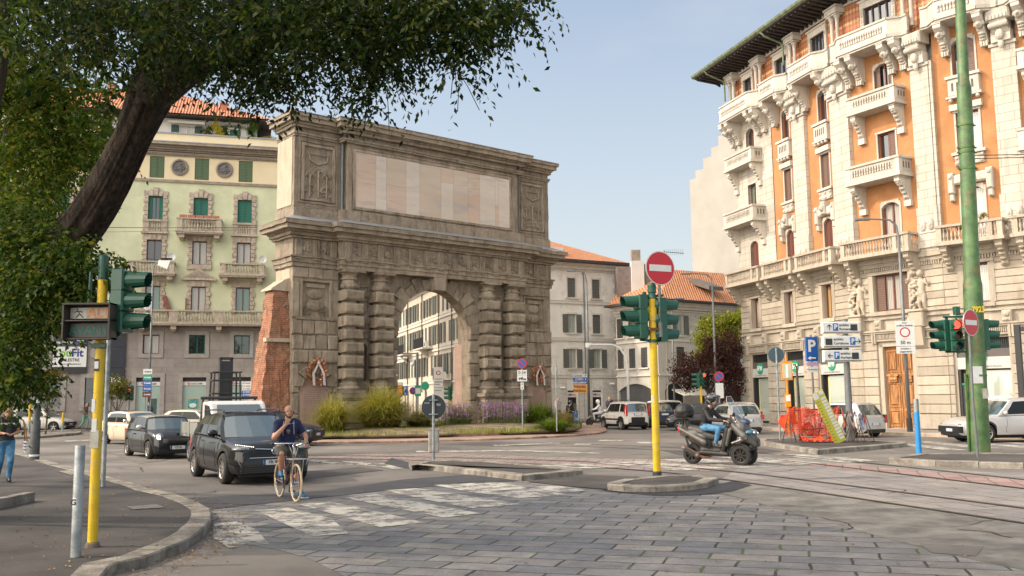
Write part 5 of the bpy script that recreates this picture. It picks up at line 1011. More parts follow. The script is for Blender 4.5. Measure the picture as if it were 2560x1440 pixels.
# ---------------- white house in the centre ----------------
WHW = mat('offwhite_stucco', (.78, .74, .67), .9, .06, .8, .1, 30, c2=(.80, .77, .70), dirt=((.44, .41, .37), .7)); TRIM = mat('offwhite_trim', (.62, .58, .52), .9, .1, 3); GSHU = louvre('grey_green_shutter', (.17, .18, .16)); MINT = mat('mint_frame', (.40, .48, .43), .6)
_c = Vector(P(1378, 1050, 74)); CB = T('corner_house', 'off white three storey house with orange tiled roof to the right of the gate', 'building', (_c.x, _c.y, 0), R(28.5))
def shutterwin(par, F, c, z, w_, h, openl=True, closed=False, fm=None, gl=None, y=.14):
 if closed: window(par, F, c, z, w_, h, gl or GL, GSHU, GSHU, y); return
 window(par, F, c, z, w_, h, gl or GLC, None, fm or MINT, y); rz = F[1]; me = WCACHE.get(('sh', round(h, 2)))
 if me is None: s = MB(); s.box(-.24, .24, -.09, -.05, 0, h); s.box(-.24, -.2, -.1, -.04, 0, h); s.box(.2, .24, -.1, -.04, 0, h); s.box(-.24, .24, -.1, -.04, h*.47, h*.52); me = s.mesh('shutter', GSHU); WCACHE[('sh', round(h, 2))] = me
 for s_ in (-1, 1):
  x = c+s_*(w_/2+.26); linkmesh('shutter', me, par, (F[0][0]+x*math.cos(rz), F[0][1]+x*math.sin(rz), z), rz)
cw = [(2.07, 0), (4.42, 1)]; L0, L1 = -6.0, 6.82; allc = [-3.6, -1.2, 2.07, 4.42]
m = MB(); wall(m, L0, L1, 3.5, 12.4, [(c-.38, c+.38, z0, z1) for c in allc for z0, z1 in ((9.85, 11.4), (7.0, 8.5), (4.2, 5.72))], 0, .15); m.box(L1-.02, L1, 0, 9, .1, 12.4); m.add([(L0, .6, 0), (L1-.03, .6, 0), (L1-.03, .6, 12.3), (L0, .6, 12.3)], [(0, 1, 2, 3)]); m.build('wall', WHW, CB)
m = MB(); wall(m, L0, L1, .1, 3.4, [(1.55, 2.4, .1, 2.42), (3.9, 4.75, .1, 2.42), (-2, -1, .1, 2.4)], 0, .25); q = .45
while q < 3.3: m.box(L0, 1.5, -.03, 0, q, q+.02); q += .36
m.build('ground_floor_wall', WHW, CB)
m = MB()
for i in range(8):
 for a, b in ((L0, 1.48), (2.46, 3.85), (4.8, L1)): m.cbox(a, b, -.04, .01, .16+i*.4, .16+i*.4+.375, .015)
for i in range(22): m.cbox(L1-(.75 if i % 2 else .5), L1+.02, -.035, .01, 3.62+i*.4, 3.62+i*.4+.375, .012)
for z in (3.4, 6.35, 9.32): m.box(L0, L1+.05, -.09, .02, z, z+.14); m.box(L0, L1+.03, -.05, .02, z+.22, z+.27)
for z0, z1, o in ((12.0, 12.15, .08), (12.15, 12.4, .25), (12.4, 12.6, .45)): m.box(L0, L1+o, -o, .02, z0, z1)
for c in allc:
 for z0, z1 in ((9.85, 11.4), (7.0, 8.5), (4.2, 5.72)): m.box(c-.6, c+.6, -.14, .02, z0-.12, z0-.02); m.box(c-.5, c-.38, -.04, .02, z0, z1); m.box(c+.38, c+.5, -.04, .02, z0, z1); m.box(c-.5, c+.5, -.05, .02, z1, z1+.14)
m.build('trim', TRIM, CB); FC_ = ((0, 0, 0), 0.0, 1)
for c in allc:
 shutterwin(CB, FC_, c, 9.85, .76, 1.53, closed=True); shutterwin(CB, FC_, c, 7.02, .76, 1.46, closed=(c > 4)); shutterwin(CB, FC_, c, 4.22, .76, 1.48)
m = MB(); m.box(L0, L1+.75, -.8, .0, 12.6, 12.75); m.box(L0, L1+.8, -.9, -.8, 12.6, 12.82); m.build('gutter', DK, CB)
m = MB(); m.add([(L0, -.75, 12.78), (L1+.7, -.75, 12.78), (L1+.7, 9, 12.78), (1.5, 4.2, 15.3), (L0, 4.2, 15.3)], [(0, 1, 3, 4), (1, 2, 3)]); m.build('roof', TILE2, CB)
m = MB(); m.box(-.2, 1.6, .4, 2.5, 12.8, 13.9); m.build('dormer', WHW, CB)
for a in (1.55, 3.9):
 m = MB(); m.box(a, a+.85, .1, .15, .1, 2.42, 0); m.box(a+.02, a+.83, .06, .1, 1.9, 2.28, 1); m.box(a+.02, a+.83, .06, .1, 1.86, 1.9, 2)
 for i in range(7): m.box(a+.08+i*.11, a+.1+i*.11, .05, .07, .1, 1.85, 0)
 o = m.build('shop_window', [DARK, WHT, UT], CB); m = MB(); addtext(m, 'UBI', .2, a+.22, .05, 2.08, 0, .01); addtext(m, 'Banca', .16, a+.58, .05, 2.08, 1, .004); m.build('bank_sign', [NAVY, UT], o)
m = MB(); m.tube([(3.2, -.1, 11.9), (3.22, -.12, 3.4)], .05, 8); m.lathe([(.1, 0), (.1, .14)], 8, (3.15, -.14, 11.8)); m.build('downpipe', PIPE, CB)
for x, z in ((5.7, 2.9), (1.0, 2.6)):
 q = Matrix.Translation((_c.x, _c.y, 0)) @ Matrix.Rotation(R(28.5), 4, 'Z') @ Vector((x, -.2, z)); o = T('security_camera', 'white security camera on the wall '+('near the right corner' if x > 3 else 'left of the shop doors')+' of the off white house', 'camera', q, R(-20)); m = MB(); m.box(-.2, .2, -.07, .07, 0, .12); m.tube([(0, .0, 0), (.05, .15, -.05)], .02, 6); m.build('housing', WHT, o)
# ---------------- lower grey house with gates ----------------
GRW = mat('grey_stucco', (.52, .49, .44), .9, .08, .8, .1, 30, dirt=((.27, .25, .23), .8)); DSHU = louvre('charcoal_shutter', (.09, .09, .085))
GBt = T('low_house', 'grey stucco two storey house with orange tiled hip roof and arched gates', 'building', (10.7, 69.3, 0), 0)
FL = ((-.47*5.4, .88*5.4, 0), math.atan2(-.88, .47), 5.4); FR = ((0, 0, 0), R(35.2), 12)
def gb(m, n, mt, F): return m.build(n, mt, GBt, F[0], F[1])
for F, wx, L_ in ((FL, (.55, 2.1, 3.65), 5.4), (FR, (2.3, 5.4, 8.5), 12)):
 m = MB(); hs = [(c-.4, c+.4, z, z+1.5) for c in wx for z in (4.05, 6.45)]; wall(m, 0, L_, 3.5, 8.6, hs, 0, .15)
 ga = [(.2, 4.6)] if F is FL else [(.6, 2.6), (4.2, 5.6), (7, 9)]
 wall(m, 0, L_, .1, 3.4, [(a, b, .1, 2.9) for a, b in ga], 0, .3); m.add([(0, .8, 0), (L_, .8, 0), (L_, .8, 8.5), (0, .8, 8.5)], [(0, 1, 2, 3)])
 for a, b in ga: archhead(m, a, b, 2.3, 2.91, .55, -.002, .3)
 gb(m, 'wall', GRW, F); m = MB(); m.box(0, L_, -.1, .02, 3.4, 3.52); m.box(0, L_, -.08, .02, 5.95, 6.05)
 for z0, z1, o in ((8.2, 8.3, .1), (8.35, 8.55, .22), (8.55, 8.75, .4), (8.75, 8.85, .55)): m.box(0, L_, -o, .02, z0, z1)
 for c in wx:
  for z in (4.05, 6.45): m.box(c-.6, c+.6, -.12, .02, z-.12, z-.02)
 gb(m, 'trim', TRIM, F)
 for c in wx:
  for z in (4.07, 6.47):
   if F is FL or z < 5: window(GBt, F, c, z, .78, 1.46, GL, DSHU, DSHU, .1)
   else: shutterwin(GBt, F, c, z, .78, 1.46)
 for a, b in ga:
  m = MB(); m.box(a, b, .18, .26, .1, 2.88)
  for i in range(int((b-a)/.16)): m.box(a+i*.16, a+i*.16+.03, .15, .18, .1, 2.85)
  gb(m, 'gate', mat('grey_gate', (.10, .10, .105), .6, .1) if F is FL or a > 7 else DARK, F)
 m = MB(); m.box(-.2, L_+.3, -.85, .0, 8.85, 8.97); m.box(-.2, L_+.3, -.95, -.85, 8.85, 9.02); gb(m, 'gutter', DK, F)
m = MB(); l0, l1 = Vector(FL[0][:2]), Vector((0, 0)); r1 = Vector((math.cos(R(35.2)), math.sin(R(35.2))))*12; nl = Vector((-.88, -.47))*.8; nr = Vector((math.sin(R(35.2)), -math.cos(R(35.2))))*.8; bk = Vector((-.3, 1)).normalized()
pk = Vector((2.2, 5.0)); corner = l1+nl*.55+nr*.75
m.add([(*(l0+nl), 8.97), (*corner, 8.97), (*(r1+nr), 8.97), (*pk, 11.9), (*(r1+pk-Vector((2.2, 1.2))), 12.1), (*(l0+Vector((1.5, 3))), 11.6)], [(0, 1, 3, 5), (1, 2, 4, 3)]); m.build('roof', TILE2, GBt)
m = MB(); m.X = Matrix.Translation((4.4, 4.2, 10.0)) @ Matrix.Rotation(R(35), 4, 'Z'); m.prism([(-1.3, 0), (1.3, .9), (1.3, 1.25), (-1.3, .3)], -.8, .8, 'x'); m.X = None; m.build('skylight', mat('skylight_frame', (.12, .10, .09), .5), GBt)
m = MB(); m.X = Matrix.Translation((.3, 4.0, 0)); m.box(-2.6, -1.4, 1, 3, 9, 12.2, 0); m.box(-1.5, -.5, .6, 1.6, 10, 12.6, 1); m.box(-1.45, -.75, .7, 1.5, 12.6, 13.5, 2); m.box(-.4, .9, 1, 3, 9, 12.4, 0); m.X = None; m.build('rooftop_block', [mat('ribbed_metal', (.19, .15, .14), .6, .2), mat('white_plaster', 0), CORN], GBt)
m = MB(); m.prism([(-.3, 2.4), (-1.6, 1.95), (-1.6, 1.88), (-.3, 2.3)], 1.0, 4.4, 'x'); gb(m, 'awning', MATS['awning_cloth'], ((0, 0, 0), R(35.2), 0))
# ---------------- farther blocks ----------------
FB_ = T('office_block', 'long grey concrete block with white framed blue windows beyond the tiled roofs', 'building', (10.5, 104, 0), R(2)); m = MB(); wall(m, -1.5, 12, 0, 15.0, [(c-.75, c+.75, 12.4, 13.7) for c in (.8, 4.4, 8.8)], 0, .2); m.box(-1.5, 12, .5, 10, 0, 15.0); m.box(-1.6, 12, -.2, 10, 15.0, 15.5); m.build('wall', mat('grey_concrete', (.36, .345, .31), .9, .15, 1.0), FB_)
for c, cl in ((.8, (.05, .35, .42)), (4.4, (.38, .42, .42)), (8.8, (.03, .14, .5))): m = MB(); frame(m, c-.75, c+.75, 12.4, 13.7, 0, .35, .12); m.box(c-.75, c+.75, -.1, .02, 13.25, 13.7, 0); m.box(c-.75, c+.75, .02, .1, 12.4, 13.25, 1); m.build('window', [WHT, mat('blind%d' % int(c), cl, .4, .05)], FB_)
o = T('tv_antenna', 'thin television aerial on the grey block behind the no entry sign', 'antenna', (16.9, 103, 15.4)); m = MB(); m.tube([(0, 0, 0), (0, 0, 2.6)], .04, 5); m.tube([(0, 0, 2.4), (2.2, 0, 2.2)], .03, 5)
for i in range(9): m.tube([(.3+i*.22, -.3, 2.37-i*.02), (.3+i*.22, .3, 2.37-i*.02)], .015, 4); m.tube([(.3+i*.22, 0, 2.0), (.3+i*.22, 0, 2.7)], .015, 4)
m.build('aerial', DARK, o)
CT = T('cream_tower', 'plain cream apartment block with stepped roofline left of the palace', 'building', (21.5, 106, 0), R(-52)); m = MB(); _u = Vector((-.28, .96))
LV = [(1727+6, 26.7, 0), (1745, 27.9, 1), (1765, 28.7, 2), (1790, 29.7, 3)]
m.prism([(-1.2, 0), (14, 0), (14, 31), (3.2, 31), (3.2, 29.9), (2.1, 29.9), (2.1, 28.9), (.9, 28.9), (.9, 27.7), (-.3, 27.7), (-.3, 26.8), (-1.2, 26.8)], 0, 12, 'y'); m.build('wall', mat('cream_stucco', (.45, .43, .395), .9, .05, .5, .9, .03, .6), CT)
m = MB()
for i, z in enumerate((22.3, 19.0, 15.9)): m.box(-1.55, -1.2, 1, 3, z, z+1.1);
m.build('balcony', DARK, CT)
# ---------------- street front seen through the arch ----------------
TB = T('street_house', 'beige four storey terrace with rows of grey green shutters seen through the arch', 'building', (-12.42, 100.44, 0), math.atan2(-28.23, 9.10)); L_ = 31
BEI = mat('beige_stucco', (.56, .50, .41), .9, .06, .7, .1, 20); cs = [1.85, 4.0, 6.2, 8.2, 10.4, 12.4, 14.4, 16.8, 18.85, 21.15, 23.45, 25.6, 28.9]
m = MB(); hs = [(c-.42, c+.42, z, z+h) for c in cs for z, h in ((9.35, 1.65), (6.65, 1.75), (3.95, 1.75))]; wall(m, 0, L_, 3.3, 12.2, hs, 0, .15); wall(m, 0, L_, 0, 3.2, [(c-.55, c+.55, .1, 2.8) for c in cs[::2]], 0, .3); m.add([(0, .6, 0), (L_, .6, 0), (L_, .6, 12), (0, .6, 12)], [(0, 1, 2, 3)])
for c in cs[::2]: archhead(m, c-.55, c+.55, 2.25, 2.81, .5, -.002, .3)
m.box(-.05, 0, 0, 9, 0, 12.2); m.build('wall', BEI, TB); m = MB()
for z in (3.2, 6.05, 8.8): m.box(0, L_, -.1, .02, z, z+.16); m.box(0, L_, -.05, .02, z+.3, z+.36)
for z0, z1, o in ((11.7, 11.85, .12), (11.85, 12.2, .3)): m.box(0, L_, -o, .02, z0, z1)
m.build('trim', TRIM, TB); m = MB(); m.box(-.5, L_, -.9, .2, 12.2, 12.35); m.prism([(-.9, 12.35), (5, 14.6), (5, 12.35)], -.5, L_, 'x'); m.build('eaves', DK, TB)
for i, c in enumerate(cs):
 for z, h in ((9.36, 1.63), (6.66, 1.73), (3.96, 1.73)): shutterwin(TB, FC_, c, z, .84, h, closed=(i*3+int(z)) % 4 == 0)
for x in (6.4, 13.1, 19.85, 24.5, .1): m = MB(); m.tube([(x, -.1, 11.7), (x, -.1, 2.5)], .06, 6); m.build('downpipe', mat('brown_pipe', (.10, .07, .055), .6), TB)
for a, b, z in ((13.2, 17.3, 6.35), (3.9, 8.5, 6.2), (21.2, 24.4, 3.4)):
 m = MB(); m.box(a, b, -.95, .02, z, z+.12, 0); m.prism([(-.9, z), (-.3, z-.5), (.02, z-.9), (.02, z)], (a+b)/2-.2, (a+b)/2+.2, 'x'); q = a
 while q < b: m.box(q, q+.025, -.93, -.9, z+.12, z+1.0, 1); q += .11
 m.box(a, b, -.95, -.88, z+1.0, z+1.05, 1); m.box(a, a+.04, -.9, 0, z+1, z+1.05, 1); m.build('balcony', [TRIM, DARK], TB)
for z, a in ((6.5, 16.2), (3.55, 22.6)):
 m = MB(); m.box(a, a+.7, -.6, -.3, z, z+.55, 0); m.lathe([(.2, 0), (.2, .02)], 16, (a+.3, -.62, z+.28), 'y', 1); m.build('air_conditioner', [WHT, CORN], TB)
# houses closing the square out of the frame on the left, which shade the road
SH = T('corner_block', 'pale apartment block closing the square beyond the left edge', 'building', (-60, 30, 0), 0); m = MB(); m.box(-14, 0, -6, 30, 0, 16); m.build('wall', YELW, SH)
# ---------------- poles, signals and signs ----------------
YP = mat('yellow_pole_paint', (.60, .40, .008), .45, .10, 3, .1, 30, c2=(.64, .44, .012), dirt=((.34, .29, .17), 3.5)); GREENP = mat('signal_green', (.008, .075, .048), .42, .12, 3, coat=.2); GALV = mat('galvanised', (.25, .28, .29), .5, .2, 6, .15, 40, metal=.5, c2=(.32, .35, .36))
GREYP = mat('grey_pole', (.17, .18, .185), .5, .15, 4, metal=.4); RED = mat('sign_red', (.46, .008, .02), .4, .03, 2, coat=.3); BLUE = mat('sign_blue', (.005, .09, .36), .4, .03, coat=.3); WHITEP = mat('reflective_white', (.62, .64, .63), .4, .05, coat=.2)
TRAM = mat('tram_pole_green', (.045, .11, .035), .5, .25, 2.5, .25, 12, c2=(.075, .155, .045), dirt=((.20, .13, .05), 1.6), coat=.2); LENS = mat('dark_lens', (.02, .02, .02), .2, .1, coat=1); AMB = mat('orange_sign', (.75, .30, .01), .5, .05)
LRED = mat('lit_red', (.6, .02, .01), .3, 0, emis=(1, .06, .03), es=2.6); LAMB = mat('lit_amber', (.42, .19, .07), .4, .2, 30, emis=(1, .3, .06), es=.10)
def xf(p, rz=0.0): return Matrix.Translation(p) @ Matrix.Rotation(rz, 4, 'Z')
def signal(par, loc, rz, lit=-1, s=1.0, name='signal_head'):
 """three lamp head facing local -y: slim housing, domed backs, long hoods"""
 m = MB(); m.X = xf(loc, rz)
 for i in range(3):
  z = (2-i)*.26*s; m.cbox(-.14*s, .14*s, -.06*s, .10*s, z, z+.255*s, .02*s); m.ball((0, .09*s, z+.13*s), (.125*s, .10*s, .125*s), 14, 8)
  n = 14; R0, R1 = .115*s, .095*s
  for a0 in range(n):
   if 9 <= a0 < 12: continue
   t0, t1 = 2*PI*a0/n, 2*PI*(a0+1)/n; q = []
   for (r_, y) in ((R0, -.06*s), (R1, -.36*s+.06*s*abs(math.sin((t0)/2-PI/4)))):
    for t in (t0, t1): q.append((r_*math.cos(t), y, z+.13*s+r_*math.sin(t)))
   m.add(q, [(0, 1, 3, 2)])
 m.box(-.15*s, .15*s, -.065*s, -.055*s, -.01, .79*s) if False else None; m.box(.02*s, .06*s, .06*s, .12*s, -.05*s, .83*s)
 m.X = None; o = m.build(name, GREENP, par, smooth=False)
 for i in range(3):
  m = MB(); m.X = xf(loc, rz); m.lathe([(.005*s, -.085*s), (.07*s, -.078*s), (.10*s, -.064*s)], 16, (0, 0, (2-i)*.26*s+.13*s), 'y'); m.X = None
  m.build('lamp', LRED if lit == i and i == 0 else mat('lens_red', (.07, .01, .01), .2, .1, coat=1) if i == 0 else mat('lens_amber', (.09, .04, .01), .2, .1, coat=1) if i == 1 else mat('lens_green', (.01, .06, .045), .2, .1, coat=1), o)
 return o
def pole(par, h, r, mt, z0=0.0, r1=None, name='pole', lean=(0, 0)):
 m = MB(); m.tube([(0, 0, z0), (lean[0], lean[1], h)], [r, r1 or r], 16); return m.build(name, mt, par, smooth=True, ang=40)
# left signal with WALK lamp
t = T('traffic_light', 'yellow pole traffic light with lit orange ALT pedestrian signal on the left pavement', 'traffic light', (-5.12, 11.67, .12))
p_ = pole(t, 3.3, .058, YP); m = MB(); m.lathe([(.085, 0), (.08, .05), (.062, .07)], 14, (0, 0, -.01)); m.build('base', mat('rusty_base', (.13, .10, .08), .9, .4, 8), t)
m = MB(); m.lathe([(.062, 3.26), (.062, 3.52), (.058, 3.56), (.02, 3.58)], 16); m.tube([(0, -.0, 3.4), (-.12, .02, 3.4), (-.16, .02, 3.36), (-.17, .02, 2.98)], .024, 8); m.tube([(0, 0, 3.38), (.18, .02, 3.38)], .025, 8); m.tube([(0, 0, 2.55), (.2, .02, 2.55)], .025, 8); m.lathe([(.075, 2.40), (.075, 2.47)], 14); m.box(-.09, .09, -.08, -.05, 2.41, 2.46); m.build('bracket', GREENP, t)
signal(t, (.27, .02, 2.60), R(80), -1, 1.0)
m = MB(); x0, x1, z0, z1 = -.34, .24, 2.5, 2.94
m.box(x0, x1, -.10, .06, z0, z0+.02); m.box(x0, x1, -.18, .06, z1-.02, z1); m.box(x0, x0+.02, -.17, .06, z0, z1); m.box(x1-.02, x1, -.17, .06, z0, z1); m.box(x0, x1, .04, .06, z0, z1); m.prism([(-.15, 2.72), (-.15, 2.735), (.05, 2.75), (.05, 2.73)], x0, x1, 'x'); BRN = mat('brown_housing', (.045, .038, .032), .5, .2, 5); m.v = [(x, y-.15, z) for x, y, z in m.v]; m.box(-.1, .1, -.1, -.04, 2.6, 2.66); o = m.build('pedestrian_signal', BRN, t)
m = MB(); m.box(x0+.03, x0+.235, -.02, .03, 2.76, 2.895, 0); m.box(x0+.235, x1-.03, -.018, .03, 2.76, 2.895, 1); m.box(x0+.03, x1-.03, -.02, .03, 2.53, 2.70, 2); cx = x0+.135
m.ball((cx-.02, -.022, 2.877), (.012, .004, .013), 8, 6, 3)
for a in ([(cx-.015, 2.86), (cx+.01, 2.82)], [(cx+.01, 2.82), (cx-.03, 2.775)], [(cx+.01, 2.82), (cx+.055, 2.775)], [(cx-.015, 2.857), (cx-.05, 2.838)], [(cx, 2.855), (cx+.045, 2.84)]): m.tube([(a[0][0], -.024, a[0][1]), (a[1][0], -.024, a[1][1])], .007, 6, 3)
addtext(m, 'ALT', .17, x0+.385, -.024, 2.828, 4, .003, 1.0); addtext(m, 'AVANTI', .16, (x0+x1)/2, -.024, 2.612, 5, .004, .92); m.v = [(x, y-.15, z) for x, y, z in m.v]; m.build('display', [mat('display_glass', (.46, .47, .42), .3, .05), mat('display_tan', (.46, .36, .27), .3, .05), mat('display_dark', (.06, .055, .045), .4, .2, 8), mat('figure_grey', (.17, .16, .14), .6), LAMB, mat('unlit_teal', (.01, .14, .12), .5)], o)
m = MB(); m.box(-.04, .02, -.0645, -.0595, 2.12, 2.27, 0); m.box(-.035, .015, -.066, -.064, 2.15, 2.24, 1); m.box(-.04, .02, -.0635, -.0585, 1.38, 1.54, 1); m.box(-.05, -.01, -.0615, -.0585, 1.62, 1.78, 1); m.box(-.055, .05, -.062, -.058, 1.18, 1.4, 2); m.build('stickers', [DARK, WHITEP, mat('faded_sticker', (.40, .40, .34), .6, .2, 9)], t)
b = T('bollard', 'galvanised steel bollard with a square white sticker on the left pavement', 'bollard', (-4.98, 10.93, .12)); m = MB(); m.lathe([(.056, 0), (.056, 1.245), (.053, 1.25), (.05, 1.2), (.02, 1.2)], 20, cap=False); m.build('tube', GALV, b, smooth=True, ang=40)
m = MB(); m.add([(.0565*math.sin(a), -.0568*math.cos(a), z) for a in (-.75, -.45, -.15, .1) for z in (.56, .66)], [(0, 2, 3, 1), (2, 4, 5, 3), (4, 6, 7, 5)]); m.build('sticker', WHITEP, b); m = MB(); addtext(m, 'G', .09, -.025, -.0585, .61, 0, .003); m.build('lettering', INK, b)
t = T('sign_pole', 'slender grey galvanised post at the kerb behind the yellow signal pole', 'pole', (-8.57, 19.93, .12)); pole(t, 4.3, .045, GALV)
m = MB(); m.tube([(-.045, -.01, 1.2), (.06, -.02, 1.25)], .012, 6); m.build('clip', GALV, t)
t = T('lamp_post', 'tall dark lamp post with a curved arm standing at the left kerb', 'lamp post', (-14.96, 29.72, .12)); m = MB(); m.tube([(0, 0, 0), (0, 0, 1.2), (0, 0, 1.25), (0, 0, 9.6)], [.15, .14, .11, .07], 14); m.build('pole', mat('dark_post', (.075, .08, .085), .6, .3, 5, metal=.3), t, smooth=True, ang=40)
m = MB(); m.tube([(0, 0, 9.5), (.1, 0, 10.2), (.5, 0, 10.5), (1.5, 0, 10.42), (2.1, 0, 10.3)], [.06, .05, .045, .04, .04], 8); m.build('arm', MATS['dark_post'], t); m = MB(); m.cbox(1.9, 2.75, -.15, .15, 10.15, 10.3, .04); m.ball((2.4, 0, 10.15), (.3, .13, .1), 12, 8); m.build('lamp_head', MATS['dark_post'], t)
m = MB(); m.lathe([(.152, .1), (.152, .16)], 14); m.lathe([(.135, 1.75), (.135, 1.85)], 14); m.build('sticker', WHITEP, t)
# centre signal on the round island
t = T('traffic_light', 'yellow pole traffic light seen from behind on the small rounded island', 'traffic light', (3.16, 21.11, .13)); pole(t, 4.0, .085, YP); m = MB(); m.lathe([(.1, -.02), (.1, .07), (.088, .09)], 16); m.build('base', DARK, t)
m = MB(); m.lathe([(.1, 3.92), (.085, 4.0), (.085, 4.05), (.1, 4.06), (.1, 4.22), (.07, 4.27), (.02, 4.28)], 16); m.tube([(0, 0, 3.98), (-.3, 0, 4.0)], .03, 8); m.tube([(0, 0, 3.98), (.25, .05, 4.0)], .03, 8); m.lathe([(.1, 2.93), (.1, 3.0)], 16); m.tube([(0, 0, 2.97), (-.3, 0, 3.0)], .03, 8); m.tube([(0, 0, 2.97), (.25, .05, 3.0)], .03, 8); m.build('bracket', GREENP, t)
m = MB(); m.lathe([(.1, 3.42), (.1, 3.72)], 16); m.box(-.13, -.09, -.04, .04, 3.43, 3.7); m.build('collar', YP, t); signal(t, (-.30, -.02, 3.02), R(-72), -1, 1.27); signal(t, (.20, .10, 2.95), R(115), -1, 1.27)
m = MB(); m.add([(.086*math.sin(a), -.087*math.cos(a), z) for a in (-1.2, -.8, -.4) for z in (1.6, 1.75)], [(0, 2, 3, 1), (2, 4, 5, 3)]); m.build('sticker', MATS['faded_sticker'], t)
def face(m, kind, r, y=-.012, cz=0.0, w_=None, h=None):
 """sign faces drawn as thin raised shapes on the plate; material slots: 0 metal back 1 red 2 white 3 blue 4 ink 5 orange 6 green"""
 if kind == 'noentry': m.disc((0, cz), r, y-.004, y, 40, 2); m.disc((0, cz), r*.955, y-.007, y-.004, 40, 1); m.box(-r*.76, r*.76, y-.010, y-.007, cz-r*.19, cz+r*.19, 2)
 if kind == 'nopark':
  m.disc((0, cz), r, y-.004, y, 32, 1); m.disc((0, cz), r*.74, y-.007, y-.004, 32, 3); X = m.X; m.X = (X or Matrix.Identity(4)) @ Matrix.Translation((0, 0, cz)) @ Matrix.Rotation(R(45), 4, 'Y'); m.box(-r*.78, r*.78, y-.010, y-.007, -r*.11, r*.11, 1); m.X = X
 if kind == 'ring': m.disc((0, cz), r, y-.004, y, 32, 1); m.disc((0, cz), r*.76, y-.007, y-.004, 32, 2)
SMATS = [GALV, RED, WHITEP, BLUE, INK, AMB, GRN]
def sgn(name, par, kind, r, z, y=-.06, extra=None):
 m = MB(); m.disc((0, z), r*1.01, y-.01, y+.01, 40, 0)
 face(m, kind, r, y-.01, z)
 if extra: extra(m)
 return m.build(name, SMATS, par)
t = T('no_entry_sign', 'large red and white no entry disc above the yellow signal pole', 'road sign', (3.16+.16, 21.05, 3.3), R(25)); m = MB(); m.tube([(0, 0, -.1), (0, 0, 1.4)], .035, 10); m.lathe([(.055, -.12), (.055, .2)], 10); m.build('pole', GREYP, t); m = MB(); m.box(-.3, 0, -.02, .02, .02, .08); m.build('bracket', mat('rust', (.14, .06, .04), .8, .3, 9), t); sgn('sign_plate', t, 'noentry', .385, 1.43, -.05)
t = T('traffic_sign', 'dark round sign seen from behind above a small box, on the long island', 'road sign', (-2.29, 27.19, .13), 0); pole(t, 1.86, .042, GALV); m = MB(); m.disc((0, 1.5), .345, .045, .06, 40); m.build('sign_plate', mat('slate_back', (.025, .035, .045), .5, .15), t)
m = MB(); m.cbox(-.15, .15, -.02, .14, .2, .86, .03); m.box(-.16, .16, -.03, .15, .84, .88); m.build('box', mat('steel_box', (.36, .34, .31), .5, .25, 3, metal=.3), t); m = MB(); m.box(-.12, .12, -.05, .07, 1.68, 1.71); m.box(-.12, .12, -.05, .07, 1.28, 1.31); m.box(-.27, -.12, .04, .044, 1.6, 1.63); m.box(.08, .2, .04, .044, 1.53, 1.6); m.build('clamp', GALV, t)
t = T('no_parking_sign', 'blue and red no parking disc with 0-24 tow plate in front of the gate', 'road sign', (.45, 46.7, .24), 0); pole(t, 3.55, .035, GALV)
def ex(m):
 m.box(-.24, .24, -.07, -.055, 2.44, 3.0, 2); m.box(-.21, .21, -.075, -.07, 2.74, 2.75, 1); addtext(m, '0-24', .2, 0, -.074, 2.87, 4, .004); m.box(-.17, .02, -.075, -.07, 2.56, 2.62, 4); m.box(-.02, .18, -.075, -.07, 2.53, 2.58, 4); m.box(-.02, .03, -.075, -.07, 2.58, 2.66, 4)
 for a in (-.13, -.02, .1, .16): m.disc((a, 2.53), .028, -.077, -.07, 8, 4)
 m.box(-.08, .08, -.07, -.055, 2.04, 2.38, 2); m.prism([(-.04, 2.28), (.04, 2.28), (0, 2.35)], -.074, -.07, 'y', 4); m.prism([(-.04, 2.14), (.04, 2.14), (0, 2.07)], -.074, -.07, 'y', 4)
sgn('sign_plate', t, 'nopark', .25, 3.32, -.05, ex)
t = T('traffic_sign', 'tall thin post with an edge on sign at the right end of the bed', 'road sign', (2.1, 46.0, .24), R(84)); pole(t, 3.3, .035, GALV); m = MB(); m.disc((0, 2.8), .35, -.05, -.035, 24); m.build('sign_plate', GALV, t)
def plates(name, label, px, D, items, w_, zsc, rz=0.0, posts=(-.4, .4), z0=.13, ptop=None):
 pass
# arrow boards
t = T('direction_sign', 'stacked COMO, BERGAMO, Tribunale and Policlinico arrow boards by the off white house', 'direction sign', P(1452, 1053, 68)-Vector((0, 0, .1)), R(4)); t.location.z = .13
m = MB(); m.tube([(.3, 0, 0), (.3, 0, 3.6)], .035, 8); m.tube([(-.1, 0, 0), (-.1, 0, 2.4)], .03, 8); m.build('post', GALV, t)
m = MB(); zz = [(3.40, 3.18, 2, 'Lombardia', 4, .14), (3.16, 2.93, 3, 'COMO', 2, .19), (2.91, 2.68, 3, 'BERGAMO', 2, .19), (2.66, 2.38, 5, 'Tribunale', 4, .24), (2.36, 2.08, 5, 'Policlinico', 4, .24)]
for a, b_, k, s_, tk, sz in zz:
 if k == 5: m.prism([(-.48, b_), (.42, b_), (.56, (a+b_)/2), (.42, a), (-.48, a)], -.08, -.05, 'y', k)
 else: m.box(-.52, .52, -.08, -.05, b_, a, k); m.prism([(.36, (a+b_)/2-.06), (.47, (a+b_)/2), (.36, (a+b_)/2+.06)], -.084, -.08, 'y', tk)
 addtext(m, s_, sz, -.06 if k != 2 else -.15, -.085, (a+b_)/2-.01, tk, .006, .95 if k == 5 else 1)
m.build('sign_plate', SMATS, t)
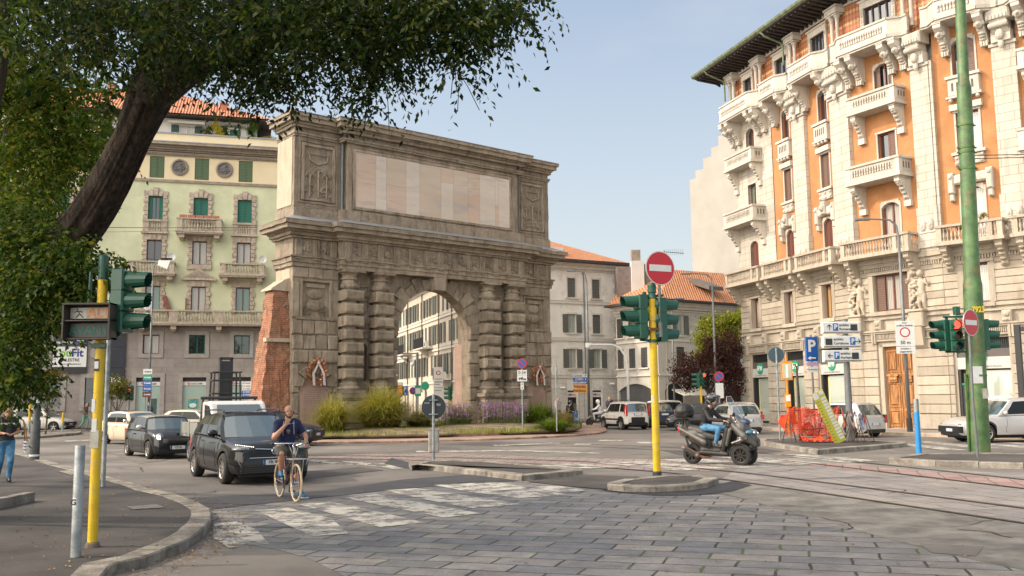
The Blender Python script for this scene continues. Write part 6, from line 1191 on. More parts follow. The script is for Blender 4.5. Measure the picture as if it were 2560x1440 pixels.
def lamppost(label, base, h, arm, rz, r=.08, mt=GREYP, double=False):
 t = T('lamp_post', label, 'lamp post', base, rz, 'street lamps around the square'); m = MB(); m.tube([(0, 0, 0), (0, 0, h*.45), (0, 0, h-.9)], [r, r*.85, r*.6], 10); m.build('pole', mt, t, smooth=True); m = MB()
 for s_ in ((-1, 1) if double else (-1,)): m.tube([(0, 0, h-.95), (s_*.08, 0, h-.35), (s_*.35, 0, h-.08), (s_*arm, 0, h)], [r*.6, r*.5, r*.45, r*.4], 8)
 m.build('arm', mt, t); m = MB()
 for s_ in ((-1, 1) if double else (-1,)): m.cbox(min(s_*arm, s_*(arm+.65)), max(s_*arm, s_*(arm+.65)), -.14, .14, h-.06, h+.03, .02)
 m.build('lamp_head', mt, t); return t
def PB(px, D, z): v = P(px, 995, D); return (v.x, v.y, z)
lamppost('grey street lamp standing beside the arrow boards', PB(1472, 69, .13), 11.1, .8, R(-10), .1)
lamppost('tall grey street lamp with long curved arm beside the purple leaved tree', PB(1791, 60, .13), 9.6, 1.3, R(-5), .1)
lamppost('short double armed street lamp in front of the low grey house', PB(1686, 66, .13), 8.6, .25, 0, .07, double=True)
t = lamppost('grey street lamp carrying the limited traffic zone sign on the palace pavement', (18.1, 43.4, .15), 9.9, 1.25, R(-8), .095); m = MB(); z = 3.55
m.box(-.42, .42, -.12, -.10, z+.68, z+1.5, 2); m.box(-.42, .42, -.12, -.10, z+.34, z+.66, 2); m.box(-.42, .42, -.12, -.10, z, z+.32, 2); m.X = Matrix.Translation((0, 0, 0)); face(m, 'ring', .23, -.12, z+.98); m.X = None
addtext(m, 'zona', .11, 0, -.124, z+1.42, 4, .003); addtext(m, 'traffico limitata', .115, 0, -.124, z+1.29, 4, .003); addtext(m, '50 m', .22, 0, -.124, z+.5, 4, .006); addtext(m, 'accesso a', .12, 0, -.124, z+.23, 4, .003); addtext(m, 'pagamento', .12, 0, -.124, z+.09, 4, .003); m.build('sign_plate', SMATS, t)
m = MB(); m.lathe([(.13, 0), (.12, .6)], 10); m.build('base', DARK, t)
t = lamppost('thin lamp post with three round cameras in front of the green house', PB(372, 58, .13), 10.6, .5, R(180), .075); m = MB()
for i in range(3): m.lathe([(.05, .1), (.22, .05), (.24, -.08), (.2, -.1), (.05, -.06)], 16, (.3, -.05, 7.0+i*.62), 'y'); m.tube([(0, 0, 6.8+i*.62), (.3, 0, 7.0+i*.62)], .03, 5)
m.build('round_camera', WHITEP, t); m = MB(); m.prism([(-1.1, 10.5), (-.35, 10.5), (-.3, 10.2), (-.9, 9.95)], -.1, .1, 'y'); m.build('reflector', WHT, t)
t = T('direction_sign', 'white, green, blue and brown arrow plates on a post by the bank door', 'direction sign', PB(368, 55, .13), 0); m = MB(); m.tube([(-.1, 0, 0), (-.1, 0, 3.7)], .035, 8); m.tube([(.2, 0, 0), (.2, 0, 3.7)], .035, 8); m.build('post', GALV, t); m = MB()
for i, k in enumerate((2, 6, 3, 3, 7)): z = 3.65-i*.33; m.box(-.26, .26, -.06, -.04, z-.3, z, k); m.prism([(-.2, z-.15), (-.12, z-.08), (-.12, z-.22)], -.064, -.06, 'y', 4 if k == 2 else 2); m.box(-.08, .2, -.064, -.06, z-.19, z-.13, 4 if k == 2 else 2)
m.build('sign_plate', SMATS+[mat('brown_sign', (.16, .04, .03), .5)], t)
t = T('direction_sign', 'white and blue arrow plates beside the brick buttress', 'direction sign', PB(617, 55, .13), 0); m = MB(); m.tube([(-.2, .04, 0), (-.2, .04, 2.9)], .035, 8); m.build('post', GALV, t); m = MB()
for i, k in enumerate((2, 2, 2, 3, 3)): z = 2.85-i*.17; m.box(-.26, .26, -.06, -.04, z-.16, z, k); m.prism([(-.22, z-.08), (-.14, z-.03), (-.14, z-.13)], -.064, -.06, 'y', 4 if k == 2 else 2); m.box(-.08, .2, -.064, -.06, z-.1, z-.06, 4 if k == 2 else 2)
m.build('sign_plate', SMATS, t)
t = T('camera_mast', 'white curved mast with a traffic camera in front of the off white house', 'mast', PB(1571, 62, .0), 0); m = MB(); m.tube([(0, 0, 0), (0, 0, 3.6), (-.12, 0, 4.5), (-.5, 0, 5.1), (-1.0, 0, 5.3), (-2.45, 0, 5.32)], [.1, .09, .08, .07, .06, .05], 10); m.build('mast', WHITEP, t, smooth=True); m = MB(); m.ball((-2.6, 0, 5.2), .16, 12, 8); m.cbox(-2.75, -2.35, -.1, .1, 5.25, 5.42, .03); m.build('camera', WHT, t)
def smalltl(label, base, h, heads, polemt=YP, lit=0):
 t = T('traffic_light', label, 'traffic light', base, 0); pole(t, h, .07, polemt)
 for dx, rz, l in heads: signal(t, (dx, 0, h-.05), rz, l, 1.1)
 m = MB(); m.tube([(0, 0, h), (0, 0, h+.95)], .05, 8); m.build('bracket', GREENP, t); return t
smalltl('small traffic light showing red on a yellow pole near the purple leaved tree', PB(1753, 58, .13), 2.35, [(.2, 0, 0), (-.2, R(-90), -1)])
smalltl('small traffic light showing red in front of the grey bank wall', PB(322, 56, .13), 1.9, [(.2, 0, 0), (-.2, R(-90), -1), (.45, R(90), -1)] if False else [(.1, 0, 0), (-.25, R(-90), -1)], GALV)
t = T('no_parking_sign', 'small no parking disc beside the tall street lamp near the palace corner', 'road sign', PB(1799, 57, .13), 0); pole(t, 2.9, .03, GALV); sgn('sign_plate', t, 'nopark', .3, 2.9, -.05, lambda m: m.box(-.24, .24, -.07, -.05, 1.6, 2.5, 2))
# tram mast with signals
t = T('tram_mast', 'thick stepped green steel tram mast with number 7923 and traffic signals', 'mast', (13.74, 28.11, .14)); m = MB(); L_ = lambda z: .36*z/14.5
m.lathe([(.0, 0)], 3, cap=False) if False else None; prof = [(.30, 0), (.285, 1.0), (.27, 4.95), (.262, 5.0), (.225, 5.25), (.215, 10.5), (.21, 11.05), (.165, 11.3), (.15, 14.6)]; m.tube([(L_(z), 0, z) for r_, z in prof], [r_ for r_, z in prof], 24); m.build('shaft', TRAM, t, smooth=True, ang=40)
m = MB()
for z in (8.5, 9.0, 9.15, 9.85, 2.2): m.lathe([(.235+.06*(z < 3), 0), (.235+.06*(z < 3), .06)], 20, (L_(z), 0, z)); m.box(L_(z)-.3, L_(z)+.3, -.03, .03, z+.01, z+.05)
m.build('clamp', mat('tram_dark_green', (.07, .15, .04), .6, .3), t); m = MB(); m.tube([(-.34, -.05, 0), (-.3, -.05, 2.3)], .035, 8); m.build('conduit', TRAM, t)
m = MB(); addtext(m, '7923', .24, L_(4.2)+.0, -.285, 4.18, 0, .01, .8); m.build('number', mat('yellow_number', (.7, .5, .02), .5), t); m = MB(); m.box(-.22, .1, -.285, -.26, 2.0, 2.5, 0); m.box(.02, .24, -.28, -.25, 1.55, 1.85, 1); m.build('stickers', [WHITEP, MATS['faded_sticker']], t)
signal(t, (-.52, -.12, 2.95), R(-14), 0, 1.22); signal(t, (-.80, .12, 2.98), R(-78), -1, 1.2); signal(t, (.42, .05, 2.98), R(88), -1, 1.2); m = MB(); m.tube([(-.8, .05, 2.95), (.42, .05, 2.95)], .03, 8); m.tube([(-.8, .05, 4.0), (.42, .05, 4.0)], .03, 8); m.cbox(-.5, -.34, -.1, .05, 4.05, 4.3, .02, 0); m.tube([(-.42, -.05, 4.05), (-.5, -.12, 3.9)], .012, 5); m.build('bracket', GREENP, t)
t = T('no_entry_sign', 'no entry disc on a thin grey post before the green tram mast', 'road sign', (12.42, 25.53, .14), R(34)); m = MB(); m.tube([(0, 0, 0), (-.03, .02, 1.5), (-.0, 0, 3.9)], .038, 10); m.build('pole', GREYP, t); sgn('sign_plate', t, 'noentry', .36, 3.62, -.05)
for k, (a, b_) in enumerate((((14.0, 28.0, 9.05), (26, 31, 9.9)), ((14.0, 28.0, 8.95), (26, 26, 8.6)))):
 o = T('tram_wire', 'span wire from the green tram mast running right, '+('upper' if k == 0 else 'lower')+' of the two', 'wire', a, 0); m = MB(); m.tube([(0, 0, 0), tuple(Vector(b_)-Vector(a))], .014, 5); m.build('cable', DARK, o)
a, b_ = P(0, 566, 60), P(740, 569, 60); o = T('overhead_wire', 'thin overhead tram wire crossing in front of the green house', 'wire', a, 0); m = MB(); m.tube([(0, 0, 0), tuple((b_-a)*.5+Vector((0, 0, -.05))), tuple(b_-a)], .022, 5); m.build('cable', DARK, o); a2 = Vector((0, .3, -.42)); m = MB(); m.tube([a2, tuple(b_-a+a2*.2)], .012, 5); m.build('guy', DARK, o)
b = T('bollard', 'bright blue bollard with a bare grey top beside the right hand island', 'bollard', (12.4, 29.18, 0)); m = MB(); m.lathe([(.085, 0), (.08, 1.25), (.078, 1.3)], 16, m=0); m.lathe([(.079, 1.3), (.078, 1.66), (.07, 1.7), (.02, 1.71)], 16, m=1); m.build('tube', [mat('cyan_blue', (.02, .24, .58), .5, .08), GALV], b, smooth=True, ang=40)
# parking guidance boards
t = T('parking_guide_sign', 'grey post with three white parking boards reading ambito Romana, Curtatone and Aurispa', 'direction sign', (12.55, 35.44, .15), R(3)); m = MB(); m.tube([(0, 0, 0), (0, 0, 2.0), (0, 0, 4.45)], [.15, .12, .10], 14); m.lathe([(.16, 0), (.16, .1)], 14); m.lathe([(.12, 4.42), (.12, 4.5)], 14); m.build('post', GREYP, t)
m = MB()
for i, (tx, dr) in enumerate((('Romana', 0), ('Curtatone', 1), ('Aurispa', 2))):
 z = 3.98-i*.53; m.cbox(-.98, .48, -.30, -.12, z, z+.44, .03, 2); m.box(-.94, .44, -.31, -.30, z+.04, z+.06, 4); px_ = -.48 if dr != 1 else .15; bx = .22 if dr != 1 else -.76
 m.cbox(px_-.1, px_+.1, -.315, -.3, z+.1, z+.38, .01, 3); addtext(m, 'P', .25, px_, -.32, z+.235, 2, .008); m.box(bx-.13, bx+.13, -.31, -.3, z+.1, z+.34, 4); tx0 = -.34 if dr != 1 else -.58
 addtext(m, 'ambito', .135, tx0, -.305, z+.31, 4, .004, 1, 0, 'LEFT'); addtext(m, tx, .135, tx0, -.305, z+.16, 4, .004, 1, 0, 'LEFT'); ax = -.72 if dr != 1 else .34
 d = [(0, 1), (1, 0), (-1, 0)][dr]; c_ = (ax, z+.23); m.tube([(c_[0]-d[0]*.1, -.31, c_[1]-d[1]*.1), (c_[0]+d[0]*.1, -.31, c_[1]+d[1]*.1)], .014, 5, 4)
 for s_ in (-1, 1): m.tube([(c_[0]+d[0]*.1, -.31, c_[1]+d[1]*.1), (c_[0]+d[0]*.02+s_*d[1]*.08, -.31, c_[1]+d[1]*.02+s_*d[0]*.08)], .014, 5, 4)
m.build('sign_board', SMATS, t)
t = T('parking_sign', 'tall blue parking P sign with white left arrow and a small street plate', 'road sign', (11.45, 36.1, .15), R(8)); pole(t, 4.0, .04, GREYP); m = MB(); m.cbox(-.26, .22, -.10, -.02, 2.98, 3.92, .02, 3); m.box(.22, .3, -.09, .0, 2.9, 3.92, 0); addtext(m, 'P', .62, -.03, -.11, 3.55, 2, .02); m.tube([(-.14, -.105, 3.1), (.12, -.105, 3.1)], .03, 6, 2); m.prism([(-.2, 3.1), (-.08, 3.18), (-.08, 3.02)], -.115, -.10, 'y', 2)
m.box(-.24, .24, -.08, -.05, 2.80, 2.96, 7); m.box(-.22, .2, -.08, -.05, 2.56, 2.77, 2); addtext(m, 'Porta Romana, 10', .07, 0, -.083, 2.67, 4, .002); m.build('sign_plate', SMATS+[mat('lilac_tag', (.45, .33, .55), .5, .3, 20)], t)
t = T('traffic_sign', 'small round dark sign seen from behind on a thin post by the orange netting', 'road sign', (10.36, 37.0, .15), 0); pole(t, 3.55, .04, GALV); m = MB(); m.disc((0, 3.28), .31, .04, .055, 36); m.build('sign_plate', mat('teal_back', (.05, .10, .13), .5, .1), t)
t = T('bus_stop', 'orange bus stop post with timetable frame beyond the netting', 'bus stop', (11.75, 40.6, .15), R(-6)); OR = mat('stop_orange', (.75, .27, .01), .5, .08); m = MB(); m.tube([(.02, 0, 0), (.02, 0, 3.4)], .045, 8); m.build('post', OR, t); m = MB(); m.box(-.2, .26, -.05, .03, 2.35, 3.15, 0); m.box(-.16, .22, -.06, -.05, 2.42, 3.07, 1); m.box(-.02, .08, -.065, -.06, 2.45, 3.02, 2); m.build('timetable', [OR, mat('faded_paper', (.52, .48, .33), .6, .06), WHT], t); m = MB(); m.cbox(-.1, .14, -.12, .04, 1.2, 1.75, .02, 0); m.box(-.07, .11, -.13, -.12, 1.45, 1.7, 1); m.build('box', [OR, WHT], t)
# fence of orange netting, stacked works signs
BX, BY = 9.85, 34.4
t = T('works_barrier', 'steel works barrier wrapped in torn orange netting on the island', 'barrier', (BX+.95, BY+.2, .15), R(4)); RST = mat('rusty_steel', (.10, .07, .055), .7, .3, 8)
m = MB()
for x in (-.75, .55): m.tube([(x-.1, -.35, 0), (x, 0, 1.2), (x+.35, .4, 0)], .018, 6); m.tube([(x-.2, .3, 0), (x, 0, 1.2)], .018, 6)
m.tube([(-.75, 0, 1.15), (1.0, 0, 1.2)], .018, 6); m.tube([(-.75, 0, .45), (1.0, 0, .5)], .018, 6); m.tube([(-.65, -.1, .2), (.8, -.2, .15)], .015, 6); m.build('frame', RST, t)
q = random.Random(21); m = MB()
def net(f, nu, nv, th=.009):
 for i in range(nu+1):
  pts = [f(i/nu, j/nv) for j in range(nv+1)]
  for j in range(nv):
   if q.random() < .93: m.tube([pts[j], pts[j+1]], th, 3, caps=False)
 for j in range(nv+1):
  pts = [f(i/nu, j/nv) for i in range(nu+1)]
  for i in range(nu):
   if q.random() < .93: m.tube([pts[i], pts[i+1]], th*1.2, 3, caps=False)
fn = lambda u, v: (-.85+1.95*u-.12*v, -.05-.22*v*math.sin(u*9)-.1*math.sin(u*21+v*3)+.02, 1.22-.95*v+.05*math.sin(u*7)-.03*math.sin(u*31)*(1-v))
net(fn, 44, 20); net(lambda u, v: (-.65+1.6*u, .2+.1*math.sin(u*11), 1.2-.85*v+.04*math.sin(u*9)), 34, 16)
for i in range(7): m.tube([(-.85-.04*i, -.1, 1.0), (-1.0-.03*i, -.2+.03*i, .7), (-1.02+.05*i, -.2, .45-.04*i)], [.02, .025, .01], 4)
net(lambda u, v: (-.4+1.4*u, -.35+.5*v, .06+.16*math.sin(PI*v)*abs(math.sin(u*8+1))+.03*math.sin(u*40)), 36, 9, .016); m.build('netting', mat('orange_net', (.78, .09, .025), .6, .15, 6), t)
t = T('survey_board', 'long yellow board with pasted paper slips leaning on the netting barrier', 'board', (BX+1.9, BY-.15, .15), R(0)); m = MB(); m.X = Matrix.Rotation(R(-25), 4, 'Y') @ Matrix.Rotation(R(6), 4, 'X'); m.box(-.2, .24, -.02, .02, 0, 2.0, 0); m.box(-.19, .0, -.026, -.02, 1.75, 1.98, 1); m.box(.05, .22, -.026, -.02, 1.85, 1.98, 1)
for i in range(14): m.box(.03+q.uniform(-.01, .01), .21, -.025, -.021, .1+i*.12, .1+i*.12+.08, 1); m.box(-.18, -.08, -.024, -.021, .14+i*.115, .155+i*.115, 2)
m.X = None; m.build('panel', [mat('acid_yellow', (.42, .42, .05), .5, .05), mat('paper_slip', (.60, .60, .62), .7, .1, 12), INK], t)
def easel(label, x, rz, kind, h=.62):
 t = T('works_sign', label, 'works sign', (BX+x, BY+.25, .15), rz, 'temporary works signs on folding stands'); m = MB()
 for s_ in (-1, 1): m.tube([(s_*.3, -.25, 0), (s_*.05, .0, 1.1)], .014, 5); m.tube([(s_*.3, .35, 0), (s_*.05, .0, 1.1)], .014, 5)
 m.tube([(-.3, -.25, .02), (.3, -.25, .02)], .014, 5); m.build('stand', RST, t); m = MB(); m.X = Matrix.Rotation(R(-12), 4, 'X')
 if kind == 'tri': m.prism([(-.38, .55), (.38, .55), (0, 1.25)], -.06, -.04, 'y', 1); m.prism([(-.26, .62), (.26, .62), (0, 1.08)], -.066, -.06, 'y', 5); m.box(-.06, .06, -.07, -.066, .68, .85, 4)
 if kind == '30': m.disc((0, .8), .34, -.05, -.04, 28, 0); face(m, 'ring', .33, -.05, .8); addtext(m, '30', .32, 0, -.065, .8, 4, .01)
 if kind == 'arrow': m.disc((0, .72), .33, -.05, -.04, 28, 2); m.disc((0, .72), .31, -.054, -.05, 28, 3); m.tube([(-.14, -.06, .9), (.1, -.06, .58)], .03, 6, 2); m.prism([(.16, .5), (-.02, .54), (.14, .7)], -.07, -.054, 'y', 2)
 m.X = None; m.build('sign_plate', SMATS, t)
easel('orange triangular works sign folded at the end of the barrier', 2.35, R(62), 'tri'); easel('round 30 speed limit disc with red rim leaning by the barrier', 2.62, R(58), '30'); easel('round blue disc with white arrow, rightmost of the works signs', 2.95, R(56), 'arrow')
t = T('steel_rods', 'pair of tall bent rusty steel rods standing behind the netting', 'rods', (BX+.85, BY+1.2, .15)); m = MB(); m.tube([(0, 0, 0), (0, 0, 2.75), (-.05, 0, 2.85), (-.12, 0, 2.85)], .03, 6); m.tube([(.12, .05, 0), (.03, .03, 2.6), (.0, 0, 2.8)], .03, 6); m.build('rod', RST, t)
# signs beyond the arch
def panelsign(label, px, D, z0, z1, w_, cols_, rz=0, cat='road sign', texts=(), nm='road_sign', rnd=None):
 b_ = PB(px, D, .1); t = T(nm, label, cat, b_, rz); pole(t, z1-.05, .04, GALV); m = MB()
 if rnd is None: m.box(-w_/2, w_/2, -.07, -.05, z0, z1, cols_[0])
 else: m.disc((0, (z0+z1)/2), rnd, -.07, -.05, 24, cols_[0])
 for (a, b, c, d, k) in cols_[1:]: m.box(a, b, -.075, -.07, c, d, k)
 for tx, s_, x, z, k in texts: addtext(m, tx, s_, x, -.08, z, k, .006)
 return m.build('sign_plate', SMATS, t)
panelsign('orange works detour board with warning triangle seen through the arch', 997, 60, 1.9, 2.85, .55, [5, (-.24, .1, 2.6, 2.63, 4), (-.24, .2, 2.45, 2.48, 4), (-.24, .0, 2.3, 2.33, 4), (-.2, .15, 2.15, 2.18, 4), (-.27, .27, 2.66, 2.85, 2)])
panelsign('blue parking sign with upward arrow seen through the arch', 1013, 60, 2.0, 2.6, .35, [3], texts=(('P', .34, 0, 2.4, 2), ('I', .2, 0, 2.12, 2)))
t = T('no_parking_sign', 'no parking disc seen through the arch behind the grasses', 'road sign', PB(1033, 61, .1)); pole(t, 2.4, .03, GALV); sgn('sign_plate', t, 'nopark', .24, 2.3, -.05)
panelsign('green bordered white notice sign seen through the arch', 1045, 59, 1.95, 2.6, .38, [6, (-.15, .15, 2.1, 2.45, 2)])
panelsign('tall white information board with red ring seen through the arch', 1096, 62, 1.9, 3.85, .62, [2, (-.25, .25, 3.05, 3.08, 4), (-.25, .25, 2.85, 2.9, 4), (-.25, .1, 2.7, 2.73, 4), (-.31, .31, 2.5, 2.52, 4), (-.25, .2, 2.3, 2.33, 4)], texts=(('O', .42, 0, 3.45, 1),))
panelsign('round dark green shop sign seen through the arch', 1063, 64, 2.35, 2.95, .6, [6], rnd=.28)
t = smalltl('small dark traffic light on a yellow topped pole seen through the arch', PB(1128, 61, .1), 1.75, [(-.12, R(-100), -1)], YP)
t = T('camera_mast', 'dark mast with dome camera on a bracket seen through the arch', 'mast', PB(1043, 66, .1)); m = MB(); m.tube([(0, 0, 0), (0, 0, 5.0)], .1, 8); m.tube([(0, 0, 4.95), (-1.1, 0, 4.95)], .05, 6); m.build('mast', GREYP, t); m = MB(); m.ball((-.35, 0, 4.2), .15, 10, 8); m.tube([(-.35, 0, 4.3), (-.35, 0, 4.95)], .03, 5); m.cbox(-1.0, -.7, -.08, .08, 4.6, 4.72, .02); m.build('camera', WHT, t)
# little striped posts far left
for px, z in ((72, 1084), (156, 1077)):
 g = G(px, z, .13); t = T('marker_post', 'yellow topped marker post, '+('taller and nearer' if px < 100 else 'shorter and farther')+' of the two on the far left island', 'post', (g.x, g.y, .13), 0, 'yellow topped marker posts'); m = MB(); h = 1.72 if px < 100 else 1.15; m.lathe([(.07, 0), (.07, h*.4)], 10, m=1); m.lathe([(.07, h*.4), (.07, h-.1), (.06, h)], 10, m=0); m.build('tube', [YP, GALV], t)
t = T('black_frame', 'black steel frame post at the right edge in front of the bank', 'frame', (21.6, 40.2, .15), R(-40)); m = MB(); m.cbox(-.12, .12, -.1, .1, 0, 4.6, .02); m.box(.12, 2.0, -.05, .05, 4.3, 4.5); m.build('post', DARK, t)
# ---------------- cars ----------------
TYRE = mat('tyre', (.022, .021, .021), .85, .2, 12); RIMS = mat('alloy', (.42, .40, .37), .35, .1, 6, metal=.7); CGL = mat('car_glass', (.03, .062, .07), .03, 0, coat=1, spec=.9); MATS['car_glass'].node_tree.nodes['Principled BSDF'].inputs['IOR'].default_value = 2.0; CGS = mat('side_glass', (.012, .016, .017), .06, 0, spec=.35)
BLK = mat('black_trim', (.014, .014, .015), .5, .1, 9); CHR = mat('chrome', (.6, .6, .6), .12, 0, metal=1); LLENS = mat('lamp_lens', (.22, .23, .24), .1, .6, 30, metal=.6, coat=1); TAIL = mat('tail_lamp', (.45, .015, .015), .15, .1, coat=1)
HL = mat('lit_headlamp', (1, .9, .7), .3, 0, emis=(1, .9, .72), es=3.5); PLATE = mat('plate_white', (.62, .63, .62), .4, .03)
def paintc(n, c, me=0.0): return mat('paint_'+n, c, .13 if c[0] < .03 else .35, .05, 2, coat=0 if c[0] < .03 else .9, metal=me, spec=.55 if c[0] < .03 else .3)
def interp(x, pts): return float(np.interp(x, [p[0] for p in pts], [p[1] for p in pts]))
def wheel(par, x, y, r, w_, spokes=5, rimm=RIMS):
 sg = 1 if y > 0 else -1; k = ('wheel', round(r, 3), round(w_, 3), spokes, rimm.name)
 if k not in WCACHE:
  m = MB(); m.lathe([(r*.66, -w_/2), (r*.9, -w_/2), (r*.985, -w_*.38), (r, -w_*.2), (r, w_*.2), (r*.985, w_*.38), (r*.9, w_/2), (r*.66, w_/2)], 28, (0, 0, 0), 'y', cap=False); a = m.mesh('tyre', TYRE, True)
  m = MB(); m.lathe([(r*.67, w_*.45), (r*.63, w_*.40), (r*.60, w_*.1)], 26, (0, 0, 0), 'y', 0, cap=False); m.lathe([(.01, -.02), (r*.6, -.02)], 20, (0, w_*.1, 0), 'y', 1, cap=False); m.lathe([(.02, w_*.4), (r*.15, w_*.38), (r*.17, w_*.2)], 12, (0, 0, 0), 'y', 0, cap=False)
  for i in range(spokes):
   m.X = Matrix.Rotation(2*PI*i/spokes, 4, 'Y'); q = r*(.10 if spokes < 7 else .055)
   m.add([(-q, w_*.36, r*.1), (q, w_*.36, r*.1), (q*.8, w_*.42, r*.65), (-q*.8, w_*.42, r*.65), (-q, w_*.1, r*.1), (q, w_*.1, r*.1), (q*.8, w_*.1, r*.65), (-q*.8, w_*.1, r*.65)], [(0, 1, 2, 3), (0, 4, 5, 1), (1, 5, 6, 2), (2, 6, 7, 3), (3, 7, 4, 0)], 0); m.X = None
  WCACHE[k] = (a, m.mesh('rim', [rimm, BLK]))
 a, b = WCACHE[k]; o = T('wheel', None, None, (x, y, r), 0); o.parent = par; o.rotation_euler = (0, 0, 0 if sg > 0 else PI); linkmesh('tyre', a, o); linkmesh('rim', b, o); return o
def car(label, loc, hd, S):
 L_, W, H, wb, r = S['L'], S['W'], S['H'], S['wb'], S['r']; hw = W/2; xf0, xr0 = wb/2+S.get('fo', 0), -wb/2+S.get('fo', 0); F_, B_ = L_/2, -L_/2
 t = T('car', label, 'car', (loc[0], loc[1], 0), math.atan2(hd[1], hd[0])); zb = S.get('zb', .2); top = [(a*L_/2, z) for a, z in S['top']]; col = S['col']; Ra = r+.055; clad = S.get('clad')
 wt = S.get('w', [(-1, .80), (-.97, .88), (-.86, .96), (-.5, 1), (.5, 1), (.82, .95), (.95, .86), (1, .74)])
 sec = [(0, .90), (.08, .965), (.3, 1.0), (.55, 1.0), (.8, .975), (.93, .945), (1, .88)]
 xs = sorted({*np.linspace(B_, F_, 22).round(3), *[round(xw+Ra*math.cos(PI*i/12), 3) for xw in (xf0, xr0) for i in range(13)], F_-.03, B_+.03, F_-.1, B_+.1}); xs = [x for x in xs if B_ <= x <= F_]
 def ytop(x, z):
  zt = interp(x, top); tt = max(0, min(1, (z-zb)/(zt-zb))); return hw*interp(x/F_, wt)*interp(tt, sec)
 rings = []
 for x in xs:
  zt = interp(x, top); w_ = hw*interp(x/F_, wt); e = min(F_-x, x-B_); zl0 = zb+max(0, .10-e)*1.0; zl = zl0
  for xw in (xf0, xr0):
   if abs(x-xw) < Ra: zl = max(zl, r+math.sqrt(Ra*Ra-(x-xw)**2))
  pts = [(0, zl0), (w_*.6, zl0), (w_-.24 if zl > zl0 else w_*.88, zl if zl > zl0 else zl0)]
  for tt, ff in sec:
   z = zb+(zt-zb)*tt; z = max(z, zl+(zt-zl)*tt*.999 if zl > zl0 else zl0); pts.append((w_*interp((z-zb)/(zt-zb), sec), z))
  pts += [(w_*.72, zt+.018), (w_*.4, zt+.035), (0, zt+.042)]; rings.append((x, pts))
 m = MB(); n = len(rings[0][1]); full = 2*n-2
 for x, pts in rings:
  m.v += [(x, y, z) for y, z in pts]+[(x, -y, z) for y, z in pts[-2:0:-1]]
 def mid(j): k = j if j < n else full-j; return 1 if clad and k in (2, 3) else 0
 for i in range(len(rings)-1):
  for j in range(full):
   k = (j+1) % full; a = i*full; zz = (m.v[a+j][2]+m.v[a+k][2])/2; jj = min(j if j < n else full-j, k if k < n else full-k); arch = any(abs(rings[i][0]-xw) < Ra+.04 for xw in (xf0, xr0))
   m.f.append((a+j, a+k, a+full+k, a+full+j)); m.m.append(1 if (jj <= 2 or (clad and (jj == 3 or (jj == 4 and arch)))) else 0)
 m.f += [tuple(range(full))[::-1], tuple(range((len(rings)-1)*full, len(rings)*full))]; m.m += [0, 0]
 o = m.build('body', [col, BLK], t, smooth=True, ang=38); m = MB(); m.box(B_+.25, F_-.25, -hw+.27, hw-.27, .17, .62); m.build('underbody', BLK, t)
 # cabin
 xa, xb, xc, xd = [q*F_ for q in S['cab']]; yr = hw*S.get('rw', .70); N = 12; gl = [MB() for _ in range(3)]; cb = MB(); br = S['side']; roofc = S.get('roof', 0)
 zt_ = lambda u: H-.045*abs(2*u-1)**2.2-S.get('rd', 0)*(u)
 def sp(u, v, s_):
  xl, xu = xa+(xd-xa)*u, xb+(xc-xb)*u; zl = interp(xl, top)-.01; yl = hw*interp(xl/F_, wt)*.93; vv = v; x = xl+(xu-xl)*vv; z = zl+(zt_(u)-.035-zl)*vv; return (x, s_*(yl+(yr-yl)*(vv**1.9*.8+vv*.2)), z)
 us = sorted({0, 1, *np.linspace(0, 1, 9), *[q for a in br for q in a]}); vs_ = [0, .07, .5, .86, 1]
 for s_ in (-1, 1):
  for i in range(len(us)-1):
   for j in range(4):
    c = (us[i]+us[i+1])/2; g = j in (1, 2) and any(a <= c <= b for a, b in br); tgt = gl[0] if g else cb
    tgt.add([sp(us[i], vs_[j], s_), sp(us[i+1], vs_[j], s_), sp(us[i+1], vs_[j+1], s_), sp(us[i], vs_[j+1], s_)], [(0, 1, 2, 3)], 0 if g else (2 if j > 0 and j < 3 and .3 < c < .7 else 0))
 ss = [-1, -.9, -.6, -.2, .2, .6, .9, 1]
 for u, bul, gi, dd in ((0, .16, 1, 1), (1, .08, 2, -1)):
  def wp(s_, v): a, b = sp(u, v, 1), 0; return (a[0]+dd*bul*(1-s_*s_)*(1-.55*v), a[1]*s_, a[2]+(1-s_**4)*.05*v)
  for i in range(7):
   for j in range(4):
    g = 0 < i < 6 and j in (1, 2); (gl[gi] if g else cb).add([wp(ss[i], vs_[j]), wp(ss[i+1], vs_[j]), wp(ss[i+1], vs_[j+1]), wp(ss[i], vs_[j+1])], [(0, 1, 2, 3)], 0)
 for i in range(len(us)-1):
  for k in range(7):
   def rp(u, s_): a = sp(u, 1, 1); e = 1 if u == 0 else (-.5 if u == 1 else 0); return (a[0]+e*(.16 if u == 0 else .16)*(1-s_*s_)*.45, a[1]*s_, a[2]+(1-s_**4)*.05)
   cb.add([rp(us[i], ss[k]), rp(us[i+1], ss[k]), rp(us[i+1], ss[k+1]), rp(us[i], ss[k+1])], [(0, 1, 2, 3)], 1)
 c_ = cb.build('cabin', [col, S.get('roofc', col), BLK], t, smooth=True, ang=38)
 gl[1].build('windscreen', CGL, t, smooth=True, ang=50); gl[0].build('side_windows', CGS, t); gl[2].build('rear_window', CGL, t)
 for xw in (xf0, xr0):
  for y in (hw-.115, -hw+.115): wheel(t, xw, y, r, S.get('tw', .21), S.get('sp', 5), S.get('rim', RIMS))
 # door seams, handles, mirrors
 m = MB()
 for x in S.get('seams', (xa*.7, xa*.7-1.0, xr0+.35)):
  for s_ in (-1, 1): m.tube([(x-.06*(z > .6), s_*(ytop(x, z)+.001), z) for z in np.linspace(zb+.12, interp(x, top)-.02, 7)], .006, 4)
 m.build('door_seams', BLK, t); m = MB()
